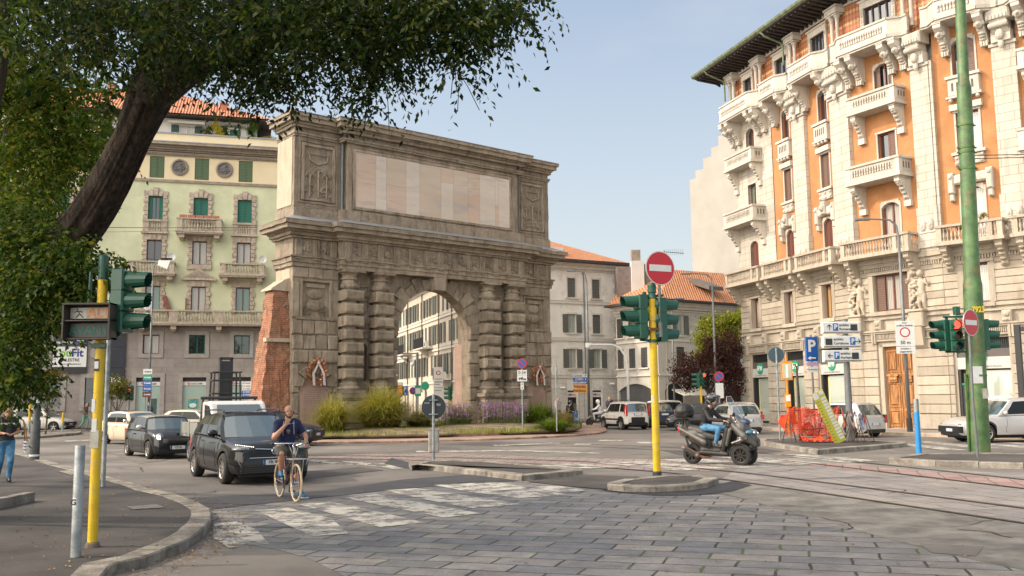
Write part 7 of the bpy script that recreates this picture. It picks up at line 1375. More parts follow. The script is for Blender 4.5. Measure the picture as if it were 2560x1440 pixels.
 for x in S.get('hand', (xa*.7-.85,)):
  for s_ in (-1, 1): z = interp(x, top)-.16; m.box(x-.1, x+.1, min(s_*ytop(x, z), s_*(ytop(x, z)+.03)), max(s_*ytop(x, z), s_*(ytop(x, z)+.03)), z, z+.035)
 m.build('door_handles', S.get('hm', col), t)
 for s_ in (-1, 1):
  x = xa*.72+.02; y = s_*(hw+.06); z = interp(x, top)+.1; m = MB(); m.ball((x, y, z), (.08, .12, .085), 12, 8, 0); m.box(x-.03, x+.02, min(y, s_*(hw-.12)), max(y, s_*(hw-.12)), z-.07, z-.03, 1); m.build('wing_mirror', [S.get('mm', col), BLK], t, smooth=True, ang=50)
 # lamps, plates, grille
 zf = S.get('hz', interp(F_*.9, top)-.14)
 for s_ in (-1, 1):
  m = MB(); a, b, c = S.get('hs', (.16, .16, .1)); m.ball((F_-a*.75-.1, s_*(hw*S.get('hy', .70)), zf), (a+.06, b, c), 14, 10, 0)
  if S.get('lit'): m.ball((F_-.02-.08, s_*(hw*.70), zf), (a*.72, b*.6, c*.6), 10, 8, 1)
  m.build('headlight', [LLENS, HL], t, smooth=True)
  m = MB(); ty, tz0, tz1, tw = S.get('tail', (.80, .62, .95, .16)); y0, y1 = sorted((s_*(hw*ty-tw/2), s_*(hw*ty+tw/2))); m.cbox(B_-.02+.0, B_+.22, y0, y1, tz0, tz1, .01); m.build('tail_light', TAIL, t)
 m = MB(); z = S.get('pz', (.42, .75)); m.box(F_+.0, F_+.02, -.26, .26, z[0], z[0]+.11, 0); m.box(F_+.018, F_+.022, -.26, -.21, z[0], z[0]+.11, 1); m.box(F_+.018, F_+.022, .21, .26, z[0], z[0]+.11, 1)
 if S.get('ptxt'): m.X = Matrix.Translation((F_+.024, .0, z[0]+.055)) @ Matrix.Rotation(PI/2, 4, 'Z'); addtext(m, S['ptxt'], .1, 0, 0, 0, 2, .002); m.X = None
 m.build('front_plate', [PLATE, BLUE, INK], t); m = MB(); m.box(B_-.03, B_-.005, -.26, .26, z[1], z[1]+.11, 0)
 for y in (-.26, .215): m.box(B_-.034, B_-.03, y, y+.045, z[1], z[1]+.11, 1)
 m.build('rear_plate', [PLATE, BLUE], t)
 m = MB(); g = S.get('gr', (.45, .38, .62)); m.box(F_-.08, F_+.012, -g[0]*W, g[0]*W, g[1], g[2]); m.box(F_-.14, F_+.005, -.36*W, .36*W, zb+.03, zb+.16); m.box(B_-.01, B_+.1, -.36*W, .36*W, zb, zb+.16); m.build('grille', BLK, t)
 return t, ytop, F_, B_, hw
HATCH = dict(L=3.75, W=1.65, H=1.48, wb=2.35, r=.29, top=[(-1, .80), (-.96, .93), (-.6, .97), (.28, .95), (.5, .92), (.85, .80), (.96, .68), (1, .58)], cab=(.46, .16, -.74, -.93), side=[(.08, .45), (.5, .84)])
def S_(base, **k): d = dict(base); d.update(k); return d
CRM = paintc('cream', (.60, .50, .38)); BKP = paintc('black', (.008, .009, .011)); DBK = paintc('anthracite', (.018, .02, .023)); WHC = paintc('white', (.60, .58, .53)); SIL = paintc('silver', (.42, .41, .39), .35); BEI2 = paintc('beige', (.50, .44, .35), .2); DBL = paintc('dark_blue', (.015, .025, .05)); SILV = paintc('light_silver', (.50, .49, .48), .3)
# the large dark crossover in front
SUV, yt, F_, B_, hw = car('large black crossover with lit daytime strips waiting nearest the crossing', (-6.5, 23.2), (.53, -.85), dict(L=4.3, W=1.92, H=1.62, wb=2.62, r=.345, tw=.23, zb=.24, col=BKP, sp=10, clad=1,
 top=[(-1, .92), (-.95, 1.05), (-.5, 1.08), (.3, 1.03), (.46, 1.0), (.6, .98), (.88, .90), (.97, .82), (1, .72)], cab=(.46, .10, -.74, -.95), side=[(.09, .42), (.46, .74), (.79, .92)], rd=.07, hs=(.15, .22, .065), hz=.79, hy=.72, gr=(.30, .62, .73), pz=(.44, .8), ptxt='FR·987', rw=.68, hm=CHR, hand=(.35, -.6), seams=(.72, -.28, -1.1)))
m = MB(); m.tube([(F_+.03, y*hw*.86, .775+.05*abs(y)) for y in np.linspace(-.55, .55, 9)], .012, 5, 0); m.tube([(F_+.02, y*hw, .60) for y in np.linspace(-.6, .6, 5)], .01, 5, 0); m.lathe([(.02, .012), (.075, .012), (.085, 0)], 20, (F_+.03, 0, .74), 'x', 0, cap=False); m.lathe([(.03, 0), (.06, 0)], 20, (F_+.05, 0, .74), 'x', 1, cap=False); m.build('grille_trim', [CHR, BLUE], SUV)
for s_ in (-1, 1):
 m = MB()
 for i in range(11): m.ball((F_-.02-.024*i, s_*(hw*.5+i*.033), .84+.005*i), .009, 6, 5)
 m.build('daytime_lights', HL, SUV); m = MB(); m.cbox(-.1, .1, 0, .05, -.07, .07, .01); m.v = [(F_-.06-abs(x)*.0+y*-.5, s_*(hw*.62+x), .47+z) for x, y, z in m.v]; m.build('fog_light', LLENS, SUV)
 m = MB(); m.tube([(F_-.02, s_*hw*.44, .42), (F_-.02, s_*hw*.76, .40), (F_-.09, s_*hw*.84, .55)], .012, 5); m.tube([(F_-.02, s_*hw*.44, .52), (F_-.03, s_*hw*.6, .56)], .01, 5); m.build('fog_trim', CHR, SUV)
 m = MB(); m.tube([(.35, s_*hw*.70, 1.62), (.2, s_*hw*.70, 1.66), (-1.3, s_*hw*.70, 1.64), (-1.45, s_*hw*.70, 1.60)], .018, 6); m.build('roof_rail', BLK, SUV)
m = MB()
for i in range(5): m.box(F_-.05, F_+.014, -.75, .75, .27+i*.045, .29+i*.045)
m.build('lower_grille', mat('mesh_black', (.03, .03, .03), .4, .1), SUV)
m = MB(); m.tube([(1.02, .35, 1.04), (.93, -.25, 1.08)], .009, 4); m.tube([(1.0, -.2, 1.04), (.88, -.7, 1.08)], .009, 4); m.build('wipers', BLK, SUV)
MIN, yt, F_, B_, hw = car('small black retro hatchback with pale roof and round lit headlamps', (-12.1, 32.7), (.60, -.80), dict(L=3.63, W=1.69, H=1.41, wb=2.47, r=.30, zb=.17, col=DBK, roofc=SILV, mm=SILV, clad=1,
 top=[(-1, .82), (-.95, .93), (-.6, .95), (.3, .93), (.5, .93), (.85, .84), (.95, .74), (1, .62)], cab=(.42, .24, -.80, -.92), side=[(.05, .48), (.53, .93)], rw=.76, hs=(.13, .15, .15), hy=.66, hz=.70, gr=(.28, .52, .66), lit=1, pz=(.32, .7), ptxt='CP 81', seams=(.62, -.5)))
m = MB()
for i in range(5): m.tube([(F_+.02-.01*abs(y), y*.5, .54+i*.028) for y in (-1, -.5, 0, .5, 1)], .008, 5)
m.tube([(F_+.005, y*.62, .30) for y in (-1, 0, 1)], .012, 5)
for s_ in (-1, 1): m.lathe([(.05, 0), (.06, .02), (.045, .03)], 14, (F_-.08, s_*.52, .33), 'x')
m.lathe([(.01, 0), (.05, 0)], 12, (F_-.08, 0, .80), 'x'); m.build('chrome_trim', CHR, MIN)
car('small rounded cream city car with dark glass roof, at the head of the left queue', (-17.1, 42.9), (.80, -.60), S_(HATCH, L=3.55, W=1.63, H=1.49, wb=2.3, col=CRM, roofc=mat('dark_roof', (.03, .04, .045), .15, 0, coat=1), cab=(.5, .2, -.62, -.95), top=[(-1, .82), (-.95, .95), (-.6, .97), (.3, .95), (.5, .94), (.82, .84), (.95, .72), (1, .60)], hy=.66, hs=(.1, .12, .12), mm=CHR, rw=.72))
car('beige saloon half hidden behind the flatbed truck', (-16.2, 48.5), (1, -.12), S_(HATCH, L=4.4, W=1.75, H=1.47, wb=2.6, col=BEI2, cab=(.42, .12, -.55, -.85)))
car('dark car passing behind the cyclist beside the brick buttress', (-10.2, 39.8), (1, -.15), S_(HATCH, L=4.2, W=1.75, H=1.46, wb=2.6, col=DBL, lit=0))
car('white hatchback with tinted windows driving past the hedge on the far left', (-31.6, 63.5), (1, -.02), S_(HATCH, L=4.0, W=1.75, H=1.55, wb=2.5, r=.32, col=WHC, clad=0))
PAN = car('boxy white four wheel drive hatchback with dark side strips and tall red rear lamps', (6.45, 55.4), (-.34, .94), dict(L=3.55, W=1.62, H=1.60, wb=2.3, r=.31, zb=.27, col=WHC, clad=1, top=[(-1, .88), (-.97, .98), (-.6, 1.0), (.3, .98), (.5, .96), (.85, .86), (.96, .76), (1, .62)], cab=(.50, .22, -.90, -.97), side=[(.06, .38), (.42, .68), (.72, .93)], rw=.80, tail=(.88, .80, 1.42, .13), pz=(.4, .82)))
m = MB(); m.box(-1.5, 1.4, -.82, -.80, .55, .64); m.box(-1.5, 1.4, .80, .82, .55, .64); m.box(-1.81, -1.75, -.42, .42, .42, .72); m.build('side_strip', BLK, PAN[0]); m = MB(); m.tube([(.6, .55, 1.62), (.5, .55, 1.68), (-1.2, .55, 1.68), (-1.3, .55, 1.62)], .02, 6); m.tube([(.6, -.55, 1.62), (.5, -.55, 1.68), (-1.2, -.55, 1.68), (-1.3, -.55, 1.62)], .02, 6); m.build('roof_rail', BLK, PAN[0])
car('dark blue hatchback just behind the boxy white hatchback', (8.55, 58.8), (-.3, .95), S_(HATCH, col=DBL, H=1.5))
car('rounded white crossover side on in front of the low grey house', (10.6, 63.5), (.85, .5), S_(HATCH, L=4.3, W=1.8, H=1.62, wb=2.6, r=.34, col=WHC, cab=(.4, .1, -.7, -.93)))
car('black hatchback facing left behind the three wheeled scooter', (10.3, 52.2), (-1, .16), S_(HATCH, col=BKP, H=1.47))
car('white hatchback seen through the windscreen of the three wheeled scooter', (12.9, 55.5), (-.3, .95), S_(HATCH, col=WHC, H=1.5))
car('champagne silver hatchback seen from behind to the right of the scooter', (11.0, 47.6), (-.12, .99), S_(HATCH, L=4.2, W=1.74, H=1.47, wb=2.55, col=SIL, tail=(.86, .72, .95, .14), pz=(.4, .62)))
car('small silver hatchback with red lamps passing the carved wooden door', (14.7, 42.6), (-.50, .87), S_(HATCH, L=3.7, col=SILV, H=1.52, tail=(.84, .62, .98, .17), pz=(.4, .52)))
car('large pale silver crossover driving left past the green tram mast', (18.95, 36.5), (-1, -.06), S_(HATCH, L=4.55, W=1.84, H=1.67, wb=2.7, r=.36, tw=.24, col=SILV, clad=1, zb=.24, cab=(.36, .08, -.70, -.93), top=[(-1, .85), (-.95, 1.0), (-.6, 1.06), (.2, 1.02), (.42, 1.0), (.85, .88), (.96, .76), (1, .66)], hs=(.2, .12, .06), sp=9))
# flatbed truck
TH = Vector((.50, -.866)); t = T('flatbed_truck', 'white cab truck with grey drop side tray and black ladder frame behind the black crossover', 'truck', (-8.45, 28.5, 0), math.atan2(TH.y, TH.x)); TRW = paintc('truck_white', (.60, .60, .57)); TRG = mat('tray_grey', (.20, .21, .19), .6, .12, 3)
def prof(m, pts, y0, y1, mi=0): m.prism(pts, y0, y1, 'y', mi)
m = MB(); prof(m, [(-.35, .35), (1.75, .35), (1.8, .75), (1.62, 1.08), (1.15, 1.2), (.65, 1.78), (.45, 1.87), (-.3, 1.87), (-.35, 1.2)], -.82, .82); c_ = m.build('cab', TRW, t, bevel=.07)
m = MB(); m.prism([(.62, 1.2), (1.1, 1.2), (.63, 1.73), (.1, 1.76), (.1, 1.2)], -.835, .835, 'y'); m.build('side_windows', CGS, t); m = MB(); m.add([(1.2, -.7, 1.2), (1.2, .7, 1.2), (.71, .62, 1.76), (.71, -.62, 1.76)], [(0, 1, 2, 3)]); m.build('windscreen', CGL, t)
m = MB(); m.box(-2.9, -.5, -.88, .88, .78, .86); m.cbox(-2.9, -.5, -.90, -.86, .86, 1.22, .01); m.cbox(-2.9, -.5, .86, .90, .86, 1.22, .01); m.box(-2.93, -2.89, -.88, .88, .8, 1.22)
for x in (-2.9, -1.7, -.52):
 for y in (-.92, .9): m.box(x-.04, x+.04, y, y+.03, .78, 1.26)
m.build('tray', TRG, t, bevel=.01); m = MB()
for y in (-.86, .86): m.tube([(-.45, y, .8), (-.4, y*.9, 1.98)], .04, 6)
m.tube([(-.4, -.85, 1.96), (-.4, .85, 1.96)], .045, 6)
for s_ in (-.45, .45):
 m.tube([(-.75, s_, .86), (-.75, s_*.85, 2.75)], .03, 6); m.tube([(-1.35, s_, .86), (-1.2, s_*.85, 2.75)], .03, 6)
for z in (1.5, 2.1, 2.5, 2.75): m.tube([(-.75, -.45, z), (-.75, .45, z)], .025, 6); m.tube([(-1.25, -.42, z), (-1.25, .42, z)], .025, 6); m.tube([(-.75, -.42, z), (-1.25, -.42, z)], .02, 6)
m.build('ladder_frame', DARK, t); m = MB(); m.box(-1.05, -.9, -.14, .14, .9, 3.1, 0); m.box(-1.07, -.88, -.20, -.14, .9, 3.2, 0); m.box(-1.07, -.88, .14, .20, .9, 3.2, 0); m.box(-1.07, -.88, -.2, .2, 3.14, 3.22, 0); m.tube([(-1.1, 0, 1.2), (-1.1, .05, 1.8), (-1.1, 0, 2.2)], .05, 6); m.build('light_tower', DARK, t)
m = MB(); m.box(-2.8, 1.6, -.55, .55, .3, .75); m.box(-2.4, -1.4, -.72, .72, .35, .7); m.build('chassis', BLK, t); m = MB(); m.box(-2.35, -1.3, -.86, -.82, .35, .78); m.box(-2.35, -1.3, .82, .86, .35, .78);
for xw in (-2.0, .95):
 for y in (.74, -.74): wheel(t, xw, y, .33, .22, 7, mat('hubcap', (.33, .33, .33), .4, .1, metal=.5))
for y in (-.95, .95): m = MB(); m.ball((.95, y, 1.3), (.06, .1, .13), 10, 8); m.build('wing_mirror', BLK, t)
m = MB(); m.tube([(-1.9, -.2, 1.25), (-1.5, .1, 1.5)], .06, 4); m.tube([(-1.2, -.5, 1.2), (-1.0, -.1, 1.36)], .05, 4); tag(m.build('planks', WHT, None, (-8.45, 28.5, 0), math.atan2(TH.y, TH.x)), 'short white planks lying in the tray of the flatbed truck', 'planks')
m = MB(); m.tube([(.35, .2, 1.86), (.25, .2, 2.3)], .006, 4); m.build('aerial', BLK, t)
# ---------------- people, bicycle and scooters ----------------
SKIN = mat('skin', (.46, .24, .155), .5, .06, 6, .1, 60); SKIN2 = mat('pale_skin', (.52, .32, .24), .5, .05); POLO = mat('navy_polo', (.012, .018, .07), .85, .15, 8, .2, 40); SHORT = mat('olive_shorts', (.09, .085, .07), .85, .15, 8); JEAN = mat('blue_jeans', (.04, .15, .30), .85, .25, 5, .2, 40, c2=(.10, .27, .44)); BLKJ = mat('black_jacket', (.012, .012, .016), .7, .2, 8, .3, 25)
SHOE = mat('blue_trainer', (.015, .13, .26), .6, .2, 12); SOLE = mat('pale_sole', (.5, .48, .45), .7); HAIR = mat('dark_hair', (.02, .013, .01), .7, .3, 20); EYE = mat('eye_dark', (.02, .015, .012), .3); HAIRB = mat('brown_hair', (.12, .06, .03), .7, .3, 20)
def hand(w_, d, up, side, s=1.0, curl=.6, thumb=1):
 """palm and five unequal curled fingers; w_ wrist, d direction of the fingers, up = back of the hand, side = thumb side"""
 w_, d, up, side = Vector(w_), Vector(d).normalized(), Vector(up).normalized(), Vector(side).normalized(); P_ = []; c = w_+d*.045*s
 for k in (-.03, -.01, .01, .03): P_.append(('c', w_+side*k*.6*s, w_+d*.085*s+side*k*s, .017*s, .013*s))
 for k, ln in ((.032, .068), (.011, .078), (-.011, .072), (-.032, .056)):
  a = w_+d*.088*s+side*k*s; d1 = (d-up*curl*.5).normalized(); b = a+d1*ln*.48*s; d2 = (d-up*curl*1.7).normalized(); e = b+d2*ln*.34*s; d3 = (d*.6-up*curl*2.6).normalized(); f = e+d3*ln*.26*s
  P_ += [('c', a, b, .0095*s, .0085*s), ('c', b, e, .0085*s, .0078*s), ('c', e, f, .0078*s, .007*s)]
 a = w_+d*.025*s+side*.03*s; b = a+(d*.6+side*.7-up*.25).normalized()*.04*s; e = b+(d*.9+side*.15-up*.4).normalized()*.032*s; P_ += [('c', a, b, .012*s, .010*s), ('c', b, e, .010*s, .008*s)]; return P_
def figure(name, label, loc, rz, J, s=1.0, skin=SKIN, top=None, topm=None, sleeve=.55, bottom=None, botm=None, leg=1.0, shoem=SHOE, hair=None, vox=.009, curl=(.6, .6), bulk=1.0, face_rz=0.0, beard=False, hands=True, helmet=None, hup=None):
 """one continuous body surface; clothes, hair and shoes are its children. J: joints in metres, x forward, y left"""
 g = {k: Vector(v) for k, v in J.items()}; b = bulk; t = T(name, label, 'person', loc, rz)
 pel, ch, nk, hd = g['pelvis'], g['chest'], g['neck'], g['head']; up = (nk-pel).normalized()
 torso = lambda e: [('e', pel, (.13*b+e, .165*b+e, .12+e)), ('c', pel+up*.02, pel.lerp(ch, .5), .125*b+e, .12*b+e), ('c', pel.lerp(ch, .5)+Vector((0, .05, 0)), ch+Vector((0, .08, 0)), .11*b+e, .115*b+e), ('c', pel.lerp(ch, .5)-Vector((0, .05, 0)), ch-Vector((0, .08, 0)), .11*b+e, .115*b+e),
  ('c', g['shL'], g['shR'], .060*b+e, .060*b+e), ('c', ch+Vector((0, .07, .03)), g['shL'].lerp(nk, .3), .10*b+e, .06+e), ('c', ch+Vector((0, -.07, .03)), g['shR'].lerp(nk, .3), .10*b+e, .06+e)]
 F = Matrix.Rotation(face_rz, 3, 'Z'); H_ = lambda x, y, z: hd+F @ Vector((x, y, z))
 headp = [('c', nk-up*.02, hd-Vector((0, 0, .07)), .062*b, .058), ('e', H_(0, 0, .03), (.098, .078, .095), face_rz), ('e', H_(.03, 0, -.045), (.072, .062, .075), face_rz), ('e', H_(.045, 0, -.085), (.045, .042, .035), face_rz), ('c', H_(.095, 0, .02), H_(.112, 0, -.02), .011, .015), ('e', H_(.088, 0, -.052), (.018, .026, .009), face_rz), ('c', H_(.083, .04, .035), H_(.088, .012, .034), .012, .012), ('c', H_(.083, -.04, .035), H_(.088, -.012, .034), .012, .012),
  ('e', H_(-.005, .08, -.005), (.02, .012, .032), face_rz), ('e', H_(-.005, -.08, -.005), (.02, .012, .032), face_rz)]
 body = torso(0)+headp
 for q in 'LR':
  body += [('c', g['sh'+q], g['el'+q], .055*b, .043*b), ('c', g['el'+q], g['el'+q].lerp(g['wr'+q], .35), .043*b, .045*b), ('c', g['el'+q].lerp(g['wr'+q], .35), g['wr'+q], .045*b, .027)]
  body += [('c', g['hip'+q], g['kn'+q], .088*b, .058*b), ('c', g['kn'+q], g['kn'+q].lerp(g['an'+q], .3), .056*b, .060*b), ('c', g['kn'+q].lerp(g['an'+q], .3), g['an'+q], .058*b, .036), ('c', g['an'+q], g['an'+q]+(g['toe'+q]-g['an'+q])*.5, .038, .034)]
  d = (g['wr'+q]-g['el'+q]).normalized(); hd_ = g.get('hd'+q, d); hu = g.get('hu'+q, Vector((0, 0, 1))); hs = g.get('hs'+q, hd_.cross(hu))
  if hands: body += hand(g['wr'+q], hd_, hu, hs, 1.0, curl[0 if q == 'L' else 1])
  else: body += [('e', g['wr'+q]+d*.06, (.05, .04, .03))]
 o = blobobj('body', body, vox, skin, t, 2)
 m = MB()
 for y in (.031, -.031): m.ball(H_(.086, y, .012), (.010, .014, .007), 8, 6)
 m.build('eyes', EYE, o)
 if top:
  pr = torso(.022)
  for q in 'LR': e = g['sh'+q].lerp(g['el'+q], min(1, sleeve*1.0)) if sleeve <= 1 else g['el'+q]; pr.append(('c', g['sh'+q], e, .064*b, .060*b)); (pr.append(('c', g['el'+q], g['el'+q].lerp(g['wr'+q], .93), .06*b, .045)) if sleeve > 1 else None)
  blobobj(top, pr, vox*1.2, topm, t, 2)
 if bottom:
  pr = [('e', pel-up*.02, (.155*b, .185*b, .13))]
  for q in 'LR':
   if leg <= .6: pr.append(('c', g['hip'+q], g['hip'+q].lerp(g['kn'+q], .88), .115*b, .095*b))
   else: pr += [('c', g['hip'+q], g['kn'+q], .105*b, .075*b), ('c', g['kn'+q], g['an'+q]+(g['kn'+q]-g['an'+q])*.12, .074*b, .055)]
  blobobj(bottom, pr, vox*1.2, botm, t, 2)
 for q in 'LR':
  a, e = g['an'+q], g['toe'+q]; d = (e-a); d.z = 0; d = d.normalized(); dn = Vector((0, 0, -.045)); o = blobobj('shoe', [('c', a-d*.03+Vector((0, 0, -.01)), a-d*.04+dn, .046, .042), ('c', a-d*.04+dn, e+Vector((0, 0, .015)), .042, .034), ('c', a+Vector((0, 0, .02)), a+d*.07+dn*.3, .042, .036)], vox*1.1, shoem, t, 1)
 if hair:
  if hair == 'long': pr = [('e', H_(-.02, 0, .055), (.105, .095, .085)), ('c', H_(-.06, 0, .02), H_(-.1, .02, -.25), .07, .05), ('c', H_(-.01, .075, .03), H_(.0, .085, -.12), .03, .022), ('c', H_(-.01, -.075, .03), H_(.0, -.085, -.12), .03, .022)]
  else: pr = [('e', H_(-.022, 0, .052), (.098, .086, .085))]
  blobobj('hair', pr, vox*1.2, HAIRB if hair == 'brown' else HAIR, t, 1)
 if beard: blobobj('beard', [('c', H_(.05, .055, -.05), H_(.075, .02, -.10), .020, .022), ('c', H_(.05, -.055, -.05), H_(.075, -.02, -.10), .020, .022), ('e', H_(.075, 0, -.095), (.033, .035, .026)), ('e', H_(.096, 0, -.036), (.011, .028, .007))], vox*.8, mat('stubble', (.10, .06, .045), .8, .2, 30), t, 1)
 return t
# bicycle: x forward
BHD = Vector((.50, -.87)).normalized(); BL_ = Vector((-4.30, 18.13)); BRZ = math.atan2(BHD.y, BHD.x)
bk = T('bicycle', 'maroon city bicycle with cream tyres and a front rack, held by the bald man', 'bicycle', (BL_.x, BL_.y, 0), BRZ); CREAMT = mat('cream_tyre', (.52, .42, .28), .8, .1); MAR = mat('maroon_frame', (.09, .012, .025), .3, .1, coat=1); R_ = .345
def bwheel(x, nm):
 w_ = T('wheel', None, None, (x, 0, R_), 0); w_.parent = bk; m = MB(); n = 40; m.tube([(R_*.945*math.cos(2*PI*i/n), 0, R_*.945*math.sin(2*PI*i/n)) for i in range(n+1)], .02, 8, caps=False); m.build('tyre', CREAMT, w_, smooth=True); m = MB(); m.tube([(R_*.875*math.cos(2*PI*i/n), 0, R_*.875*math.sin(2*PI*i/n)) for i in range(n+1)], .011, 6, caps=False); m.lathe([(.025, -.05), (.02, 0), (.025, .05)], 10, (0, 0, 0), 'y')
 for i in range(18): a = 2*PI*i/18; m.tube([(.02*math.cos(a+1), .03*(-1)**i, .02*math.sin(a+1)), (R_*.87*math.cos(a), 0, R_*.87*math.sin(a))], .0016, 3, caps=False)
 m.build('rim', CHR, w_); return w_
bwheel(.56, 'f'); bwheel(-.50, 'r')
m = MB(); bb = (-.06, 0, .28); st = (-.20, 0, .80); ht = (.36, 0, .86); hb = (.40, 0, .66)
for a, b, r_ in ((bb, st, .019), (bb, hb, .023), ((-.17, 0, .55), (.37, 0, .76), .019), (ht, hb, .024)): m.tube([a, b], r_, 8)
for y in (-.06, .06): m.tube([(-.06, y*.4, .28), (-.5, y, R_)], .011, 6); m.tube([(-.19, y*.3, .72), (-.5, y, R_)], .010, 6); m.tube([(.41, y*.4, .66), (.43, y, .58), (.56, y, R_)], .013, 6)
m.build('frame', MAR, bk); m = MB(); m.tube([(.40, 0, .66), (.345, 0, .93), (.36, 0, 1.05)], .014, 8)
m.tube([(.12, .33, 1.05), (.22, .30, 1.06), (.36, .14, 1.06), (.40, 0, 1.06), (.36, -.14, 1.06), (.22, -.30, 1.06), (.12, -.33, 1.05)], .012, 8); m.tube([(.14, .31, 1.10), (.24, .27, 1.11), (.33, .16, 1.09)], .006, 5); m.tube([(.14, -.31, 1.03), (.26, -.26, 1.03), (.34, -.15, 1.05)], .006, 5); m.tube([(.36, .1, 1.05), (.46, .05, .98), (.47, 0, .80), (.42, 0, .72)], .004, 5); m.tube([(.36, -.1, 1.05), (.50, -.08, .92), (.47, -.03, .75)], .004, 5)
m.build('handlebar', CHR, bk, smooth=True); m = MB()
for y in (-.33, .33): m.tube([(.03, y*1.02, 1.05), (.15, y, 1.05)], .018, 8)
m.build('grips', BLK, bk); m = MB()
m.tube([(.38, -.15, .78), (.38, .15, .78)], .006, 5); m.tube([(.70, -.15, .78), (.70, .15, .78)], .006, 5)
for i in range(7): m.tube([(.38, -.15+i*.05, .78), (.70, -.15+i*.05, .78)], .005, 5)
for y in (-.1, .1): m.tube([(.66, y, .78), (.57, y*.9, R_)], .006, 5)
m.box(.38, .42, -.02, .02, .86, .98); m.build('front_rack', mat('pale_rack', (.5, .5, .47), .4, metal=.4), bk)
m = MB(); m.ball((-.22, 0, .93), (.13, .08, .045), 12, 8); m.ball((-.12, 0, .93), (.1, .035, .03), 10, 6); m.tube([(-.2, 0, .8), (-.215, 0, .93)], .013, 6); m.build('saddle', mat('brown_saddle', (.05, .02, .015), .5), bk)
m = MB(); m.lathe([(.09, -.05), (.095, -.045), (.03, -.04)], 20, (-.06, 0, .28), 'y'); m.tube([(-.06, -.07, .28), (.04, -.08, .43)], .010, 6); m.tube([(-.06, .07, .28), (-.16, .08, .13)], .010, 6); m.box(-.01, .09, -.19, -.09, .42, .445); m.box(-.21, -.11, .09, .19, .12, .145); m.build('crankset', BLK, bk); m = MB()
for i in range(9): a0, a1 = R(20+i*17), R(20+(i+1)*17); m.add([(-.5+R_*1.06*math.cos(a0), -.03, R_+R_*1.06*math.sin(a0)), (-.5+R_*1.06*math.cos(a0), .03, R_+R_*1.06*math.sin(a0)), (-.5+R_*1.06*math.cos(a1), .03, R_+R_*1.06*math.sin(a1)), (-.5+R_*1.06*math.cos(a1), -.03, R_+R_*1.06*math.sin(a1))], [(0, 1, 3, 2)])
m.build('mudguard', MAR, bk); m = MB(); m.cbox(.55, .57, -.045, -.035, .44, .50, .003); m.build('reflector', mat('glowing_reflector', (.8, .2, .02), .3, emis=(1, .3, .05), es=.3), bk)  # faint emission gives the reflector a painted glint
J = dict(pelvis=(-.16, 0, .98), chest=(-.08, .0, 1.34), neck=(-.04, 0, 1.50), head=(.0, .0, 1.64), shL=(-.06, .185, 1.42), elL=(.0, .34, 1.18), wrL=(.08, .33, 1.09), shR=(-.06, -.185, 1.42), elR=(.10, -.30, 1.16), wrR=(.17, -.10, 1.40),
 hipL=(-.14, .10, .93), knL=(-.06, .21, .52), anL=(-.10, .30, .10), toeL=(.06, .33, .03), hipR=(-.14, -.10, .95), knR=(.27, -.20, .88), anR=(.06, -.15, .52), toeR=(.19, -.16, .45),
 hdR=(-.12, .45, .85), huR=(.9, -.2, .2), hsR=(.1, .9, -.4), hdL=(.35, -.05, -.35), huL=(.3, .3, .9), hsL=(.0, -1, 0))
cy = figure('person', 'bald bearded man in navy polo and shorts astride the maroon bicycle, hand at mouth', (BL_.x, BL_.y, 0), BRZ, J, skin=SKIN, top='polo_shirt', topm=POLO, sleeve=.62, bottom='shorts', botm=SHORT, leg=.5, shoem=SHOE, beard=True, vox=.0085, bulk=1.08, curl=(1.0, .7), face_rz=R(-6))
m = MB(); m.lathe([(.034, 0), (.034, .02)], 12, (0, 0, 0)); m.v = [(.06+x*.9, .33+y, 1.10+z) for x, y, z in m.v]; m.build('wristwatch', WHT, cy)
m = MB(); m.tube([(.06, .09, 1.47), (.085, .08, 1.36), (.08, .09, 1.22)], .006, 5); m.tube([(.055, -.1, 1.47), (.07, -.12, 1.38), (.06, -.12, 1.2)], .006, 5); m.box(.085, .095, .04, .09, 1.42, 1.43); m.build('bag_straps', mat('pale_strap', (.45, .46, .48), .6), cy)
m = MB(); m.ball((.085, -.02, 1.27), (.02, .045, .05), 8, 6); m.build('sunglasses', mat('amber_lens', (.10, .05, .02), .2, coat=1), cy)
m = MB(); m.ball((.01, -.095, 1.635), (.018, .016, .022), 8, 6); m.ball((.01, .095, 1.635), (.018, .016, .022), 8, 6); m.build('earphones', BLK, cy)
m = MB();
for x, y in ((.06, .33),): m.box(-.17, .13, .26, .39, .0, .025)
m.build('shoe_sole', SOLE, cy)
# three wheeled scooter: rear wheel at x = 0
HD = Vector((.80, -.60)).normalized(); ORG = Vector((4.95, 26.35)); SRZ = math.atan2(HD.y, HD.x); PNT = mat('scooter_grey', (.085, .08, .072), .38, .1, 4, coat=.6, metal=.3); MATT = mat('matt_black', (.018, .018, .018), .55, .2, 9)
sc = T('scooter', 'grey three wheeled scooter with tall windscreen and black top case crossing the square', 'scooter', (ORG.x, ORG.y, 0), SRZ)
DRIM = mat('dark_rim', (.04, .038, .035), .4, .1, metal=.5)
for x, y, r_, w_ in ((0, 0, .275, .13), (1.5, .21, .28, .11), (1.5, -.21, .28, .11)): wheel(sc, x, y if y else -.001, r_, w_, 8, DRIM)
blobobj('tail_body', [('e', (-.02, 0, .84), (.36, .20, .15)), ('c', (-.30, .0, .98), (.35, 0, .72), .10, .17), ('c', (-.28, -.13, .95), (.45, -.18, .60), .06, .10), ('c', (-.28, .13, .95), (.45, .18, .60), .06, .10), ('c', (.0, 0, .72), (.45, 0, .55), .14, .16)], .018, PNT, sc, 7)
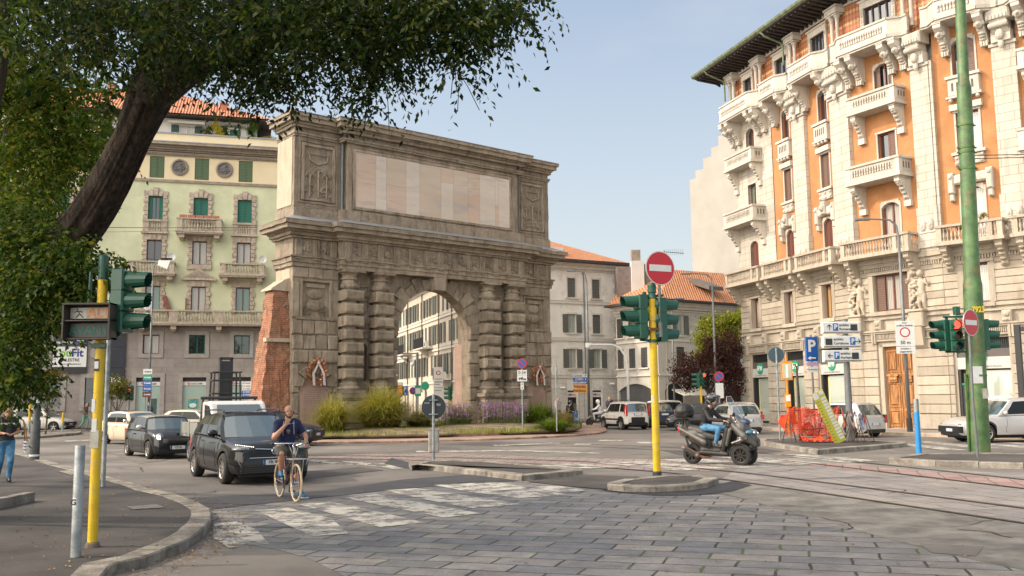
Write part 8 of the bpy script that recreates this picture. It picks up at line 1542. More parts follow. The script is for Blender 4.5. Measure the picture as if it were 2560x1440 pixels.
blobobj('nose_body', [('e', (1.46, 0, .98), (.24, .27, .25)), ('e', (1.62, 0, .72), (.22, .28, .16)), ('c', (1.30, 0, 1.22), (1.68, 0, .80), .14, .17), ('c', (1.28, -.20, 1.08), (1.62, -.24, .78), .08, .12), ('c', (1.28, .20, 1.08), (1.62, .24, .78), .08, .12), ('c', (1.68, 0, .82), (1.88, 0, .58), .17, .09), ('c', (1.60, -.2, .78), (1.84, -.08, .58), .12, .08), ('c', (1.60, .2, .78), (1.84, .08, .58), .12, .08), ('c', (1.22, -.22, .95), (1.12, -.24, .55), .06, .05), ('c', (1.22, .22, .95), (1.12, .24, .55), .06, .05), ('c', (1.62, -.29, .70), (1.30, -.30, .60), .05, .04), ('c', (1.62, .29, .70), (1.30, .30, .60), .05, .04)], .018, PNT, sc)
blobobj('leg_shield', [('c', (1.12, -.14, .95), (.98, -.17, .42), .10, .08), ('c', (1.12, .14, .95), (.98, .17, .42), .10, .08), ('c', (1.15, 0, 1.15), (1.0, 0, .4), .13, .12), ('c', (.35, 0, .38), (1.2, 0, .34), .14, .12), ('c', (.35, -.2, .34), (1.1, -.2, .30), .06, .06), ('c', (.35, .2, .34), (1.1, .2, .30), .06, .06), ('c', (1.2, 0, .45), (1.75, 0, .45), .1, .06), ('c', (1.75, -.12, .5), (1.75, .12, .5), .08, .08)], .02, MATT, sc)
for y in (-.21, .21): blobobj('front_mudguard', [('c', (1.5+.30*math.cos(a), y-.03, .28+.30*math.sin(a)), (1.5+.30*math.cos(a+.3), y-.03, .28+.30*math.sin(a+.3)), .028, .028) for a in (.5, .8, 1.1, 1.4, 1.7, 2.0, 2.3, 2.6, 2.9)]+[('c', (1.5+.30*math.cos(a), y+.03, .28+.30*math.sin(a)), (1.5+.30*math.cos(a+.3), y+.03, .28+.30*math.sin(a+.3)), .028, .028) for a in (.5, .8, 1.1, 1.4, 1.7, 2.0, 2.3, 2.6, 2.9)], .014, MATT, sc)
blobobj('seat', [('c', (-.02, 0, .95), (.35, 0, .86), .13, .15), ('c', (.35, 0, .80), (.78, 0, .74), .15, .11), ('c', (-.14, 0, 1.0), (-.15, 0, 1.16), .09, .08)], .018, mat('seat_vinyl', (.05, .047, .045), .5, .15, 20), sc)
blobobj('top_case', [('e', (-.22, 0, 1.44), (.27, .30, .17)), ('e', (-.22, 0, 1.50), (.24, .27, .17)), ('c', (-.36, -.14, 1.36), (-.1, -.14, 1.36), .10, .10), ('c', (-.36, .14, 1.36), (-.1, .14, 1.36), .10, .10)], .016, MATT, sc); m = MB(); m.tube([(-.3, 0, 1.0), (-.25, 0, 1.3)], .03, 6); m.tube([(-.1, -.12, 1.0), (-.2, -.1, 1.28)], .02, 6); m.box(-.4, .0, -.15, .15, 1.24, 1.28); m.build('case_rack', MATT, sc)
m = MB(); m.lathe([(.05, -.02), (.08, 0), (.085, .5), (.05, .54)], 16); m.X = None; v0 = list(m.v); mt_ = xf((.28, -.22, .24)) @ Matrix.Rotation(R(-64), 4, 'Y'); m.v = [tuple(mt_ @ Vector((x*.8, y, z))) for x, y, z in v0]; m.build('exhaust', mat('brown_exhaust', (.20, .13, .10), .5, .2, 8, metal=.4), sc); m = MB(); m.tube([(.28, -.22, .24), (.45, -.15, .2), (.6, -.05, .25)], .03, 8); m.build('exhaust_pipe', mat('rust_pipe', (.25, .12, .08), .6, metal=.4), sc)
m = MB(); m.X = mt_; m.cbox(-.05, .05, -.085, -.07, .08, .44, .01); m.X = None; m.build('heat_shield', MATT, sc)
blobobj('engine', [('c', (.0, .05, .28), (.45, .05, .3), .09, .13), ('c', (.15, -.1, .3), (.5, -.08, .3), .06, .09), ('c', (-.15, .14, .8), (0, .14, .3), .035, .03), ('c', (-.15, -.14, .8), (0, -.12, .3), .035, .03)], .022, MATT, sc)
m = MB(); WSG = bpy.data.materials.new('windscreen_clear'); WSG.use_nodes = True; N_, L__ = nodes(WSG); gb_ = N_.new('ShaderNodeBsdfGlossy'); gb_.inputs['Roughness'].default_value = .03; tb_ = N_.new('ShaderNodeBsdfTransparent'); tb_.inputs[0].default_value = (.80, .85, .88, 1); mx_ = N_.new('ShaderNodeMixShader'); mx_.inputs[0].default_value = .22; L__.new(tb_.outputs[0], mx_.inputs[1]); L__.new(gb_.outputs[0], mx_.inputs[2]); L__.new(mx_.outputs[0], N_['Material Output'].inputs[0])
rows = [(1.60, 1.10, .20, .10), (1.50, 1.30, .24, .13), (1.36, 1.55, .26, .13), (1.24, 1.74, .22, .10), (1.18, 1.84, .13, .06)]; vs = []
for x, z, w_, bul in rows:
 for i in range(9): s_ = -1+i/4; vs.append((x-bul*s_*s_, w_*s_, z))
m.add(vs, [(r_*9+i, r_*9+i+1, r_*9+i+10, r_*9+i+9) for r_ in range(4) for i in range(8)]); m.build('windscreen', WSG, sc, smooth=True); m = MB(); m.tube([vs[8], vs[17], vs[26], vs[35], vs[44], vs[42], vs[40], vs[38], vs[36], vs[27], vs[18], vs[9], vs[0]], .007, 5); m.build('screen_edge', mat('clear_edge', (.5, .42, .33), .3), sc)
m = MB(); m.ball((1.52, 0, 1.14), (.19, .16, .12), 16, 10); m.build('instrument_cowl', mat('blue_tint', (.015, .04, .10), .1, coat=1), sc, smooth=True)
m = MB(); m.ball((1.715, 0, .885), (.15, .25, .085), 16, 10); m.build('headlight', mat('blue_headlamp', (.04, .16, .24), .08, .5, 9, coat=1), sc, smooth=True); m = MB(); m.ball((1.84, -.1, .88), (.05, .05, .05), 8, 6); m.ball((1.86, .1, .86), (.04, .04, .04), 8, 6); m.build('lamp_bulb', CHR, sc)
m = MB(); m.ball((1.60, -.31, .74), (.13, .03, .035), 10, 6); m.build('side_lamp', LLENS, sc); m = MB(); m.cbox(-.36, -.28, -.16, -.04, .86, .98, .02); m.build('tail_light', TAIL, sc)
m = MB()
for i in range(2): y = -.07+i*.14; m.ball((1.86, y, .62), (.08, .045, .13), 8, 6)
m.build('nose_grille', BLK, sc); m = MB(); m.tube([(1.22, -.34, 1.10), (1.30, -.2, 1.14), (1.33, 0, 1.16), (1.30, .2, 1.14), (1.22, .34, 1.10)], .018, 8); m.build('handlebar', BLK, sc)
m = MB(); m.ball((1.42, -.40, 1.36), (.03, .08, .06), 10, 6); m.ball((1.42, .40, 1.36), (.03, .08, .06), 10, 6); m.tube([(1.38, -.2, 1.2), (1.42, -.40, 1.36)], .01, 5); m.tube([(1.38, .2, 1.2), (1.42, .40, 1.36)], .01, 5); m.build('mirrors', MATT, sc)
J = dict(pelvis=(.42, 0, .98), chest=(.48, 0, 1.32), neck=(.56, 0, 1.52), head=(.62, 0, 1.66), shL=(.50, .20, 1.42), elL=(.72, .30, 1.18), wrL=(1.10, .33, 1.13), shR=(.50, -.20, 1.42), elR=(.70, -.33, 1.17), wrR=(1.10, -.34, 1.13), hipL=(.45, .11, .95), knL=(.92, .22, .92), anL=(.84, .2, .50), toeL=(.98, .2, .42), hipR=(.45, -.11, .95), knR=(.90, -.24, .92), anR=(.80, -.24, .50), toeR=(.95, -.24, .42), hdL=(1, -.1, -.1), hdR=(1, .1, -.1), hsL=(0, -1, 0), hsR=(0, 1, 0))
rd = figure('person', 'rider in black jacket, jeans and open black helmet on the three wheeled scooter', (ORG.x, ORG.y, .06), SRZ, J, skin=SKIN2, top='jacket', topm=BLKJ, sleeve=1.5, bottom='jeans', botm=JEAN, shoem=mat('black_shoe', (.02, .02, .02), .5), vox=.012, bulk=1.05, curl=(1, 1), face_rz=R(14))
HM = mat('helmet_black', (.012, .014, .018), .12, 0, coat=1); o = blobobj('helmet', [('e', (.60, 0, 1.73), (.155, .135, .135)), ('e', (.56, 0, 1.66), (.12, .13, .12)), ('c', (.60, .11, 1.62), (.66, .10, 1.56), .03, .03), ('c', (.60, -.11, 1.62), (.66, -.10, 1.56), .03, .03)], .012, HM, rd); m = MB(); m.X = xf((.66, .02, 1.78), R(14)); m.ball((0.03, 0, 0), (.17, .13, .055), 14, 8); m.X = None; m.build('visor', mat('smoked_visor', (.04, .05, .09), .08, coat=1), o, smooth=True)
# woman on the left pavement with phone and bag
J = dict(pelvis=(0, 0, .93), chest=(.0, 0, 1.26), neck=(.02, 0, 1.42), head=(.07, 0, 1.53), shL=(0, .17, 1.36), elL=(-.02, .24, 1.10), wrL=(.18, .12, 1.06), shR=(0, -.17, 1.36), elR=(.0, -.24, 1.10), wrR=(.20, -.06, 1.08), hipL=(0, .09, .9), knL=(.14, .09, .48), anL=(.02, .09, .09), toeL=(.15, .1, .03), hipR=(0, -.09, .9), knR=(.0, -.09, .48), anR=(-.28, -.09, .16), toeR=(-.18, -.09, .05), hdL=(.8, -.5, .1), hdR=(.8, .5, .1))
wl = Vector((-11.32, 21.2, .12)); wm = figure('person', 'woman in black t-shirt and blue jeans looking at her phone at the left edge', wl, R(-55), J, skin=SKIN, top='t_shirt', topm=BLKJ, sleeve=.5, bottom='jeans', botm=JEAN, shoem=mat('black_shoe', 0), hair='dark', vox=.012, bulk=.98, curl=(.8, .8)); m = MB(); m.cbox(.27, .285, -.03, .06, 1.06, 1.20, .003); m.build('phone', DARK, wm)
m = MB(); m.X = Matrix.Translation((.12, .0, 1.27)) @ Matrix.Rotation(R(90), 4, 'Z'); addtext(m, 'PERFECT FOR', .05, 0, -.0, .02, 0, .002); m.X = None; m.build('print', WHT, wm)
hb = T('handbag', 'blue and white striped handbag on the shoulder of the woman at the left edge', 'bag', wl+Vector((.42, .05, .82)), R(-55)); m = MB(); m.cbox(-.18, .18, -.05, .05, -.2, .08, .03, 0)
for i in range(3): m.box(-.181, .181, -.052, .052, -.12+i*.07, -.09+i*.07, 1)
m.build('bag', [mat('bag_white', (.6, .58, .56), .7), mat('bag_blue', (.05, .05, .25), .7)], hb, bevel=.02); m = MB(); m.tube([(-.15, 0, .06), (-.1, -.04, .45), (0, -.08, .56), (.1, -.04, .45), (.15, 0, .06)], .014, 5); m.build('strap', mat('tan_leather', (.30, .13, .06), .6), hb)
WALK = dict(pelvis=(0, 0, .95), chest=(.03, 0, 1.3), neck=(.06, 0, 1.5), head=(.09, 0, 1.63), shL=(.03, .19, 1.43), elL=(-.08, .23, 1.15), wrL=(.05, .22, .95), shR=(.03, -.19, 1.43), elR=(.1, -.23, 1.15), wrR=(.25, -.2, .98), hipL=(0, .09, .92), knL=(.2, .09, .52), anL=(.12, .09, .10), toeL=(.26, .1, .04), hipR=(0, -.09, .92), knR=(-.02, -.09, .5), anR=(-.3, -.09, .18), toeR=(-.2, -.09, .05))
def ped(label, px, D, rz, topm, botm, hair='dark', z=.13):
 return figure('person', label, PB(px, D, z), rz, WALK, skin=SKIN2, top='top', topm=topm, sleeve=1.5, bottom='trousers', botm=botm, shoem=MATS['black_shoe'], hair=hair, vox=.022, hands=False)
ped('man in dark blue suit walking past the bank door', 378, 57, R(180), mat('blue_suit', (.03, .06, .14), .8), mat('blue_suit', 0)); ped('runner in green trousers by the hedge behind the yellow pole', 214, 62, R(-10), mat('brown_top', (.14, .10, .08), .8), mat('green_trousers', (.14, .30, .22), .8))
ped('passer by with short brown hair behind the boxy white hatchback', 1523, 66, R(-90), mat('dark_top', (.06, .05, .08), .8), JEAN, 'brown'); ped('pedestrian in pale top at the right end of the planted bed', 1394, 64, R(-60), mat('pale_top', (.45, .4, .4), .8), SHORT, 'brown'); ped('pedestrian with auburn hair beyond the scooter by the cafe front', 1768, 62, R(180), mat('grey_top', (.3, .3, .32), .8), JEAN, 'brown')
SIT = dict(pelvis=(-.1, 0, .88), chest=(-.02, 0, 1.2), neck=(.04, 0, 1.4), head=(.08, 0, 1.53), shL=(.0, .19, 1.33), elL=(.2, .26, 1.12), wrL=(.45, .25, 1.05), shR=(.0, -.19, 1.33), elR=(.2, -.26, 1.12), wrR=(.45, -.25, 1.05), hipL=(-.05, .1, .84), knL=(.38, .15, .8), anL=(.3, .14, .38), toeL=(.44, .14, .3), hipR=(-.05, -.1, .84), knR=(.38, -.15, .8), anR=(.3, -.14, .38), toeR=(.44, -.14, .3))
def moped(lab, rlab, px, D, rz, bm, topm, hm, botm):
 p = PB(px, D, 0); t = T('scooter', lab, 'scooter', p, rz)
 for x in (-.6, .65): wheel(t, x, .001, .25, .11, 5, DRIM)
 blobobj('bodywork', [('c', (-.75, 0, .72), (.0, 0, .6), .1, .17), ('c', (0, 0, .35), (.35, 0, .32), .13, .12), ('c', (.42, 0, .45), (.5, 0, .95), .15, .13), ('c', (.5, 0, .6), (.72, 0, .5), .14, .07), ('c', (.65, 0, .5), (.66, 0, .28), .05, .05)], .03, bm, t); blobobj('seat', [('c', (-.6, 0, .8), (.0, 0, .74), .1, .12)], .03, MATT, t)
 m = MB(); m.tube([(.42, -.3, 1.0), (.48, 0, 1.02), (.42, .3, 1.0)], .025, 6); m.build('handlebar', BLK, t); m = MB(); m.add([(.6, -.22, 1.0), (.6, .22, 1.0), (.45, .2, 1.5), (.45, -.2, 1.5)], [(0, 1, 2, 3)]); m.build('windscreen', WSG, t)
 r_ = figure('person', rlab, p, rz, SIT, skin=SKIN2, top='top', topm=topm, sleeve=1.5, bottom='trousers', botm=botm, shoem=MATS['black_shoe'], vox=.024, hands=False); blobobj('helmet', [('e', (.07, 0, 1.6), (.14, .13, .13)), ('e', (.04, 0, 1.53), (.12, .13, .1))], .02, hm, r_)
moped('blue and black scooter riding past the right end of the planted bed', 'rider in dark clothes on the blue scooter beyond the planted bed', 1422, 56, R(-40), mat('blue_fairing', (.02, .09, .25), .3, coat=1), BLKJ, HM, BLKJ)
moped('grey scooter ridden left in front of the off white house', 'rider dressed in white with white helmet on the grey scooter', 1497, 62, R(180), PNT, mat('white_top', (.6, .58, .58), .8), WHT, mat('white_trousers', (.55, .56, .6), .8))
# ---------------- trees, hedge, grasses ----------------
RN = np.random.default_rng(12)
def leafmat(name, cols_, trans=.35, rough=.5):
 """leaf surface: each leaf takes its own tone; light passes through from behind"""
 if name in MATS: return MATS[name]
 m = bpy.data.materials.new(name); m.use_nodes = True; N, L = nodes(m); b = N['Principled BSDF']; b.inputs['Roughness'].default_value = rough; b.inputs['Specular IOR Level'].default_value = .15
 g = N.new('ShaderNodeNewGeometry'); r = N.new('ShaderNodeValToRGB'); r.color_ramp.interpolation = 'LINEAR'; L.new(g.outputs['Random Per Island'], r.inputs[0]); e = r.color_ramp.elements
 while len(e) < len(cols_): e.new(.5)
 for i, c in enumerate(cols_): e[i].position = (i/(len(cols_)-1))**.8; e[i].color = (*c, 1)
 L.new(r.outputs[0], b.inputs['Base Color']); t = N.new('ShaderNodeBsdfTranslucent'); x = N.new('ShaderNodeMixRGB'); x.blend_type = 'MULTIPLY'; x.inputs[0].default_value = 1; x.inputs[2].default_value = (1.6, 1.5, .5, 1); L.new(r.outputs[0], x.inputs[1]); L.new(x.outputs[0], t.inputs[0])
 mx = N.new('ShaderNodeMixShader'); mx.inputs[0].default_value = trans; L.new(b.outputs[0], mx.inputs[1]); L.new(t.outputs[0], mx.inputs[2]); L.new(mx.outputs[0], N['Material Output'].inputs[0]); MATS[name] = m; return m
def bark(name, c, c2):
 return mat(name, c, .95, .35, 13, 2.5, 17, c2=c2, stretch=(1, 1, .14), detail=10, dirt=([x*.35 for x in c], 9))
def unit(v): return v/np.maximum(np.linalg.norm(v, axis=-1, keepdims=True), 1e-6)
def leafquads(C, size, D=None, droop=.0, asp=.45):
 """pointed leaves (4 corners, folded) at points C; D = direction of the leaf axis"""
 n = len(C); a = unit(RN.normal(size=(n, 3))) if D is None else unit(D+RN.normal(size=(n, 3))*.28); a[:, 2] -= droop; a = unit(a); u = unit(np.cross(a, RN.normal(size=(n, 3)))); s = size*RN.uniform(.65, 1.3, (n, 1)); nr = np.cross(a, u)
 V = np.stack([C, C+a*s*.5+u*s*asp*.5+nr*s*.08, C+a*s, C+a*s*.45-u*s*asp*.5+nr*s*.08], 1).reshape(-1, 3); F = np.arange(4*n).reshape(-1, 4); return V, F
def sprays(O, length, nleaf, size, droop=.6, D0=None):
 """arching twigs hung with rows of leaflets; returns leaf quads and twig polylines"""
 n = len(O); d = unit(RN.normal(size=(n, 3))*[1, 1, .5]) if D0 is None else unit(D0+RN.normal(size=(n, 3))*.5); Ls = length*RN.uniform(.6, 1.4, (n, 1)); C, DD = [], []; tw = []
 for k in range(nleaf):
  t = (k+.6)/nleaf; p = O+d*Ls*t; p[:, 2] -= (droop*Ls[:, 0]*t*t); tang = unit(d-np.array([0, 0, 1])*droop*2*t); sd_ = unit(np.cross(tang, [0, 0, 1])+RN.normal(size=(n, 3))*.25)*(1 if k % 2 else -1); C.append(p); DD.append(tang*.7+sd_*.8-np.array([0, 0, .25]))
 V, F = leafquads(np.concatenate(C), size, np.concatenate(DD)); return V, F, C
def merge(parts):
 V, F, n = [], [], 0
 for v, f in parts: V.append(v); F.append(f+n); n += len(v)
 return np.concatenate(V), np.concatenate(F)
def pxcloud(lst):
 """points of a crown volume: (px, py, radius x, radius y, distance, depth spread, count)"""
 out = []
 for cx, cy, rx, ry, D, dd, n in lst:
  a = RN.uniform(0, 2*PI, n); r_ = np.sqrt(RN.uniform(0, 1, n)); dep = D+RN.uniform(-dd, dd, n)
  for i in range(n): out.append(tuple(P(cx+rx*r_[i]*math.cos(a[i]), cy+ry*r_[i]*math.sin(a[i]), dep[i])))
 return np.array(out)
def limb(par, pts, rad, m, name='limb', n=14, wob=.0):
 mb = MB(); q = []; rr_ = []
 for i in range(len(pts)-1):
  a, b = Vector(pts[i]), Vector(pts[i+1])
  for k in range(4): q.append(a.lerp(b, k/4)); rr_.append(rad[i]+(rad[i+1]-rad[i])*k/4)
 q.append(Vector(pts[-1])); rr_.append(rad[-1])
 for _ in range(2): q = [q[0]]+[(q[i-1]+q[i]*2+q[i+1])/4 for i in range(1, len(q)-1)]+[q[-1]]
 mb.tube(q, rr_, n)
 if wob:
  for i, c in enumerate(q):
   for j in range(n):
    a = 2*PI*j/n; k = 1+.13*MN.noise((4*math.cos(a), 4*math.sin(a), i*.10))+.17*MN.noise((11*math.cos(a), 11*math.sin(a), i*.16)); mb.v[i*n+j] = tuple(c+(Vector(mb.v[i*n+j])-c)*k)
 o = mb.build(name, m, par, smooth=True)
 if wob: rough(o, .12, wob, 3.0, wob*.5)
 return o
BARK = bark('dark_bark', (.014, .010, .007), (.055, .038, .026)); BARK2 = bark('grey_bark', (.09, .07, .05), (.15, .12, .09))
# the big leaning tree on the left
bs = Vector((-9.6, 14.6, .1)); bt = T('tree', 'big dark leaning tree whose crown hangs over the top of the view', 'tree', bs)
tp = [P(-260, 1290, 14.6), P(-150, 1000, 14.3), P(-10, 800, 13.8), P(125, 665, 13.2), P(222, 548, 12.7), P(285, 440, 12.3), P(338, 330, 11.9), P(380, 225, 11.6)]; rel = lambda p: tuple(Vector(p)-bs)
trk = limb(bt, [rel(p) for p in tp], [.42, .35, .31, .28, .262, .25, .225, .26], BARK, 'trunk', 72, .006)
limb(bt, [rel(p) for p in (P(380, 240, 11.6), P(440, 190, 11.4), P(540, 140, 11.1), P(680, 70, 10.7), P(860, -10, 10.3), P(1020, -60, 10))], [.24, .21, .16, .11, .07, .04], BARK, n=28, wob=.008); limb(bt, [rel(p) for p in (P(372, 245, 11.6), P(410, 130, 11.6), P(450, 20, 11.7), P(480, -120, 11.8), P(540, -350, 12))], [.27, .24, .21, .18, .12], BARK, n=28, wob=.008)
limb(bt, [rel(p) for p in (P(560, 130, 11.1), P(700, 100, 10.9), P(820, 130, 10.7), P(880, 190, 10.6))], [.07, .05, .03, .015], BARK); limb(bt, [rel(p) for p in (P(410, 130, 11.6), P(300, 20, 11.9), P(160, -60, 12.4))], [.12, .09, .05], BARK); limb(bt, [rel(p) for p in (P(150, 660, 13.2), P(70, 600, 13.4), P(-30, 560, 13.7))], [.12, .08, .04], BARK)
CR = [(120, 30, 190, 100, 11.5, 1.6, 560), (300, 50, 160, 105, 10.8, 1.4, 480), (520, 30, 190, 90, 10.2, 1.3, 620), (760, 20, 180, 95, 9.8, 1.2, 600), (980, 0, 170, 90, 9.4, 1.0, 500), (1170, 0, 130, 70, 9.0, .8, 340), (640, 110, 140, 75, 10.4, 1.0, 270), (700, 160, 100, 45, 10.3, .8, 110), (905, 100, 120, 70, 9.7, .9, 230), (1060, 70, 130, 50, 9.3, .8, 180),
   (945, 170, 50, 50, 9.6, .5, 66), (925, 225, 24, 45, 9.5, .2, 20), (932, 275, 8, 22, 9.5, .1, 5), (835, 190, 22, 40, 9.7, .2, 14), (850, 225, 10, 20, 9.7, .1, 4), (1000, 180, 25, 14, 9.5, .2, 8), (720, 215, 60, 25, 10.2, .4, 34), (660, 225, 26, 36, 10.2, .3, 22), (600, 190, 55, 40, 10.4, .6, 48), (1145, 130, 26, 45, 9.1, .3, 26), (1150, 190, 12, 25, 9.1, .1, 6), (1215, 90, 40, 40, 8.9, .3, 46), (1280, 20, 30, 26, 8.9, .3, 24), (1345, -8, 26, 14, 8.7, .3, 10), (1090, 130, 12, 20, 9.1, .2, 6), (430, 150, 90, 30, 10.6, .7, 80), (525, 170, 40, 25, 10.6, .4, 18), (520, -100, 420, 80, 10.5, 2.0, 450), (1000, -90, 300, 60, 9.5, 1.5, 200)]
CR = [(*c[:6], int(c[6]*(.66 if c[0] < 400 else .8))) for c in CR]
V1, F1, _ = sprays(pxcloud(CR), .34, 11, .074, .8)
q_ = []
for cx, cy, cz, rx, ry, rz, n in ((-9, 12, 9.3, 5.0, 4.5, 2.0, 700), (-10, 16, 8.6, 4, 4, 1.8, 400)):
 p = unit(RN.normal(size=(n, 3)))*RN.uniform(0, 1, (n, 1))**.4*[rx, ry, rz]+[cx, cy, cz]; q_.append(p)
V2, F2, _ = sprays(np.concatenate(q_), .7, 7, .26, .5)  # extra crown leaves out of view, added to shade the ground
V, F = merge([(V1, F1), (V2, F2)]); npmesh('crown', V-np.array(bs), F, leafmat('dark_leaves', [(.006, .014, .004), (.010, .024, .006), (.018, .04, .009), (.038, .062, .013), (.08, .085, .02)], .42), bt)
m = MB(); cl = pxcloud([(850, 60, 420, 90, 9.8, 1, 150), (300, 60, 280, 100, 11, 1.5, 100), (930, 200, 60, 80, 9.6, .4, 14), (1150, 150, 20, 60, 9.1, .2, 6)])
for p in cl: e = (U(-.25, .25), U(-.2, .2), U(-.45, .05)); m.tube([rel(p), tuple(Vector(rel(p))+Vector(e)*.5+Vector((0, 0, .03))), tuple(Vector(rel(p))+Vector(e))], .0045, 3, caps=False)
m.build('twigs', BARK, bt)['kind'] = 'stuff'
# low suckers and side growth round the trunk of the big tree
s2 = T('tree', 'bushy mid green young tree growing round the foot of the leaning tree', 'tree', P(-160, 1260, 14.2)); s2.location.z = .12; o0 = np.array(s2.location)
SP = [(60, 640, 130, 90, 12.7, .8, 420), (75, 740, 135, 90, 12.6, .9, 500), (150, 700, 110, 90, 12.2, .5, 260), (20, 880, 80, 90, 12.5, .8, 320), (160, 640, 60, 50, 12.1, .4, 90), (215, 640, 50, 45, 12.0, .3, 70), (50, 950, 50, 30, 12.4, .4, 50), (10, 960, 40, 50, 12.6, .4, 70), (255, 660, 25, 20, 11.9, .2, 12), (130, 955, 40, 12, 12.3, .2, 12), (30, 560, 110, 70, 12.9, .6, 260), (190, 740, 45, 40, 12.2, .4, 60), (300, 655, 22, 14, 11.9, .1, 6), (55, 840, 55, 60, 12.3, .5, 120)]
V, F, _ = sprays(pxcloud(SP), .34, 9, .085, .7); npmesh('crown', V-o0, F, leafmat('mid_leaves', [(.015, .035, .008), (.028, .06, .012), (.05, .095, .018), (.08, .12, .025), (.16, .16, .03)], .42), s2)
limb(s2, [(0, 0, 0), tuple(Vector(P(10, 1000, 13.2))-s2.location), tuple(Vector(P(60, 800, 12.8))-s2.location), tuple(Vector(P(90, 620, 12.7))-s2.location)], [.10, .08, .05, .02], BARK, 'trunk')
# second street tree behind, lighter feathery leaves
s3 = T('tree', 'lighter yellowish green street tree with feathery leaves behind the leaning trunk', 'tree', (-14.6, 21.5, .12)); o0 = np.array(s3.location)
SP = [(60, 260, 120, 90, 17.5, 1.5, 420), (150, 330, 100, 80, 17.3, 1.2, 330), (60, 420, 110, 90, 17.4, 1.2, 420), (180, 420, 90, 60, 17, .8, 140), (60, 520, 90, 70, 17.2, 1, 260), (230, 330, 60, 60, 17, .7, 90), (200, 200, 80, 45, 17.3, 1, 110), (250, 400, 40, 30, 16.9, .5, 24), (40, 160, 120, 80, 17.5, 1.3, 300), (110, 600, 60, 40, 17, .6, 60)]
V, F, _ = sprays(pxcloud(SP), .45, 11, .10, .7); npmesh('crown', V-o0, F, leafmat('light_leaves', [(.035, .08, .012), (.06, .12, .018), (.10, .17, .025), (.17, .22, .04), (.24, .16, .04)], .42), s3)
w0 = Vector(o0); limb(s3, [(0, 0, 0), tuple(P(-20, 600, 18)-w0), tuple(P(20, 350, 17.6)-w0), tuple(P(60, 150, 17.5)-w0)], [.22, .18, .12, .05], BARK2, 'trunk')
for a, b_, c_ in ((0, 500, 1), (0, 430, 1), (0, 600, 1)): limb(s3, [tuple(P(-10, b_+60, 17.8)-w0), tuple(P(80, b_, 17.4)-w0), tuple(P(190, b_-90, 17.1)-w0), tuple(P(250, b_-110, 17)-w0)], [.05, .035, .02, .008], BARK2)
t4 = T('tree', 'dark tree stem at the very left edge of the view', 'tree', (-7.1, 9.0, .12)); w4 = Vector(t4.location); limb(t4, [(0, 0, 0), tuple(P(-130, 700, 9)-w4), tuple(P(-40, 330, 9)-w4), tuple(P(2, 200, 9)-w4), tuple(P(8, 60, 9)-w4), tuple(P(-10, -80, 9)-w4)], [.16, .13, .08, .06, .06, .05], BARK, 'trunk')
V, F, _ = sprays(pxcloud([(15, 50, 40, 60, 8.8, .3, 34), (-60, 0, 100, 100, 9, .8, 120)]), .36, 10, .075, .8); npmesh('crown', V-np.array(w4), F, MATS['mid_leaves'], t4)
# background trees
def tree(label, base, h, blobs, cols_, n, size, trunk=.15, group=None, name='tree', trans=.3, bk_=None):
 t = T(name, label, 'tree', base, 0, group); C = []
 tot = sum(b[3]*b[4]*b[5] for b in blobs)
 for cx, cy, cz, rx, ry, rz in blobs:
  k = int(n*rx*ry*rz/tot); sub = max(4, k//130); cc = unit(RN.normal(size=(sub, 3)))*RN.uniform(.35, 1.0, (sub, 1))*[rx, ry, rz]+[cx, cy, cz]; idx = RN.integers(0, sub, k); C.append(cc[idx]+RN.normal(size=(k, 3))*[rx*.2, ry*.2, rz*.15])
 V, F = leafquads(np.concatenate(C), size, None, .3, .7); npmesh('crown', V, F, leafmat('leaf_'+str(len(MATS)), cols_, trans), t)
 if trunk:
  limb(t, [(0, 0, 0), (.05, 0, h*.3), (0, .05, h*.6)], [trunk, trunk*.8, trunk*.4], bk_ or BARK2, 'trunk', 8)
  for i in range(5): a = i*1.3; limb(t, [(0, 0, h*.3+i*.1*h*.3), (h*.12*math.cos(a), h*.12*math.sin(a), h*.55), (h*.2*math.cos(a), h*.2*math.sin(a), h*.75)], [trunk*.5, trunk*.3, trunk*.12], bk_ or BARK2, 'limb', 6)
 return t
YG = [(.08, .12, .015), (.16, .20, .02), (.28, .30, .03), (.38, .36, .05)]; PU = [(.035, .014, .016), (.06, .024, .024), (.09, .04, .036), (.12, .06, .045)]
tree('bright yellow green tree between the low grey house and the palace', PB(1800, 66, .1), 8.5, [(0, 0, 6.2, 1.5, 1.5, 1.7), (-1.0, 0, 5.3, 1.0, 1.2, 1.3), (1.3, 0, 6.6, 1.2, 1.2, 1.3), (-.3, -.3, 4.4, 1.0, 1, .9)], YG, 9000, .16)
tree('purple brown leaved plum tree in front of the yellow green tree', PB(1770, 61, .1), 5.5, [(0, 0, 3.6, 1.9, 1.5, 1.3), (1.4, 0, 4.4, 1.2, 1.3, 1.7), (-1.2, 0, 3.0, 1.1, 1.2, 1.0), (1.6, 0, 2.6, 1.2, 1.2, 1.5), (.4, 0, 4.6, 1.2, 1.1, 1.0)], PU, 16000, .13)
tree('small thin street tree before the bank window with graffiti', PB(292, 54, .1), 3.4, [(0, 0, 2.6, .85, .8, .75), (-.4, 0, 2.3, .5, .5, .4)], [(.05, .06, .015), (.10, .11, .02), (.18, .15, .03)], 2600, .10, .06)
tree('small rusty leaved street tree beside the far left lamp post', PB(118, 54, .1), 3.4, [(0, 0, 2.9, .9, .8, .8), (.5, 0, 2.4, .5, .5, .4)], [(.07, .06, .015), (.14, .11, .02), (.22, .14, .03)], 2600, .10, .06)
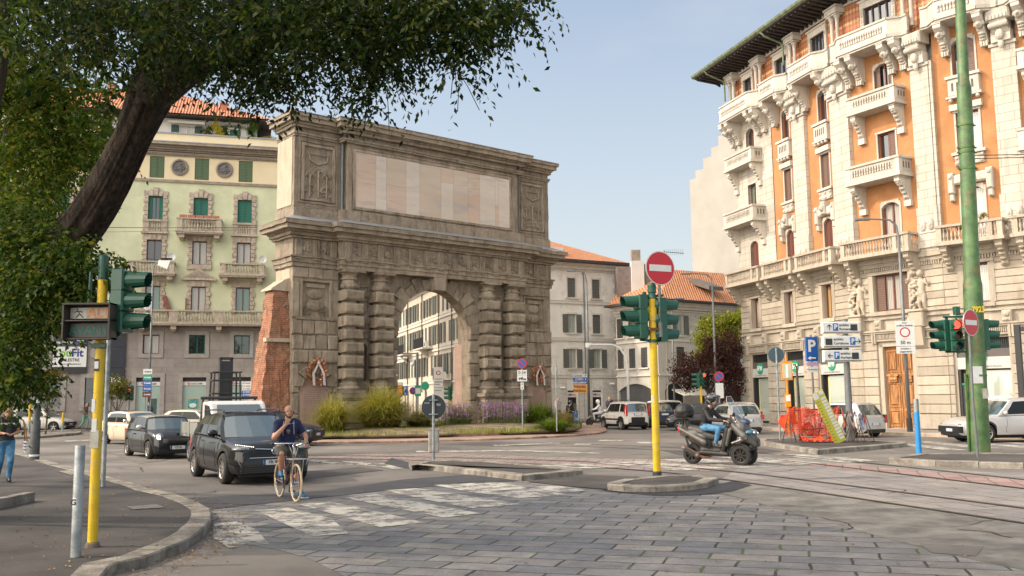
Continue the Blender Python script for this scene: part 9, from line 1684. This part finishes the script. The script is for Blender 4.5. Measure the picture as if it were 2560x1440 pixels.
t = T('hedge', 'trimmed hedge with reddish tops behind the white hatchback on the far left', 'hedge', PB(128, 68, .1)); n = 9000; C = RN.uniform(-1, 1, (n, 3))*[3.2, .7, .62]+[0, 0, .75]; C[:, 2] += .1*np.sin(C[:, 0]*2.1); V, F = leafquads(C, .13, None, .0, .7); npmesh('foliage', V, F, leafmat('hedge_leaves', [(.03, .05, .012), (.06, .09, .02), (.16, .07, .03), (.26, .10, .04)], .2), t); m = MB(); m.box(-3.1, 3.1, -.5, .5, 0, 1.15); m.build('stems', mat('hedge_core', (.03, .03, .015), .95, .3), t)
def lroof(x, y, z): return Matrix.Translation((-27.27, 66.39, 0)) @ Matrix.Rotation(R(16), 4, 'Z') @ Vector((x, y, z))
tree('round dark green potted shrub on the roof terrace', lroof(4.9, .7, 21.4), 1.2, [(0, 0, .65, .45, .4, .5)], [(.05, .07, .02), (.11, .13, .04)], 900, .09, .03, None, 'shrub'); tree('bright yellow flowering shrub on the roof terrace', lroof(5.7, .7, 21.4), 1.6, [(0, 0, 1.0, .55, .4, .7), (.3, 0, .6, .5, .4, .4)], [(.20, .22, .02), (.5, .42, .02), (.6, .5, .04)], 1300, .09, .03, None, 'shrub'); tree('broad leaved dark shrub right of the yellow one on the roof terrace', lroof(6.4, .6, 21.4), .9, [(0, 0, .45, .5, .4, .4)], [(.03, .06, .02), (.08, .11, .04)], 500, .16, .02, None, 'shrub')
tree('climbing vine mass at the right end of the penthouse', lroof(8.2, .9, 21.4), 1.8, [(0, 0, .9, .4, .35, .85)], [(.05, .10, .02), (.12, .2, .04)], 1500, .09, .02, None, 'climber'); tree('yellow shrub at the roof edge beside the gate', lroof(9.4, .7, 21.4), .9, [(0, 0, .35, .6, .35, .3)], [(.2, .2, .02), (.42, .35, .03)], 800, .08, .02, None, 'shrub')
m = MB(); pl = T('climber', 'thin garland of ivy strung along the penthouse wall', 'climber', lroof(5.2, 1.3, 22.6), R(16)); C = np.stack([RN.uniform(0, 3.4, 700), RN.normal(0, .05, 700), RN.normal(0, .05, 700)], 1); C[:, 2] -= .05*np.sin(C[:, 0]*3); V, F = leafquads(C, .08); npmesh('foliage', V, F, MATS['hedge_leaves'] if False else leafmat('ivy', [(.04, .08, .02), (.10, .16, .03)]), pl)
# ornamental grasses: arching blades
def blades(O, H, W, lean, segs=4, wid=.012):
 n = len(O); k_ = max(3, n//14); tf = RN.integers(0, k_, n); a = RN.uniform(0, 2*PI, k_)[tf]+RN.normal(0, .16, n); H = H*(RN.uniform(.72, 1.22, k_)[tf]); d = np.stack([np.cos(a), np.sin(a), np.zeros(n)], 1); h = H*RN.uniform(.55, 1.15, n); ln = lean*RN.uniform(.2, 1.2, n); sd_ = np.stack([-d[:, 1], d[:, 0], np.zeros(n)], 1); V = []
 for k in range(segs+1):
  t = k/segs; c = O+d*(ln*t**1.8)[:, None]; c[:, 2] += h*(t*1.35-.62*t**2.4*(.35+ln/np.maximum(lean, .1))); w_ = wid*(1-t*.9); V += [c-sd_*w_, c+sd_*w_]
 V = np.stack(V, 1); base = (np.arange(n)*2*(segs+1))[:, None]; F = np.concatenate([base+np.array([[2*k, 2*k+1, 2*k+3, 2*k+2]]) for k in range(segs)], 0); return V.reshape(-1, 3), F
GR = [(.10, .13, .02), (.20, .22, .035), (.30, .30, .06), (.38, .33, .12), (.42, .34, .18)]
def clump(label, px, D, rad, h, n, cols_=GR, lean=1.25, z=.3):
 n = int(n*.62)
 g = P(px, 1000, D); t = T('grass_clump', label, 'grass', (g.x, g.y, z), 0, 'ornamental grass clumps in the planted bed'); a = RN.uniform(0, 2*PI, n); r_ = rad*.45*np.sqrt(RN.uniform(0, 1, n)); O = np.stack([r_*np.cos(a), r_*np.sin(a), np.full(n, -.1)], 1)
 V, F = blades(O, h, 0, rad*lean*1.15, 5, .021); npmesh('blades', V, F, leafmat('grass_'+str(len(cols_))+str(round(cols_[0][0], 2)), cols_, .35), t); return t
clump('leftmost rounded clump of yellow green fountain grass beside the cyclist', 832, 45.3, 1.05, 1.75, 3800); clump('largest fountain grass clump in front of the left columns', 955, 48.0, 1.75, 2.15, 8500); clump('fountain grass clump between the sign and the right pier', 1345, 53, 1.25, 1.35, 4200, [(.07, .12, .02), (.13, .2, .03), (.2, .27, .05)]); clump('low grass clump just right of the arch opening', 1150, 51.5, 1.0, 1.35, 2200, [(.10, .14, .03), (.2, .25, .05), (.3, .33, .09)])
clump('smaller grass tuft left of the round slate sign', 1050, 49.8, 1.0, 1.1, 2400); clump('dry brownish grass tuft at the right tip of the bed', 1408, 50, .8, .95, 1500, [(.14, .11, .05), (.24, .19, .09), (.32, .26, .14)]); clump('green grass tuft at the far right corner of the bed', 1385, 47.6, 1.1, .6, 2200, [(.07, .14, .02), (.13, .22, .03), (.2, .3, .05)])
O = []
for px in np.linspace(760, 1445, 3600): g = G(px+RN.uniform(-4, 4), 1090-(px-760)*.018+RN.uniform(-24, 0)-max(0, (px-1300)*.06), .27); O.append((g.x, g.y, .24))
V, F = blades(np.repeat(np.array(O), 4, 0)+RN.normal(size=(len(O)*4, 3))*[.12, .12, .01], .30, 0, .2, 3, .011); tag(npmesh('ground_cover', V, F, leafmat('groundcover', [(.09, .13, .02), (.17, .24, .03), (.26, .32, .05), (.3, .26, .12)], .35)), 'low green grassy ground cover along the front of the planted bed', 'grass', kind='stuff')
# verbena: thin stems with purple heads
C, m = [], MB()
for x0, x1, D, n in ((1095, 1178, 50, 200), (1195, 1315, 51.5, 330), (1010, 1100, 49, 60)):
 for i in range(n):
  g = P(U(x0, x1), 1000, D+U(-1, 1)); h = U(.5, 1.35); e = (g.x+U(-.15, .15), g.y+U(-.1, .1), .3+h); m.tube([(g.x, g.y, .25), e], .006, 3, caps=False)
  for k in range(7): C.append((e[0]+U(-.07, .07), e[1]+U(-.07, .07), e[2]+U(-.05, .05)))
V, F = leafquads(np.array(C), .05, None, 0, 1.0); n0 = len(V); V3 = np.array(m.v, np.float32); F3 = np.array([f for f in m.f if len(f) == 4]); VV, FF = merge([(V, F), (V3, F3)]); tag(npmesh('flowers', VV, FF, [leafmat('verbena', [(.28, .10, .36), (.42, .22, .52), (.55, .38, .6)], .3), leafmat('stems', [(.08, .12, .03), (.16, .2, .06)])], mi=[0]*len(F)+[1]*len(F3)), 'airy purple verbena flowers on thin stems in the planted bed', 'flowers', kind='stuff')
# balcony plants of the palace
def palp(F, x, y, z): c, s = math.cos(F[1]), math.sin(F[1]); return Vector((A0.x+F[0][0]+x*c-y*s, A0.y+F[0][1]+x*s+y*c, z))
tree('small green plants in the balcony trough behind the tram mast', palp(FC, .9, -.7, 9.0), .5, [(0, 0, .65, .5, .3, .18)], [(.05, .12, .02), (.12, .2, .04)], 350, .08, .02, None, 'plant'); tree('feathery tan plant on the balcony right of the tram mast', palp(FC, 2.3, -.6, 9.1), .6, [(0, 0, .75, .3, .2, .3)], [(.2, .2, .08), (.35, .25, .12)], 260, .08, .02, None, 'plant')
# soil strip and dry leaves round the tree foot, stone tree surround
o = T('tree_surround', 'rough granite tree surround at the left edge of the pavement', 'kerb', G(-62, 1278, .13)); m = MB(); m.cbox(-.9, .12, -.15, .15, -.1, .16, .04); m.cbox(-.02, .16, .15, 1.6, -.1, .15, .04); rough(m.build('stones', GRAN, o), .15, .01)
# ---------------- give every detached piece of a part its own object ----------------
KEEP = {'lettering', 'inscription', 'print', 'crown', 'foliage', 'blades', 'netting', 'number', 'flowers', 'ground_cover', 'leaf_litter', 'laurel', 'bank_sign', 'display', 'parapet_painted_piercing', 'sign_plate', 'sign_board', 'door_seams', 'twigs', 'ribbon', 'carved_band', 'eyes', 'planks'}
def autosplit(o, mg):
 me = o.data; nv = len(me.vertices)
 if nv < 8 or nv > 60000: return 0
 par = np.arange(nv); E_ = np.empty(len(me.edges)*2, np.int64); me.edges.foreach_get('vertices', E_); E_ = E_.reshape(-1, 2)
 for _ in range(60):   # label propagation
  q = np.minimum(par[E_[:, 0]], par[E_[:, 1]]); old = par.copy(); np.minimum.at(par, E_[:, 0], q); np.minimum.at(par, E_[:, 1], q); par = par[par]
  if (old == par).all(): break
 co_ = np.empty(nv*3); me.vertices.foreach_get('co', co_); co_ = co_.reshape(-1, 3); ids, inv = np.unique(par, return_inverse=True); k = len(ids)
 if k < 2 or k > 1500: return 0
 lo = np.full((k, 3), 1e9); hi = np.full((k, 3), -1e9); np.minimum.at(lo, inv, co_); np.maximum.at(hi, inv, co_); lo -= mg; hi += mg; lab = np.arange(k)
 ov = np.all((lo[:, None] <= hi[None]) & (hi[:, None] >= lo[None]), axis=2)
 for _ in range(40):
  nl = np.where(ov, lab[None], k).min(1)
  if (nl == lab).all(): break
  lab = nl
 g = np.unique(lab)
 if len(g) < 2 or len(g) > 12: return 0
 for gi in g:
  c = me.copy(); b = bmesh.new(); b.from_mesh(c); b.verts.ensure_lookup_table(); bmesh.ops.delete(b, geom=[b.verts[i] for i in np.nonzero(lab[inv] != gi)[0]], context='VERTS'); b.to_mesh(c); b.free(); yield_.append(c)
 return len(g)
cache = {}
for o in [x for x in bpy.data.objects if x.type == 'MESH' and x.get('kind') is None and x.parent]:
 nm = o.name.split('.')[0]
 if nm in KEEP: continue
 if o.data.name not in cache: yield_ = []; autosplit(o, .13 if nm == 'painted_piercing' else .035); cache[o.data.name] = yield_
 pcs = cache[o.data.name]
 if not pcs: continue
 for c in pcs[1:]:
  n = o.copy(); n.data = c; COL.objects.link(n)
 o.data = pcs[0]
for o in bpy.data.objects:
 if '_used' in o: del o['_used']
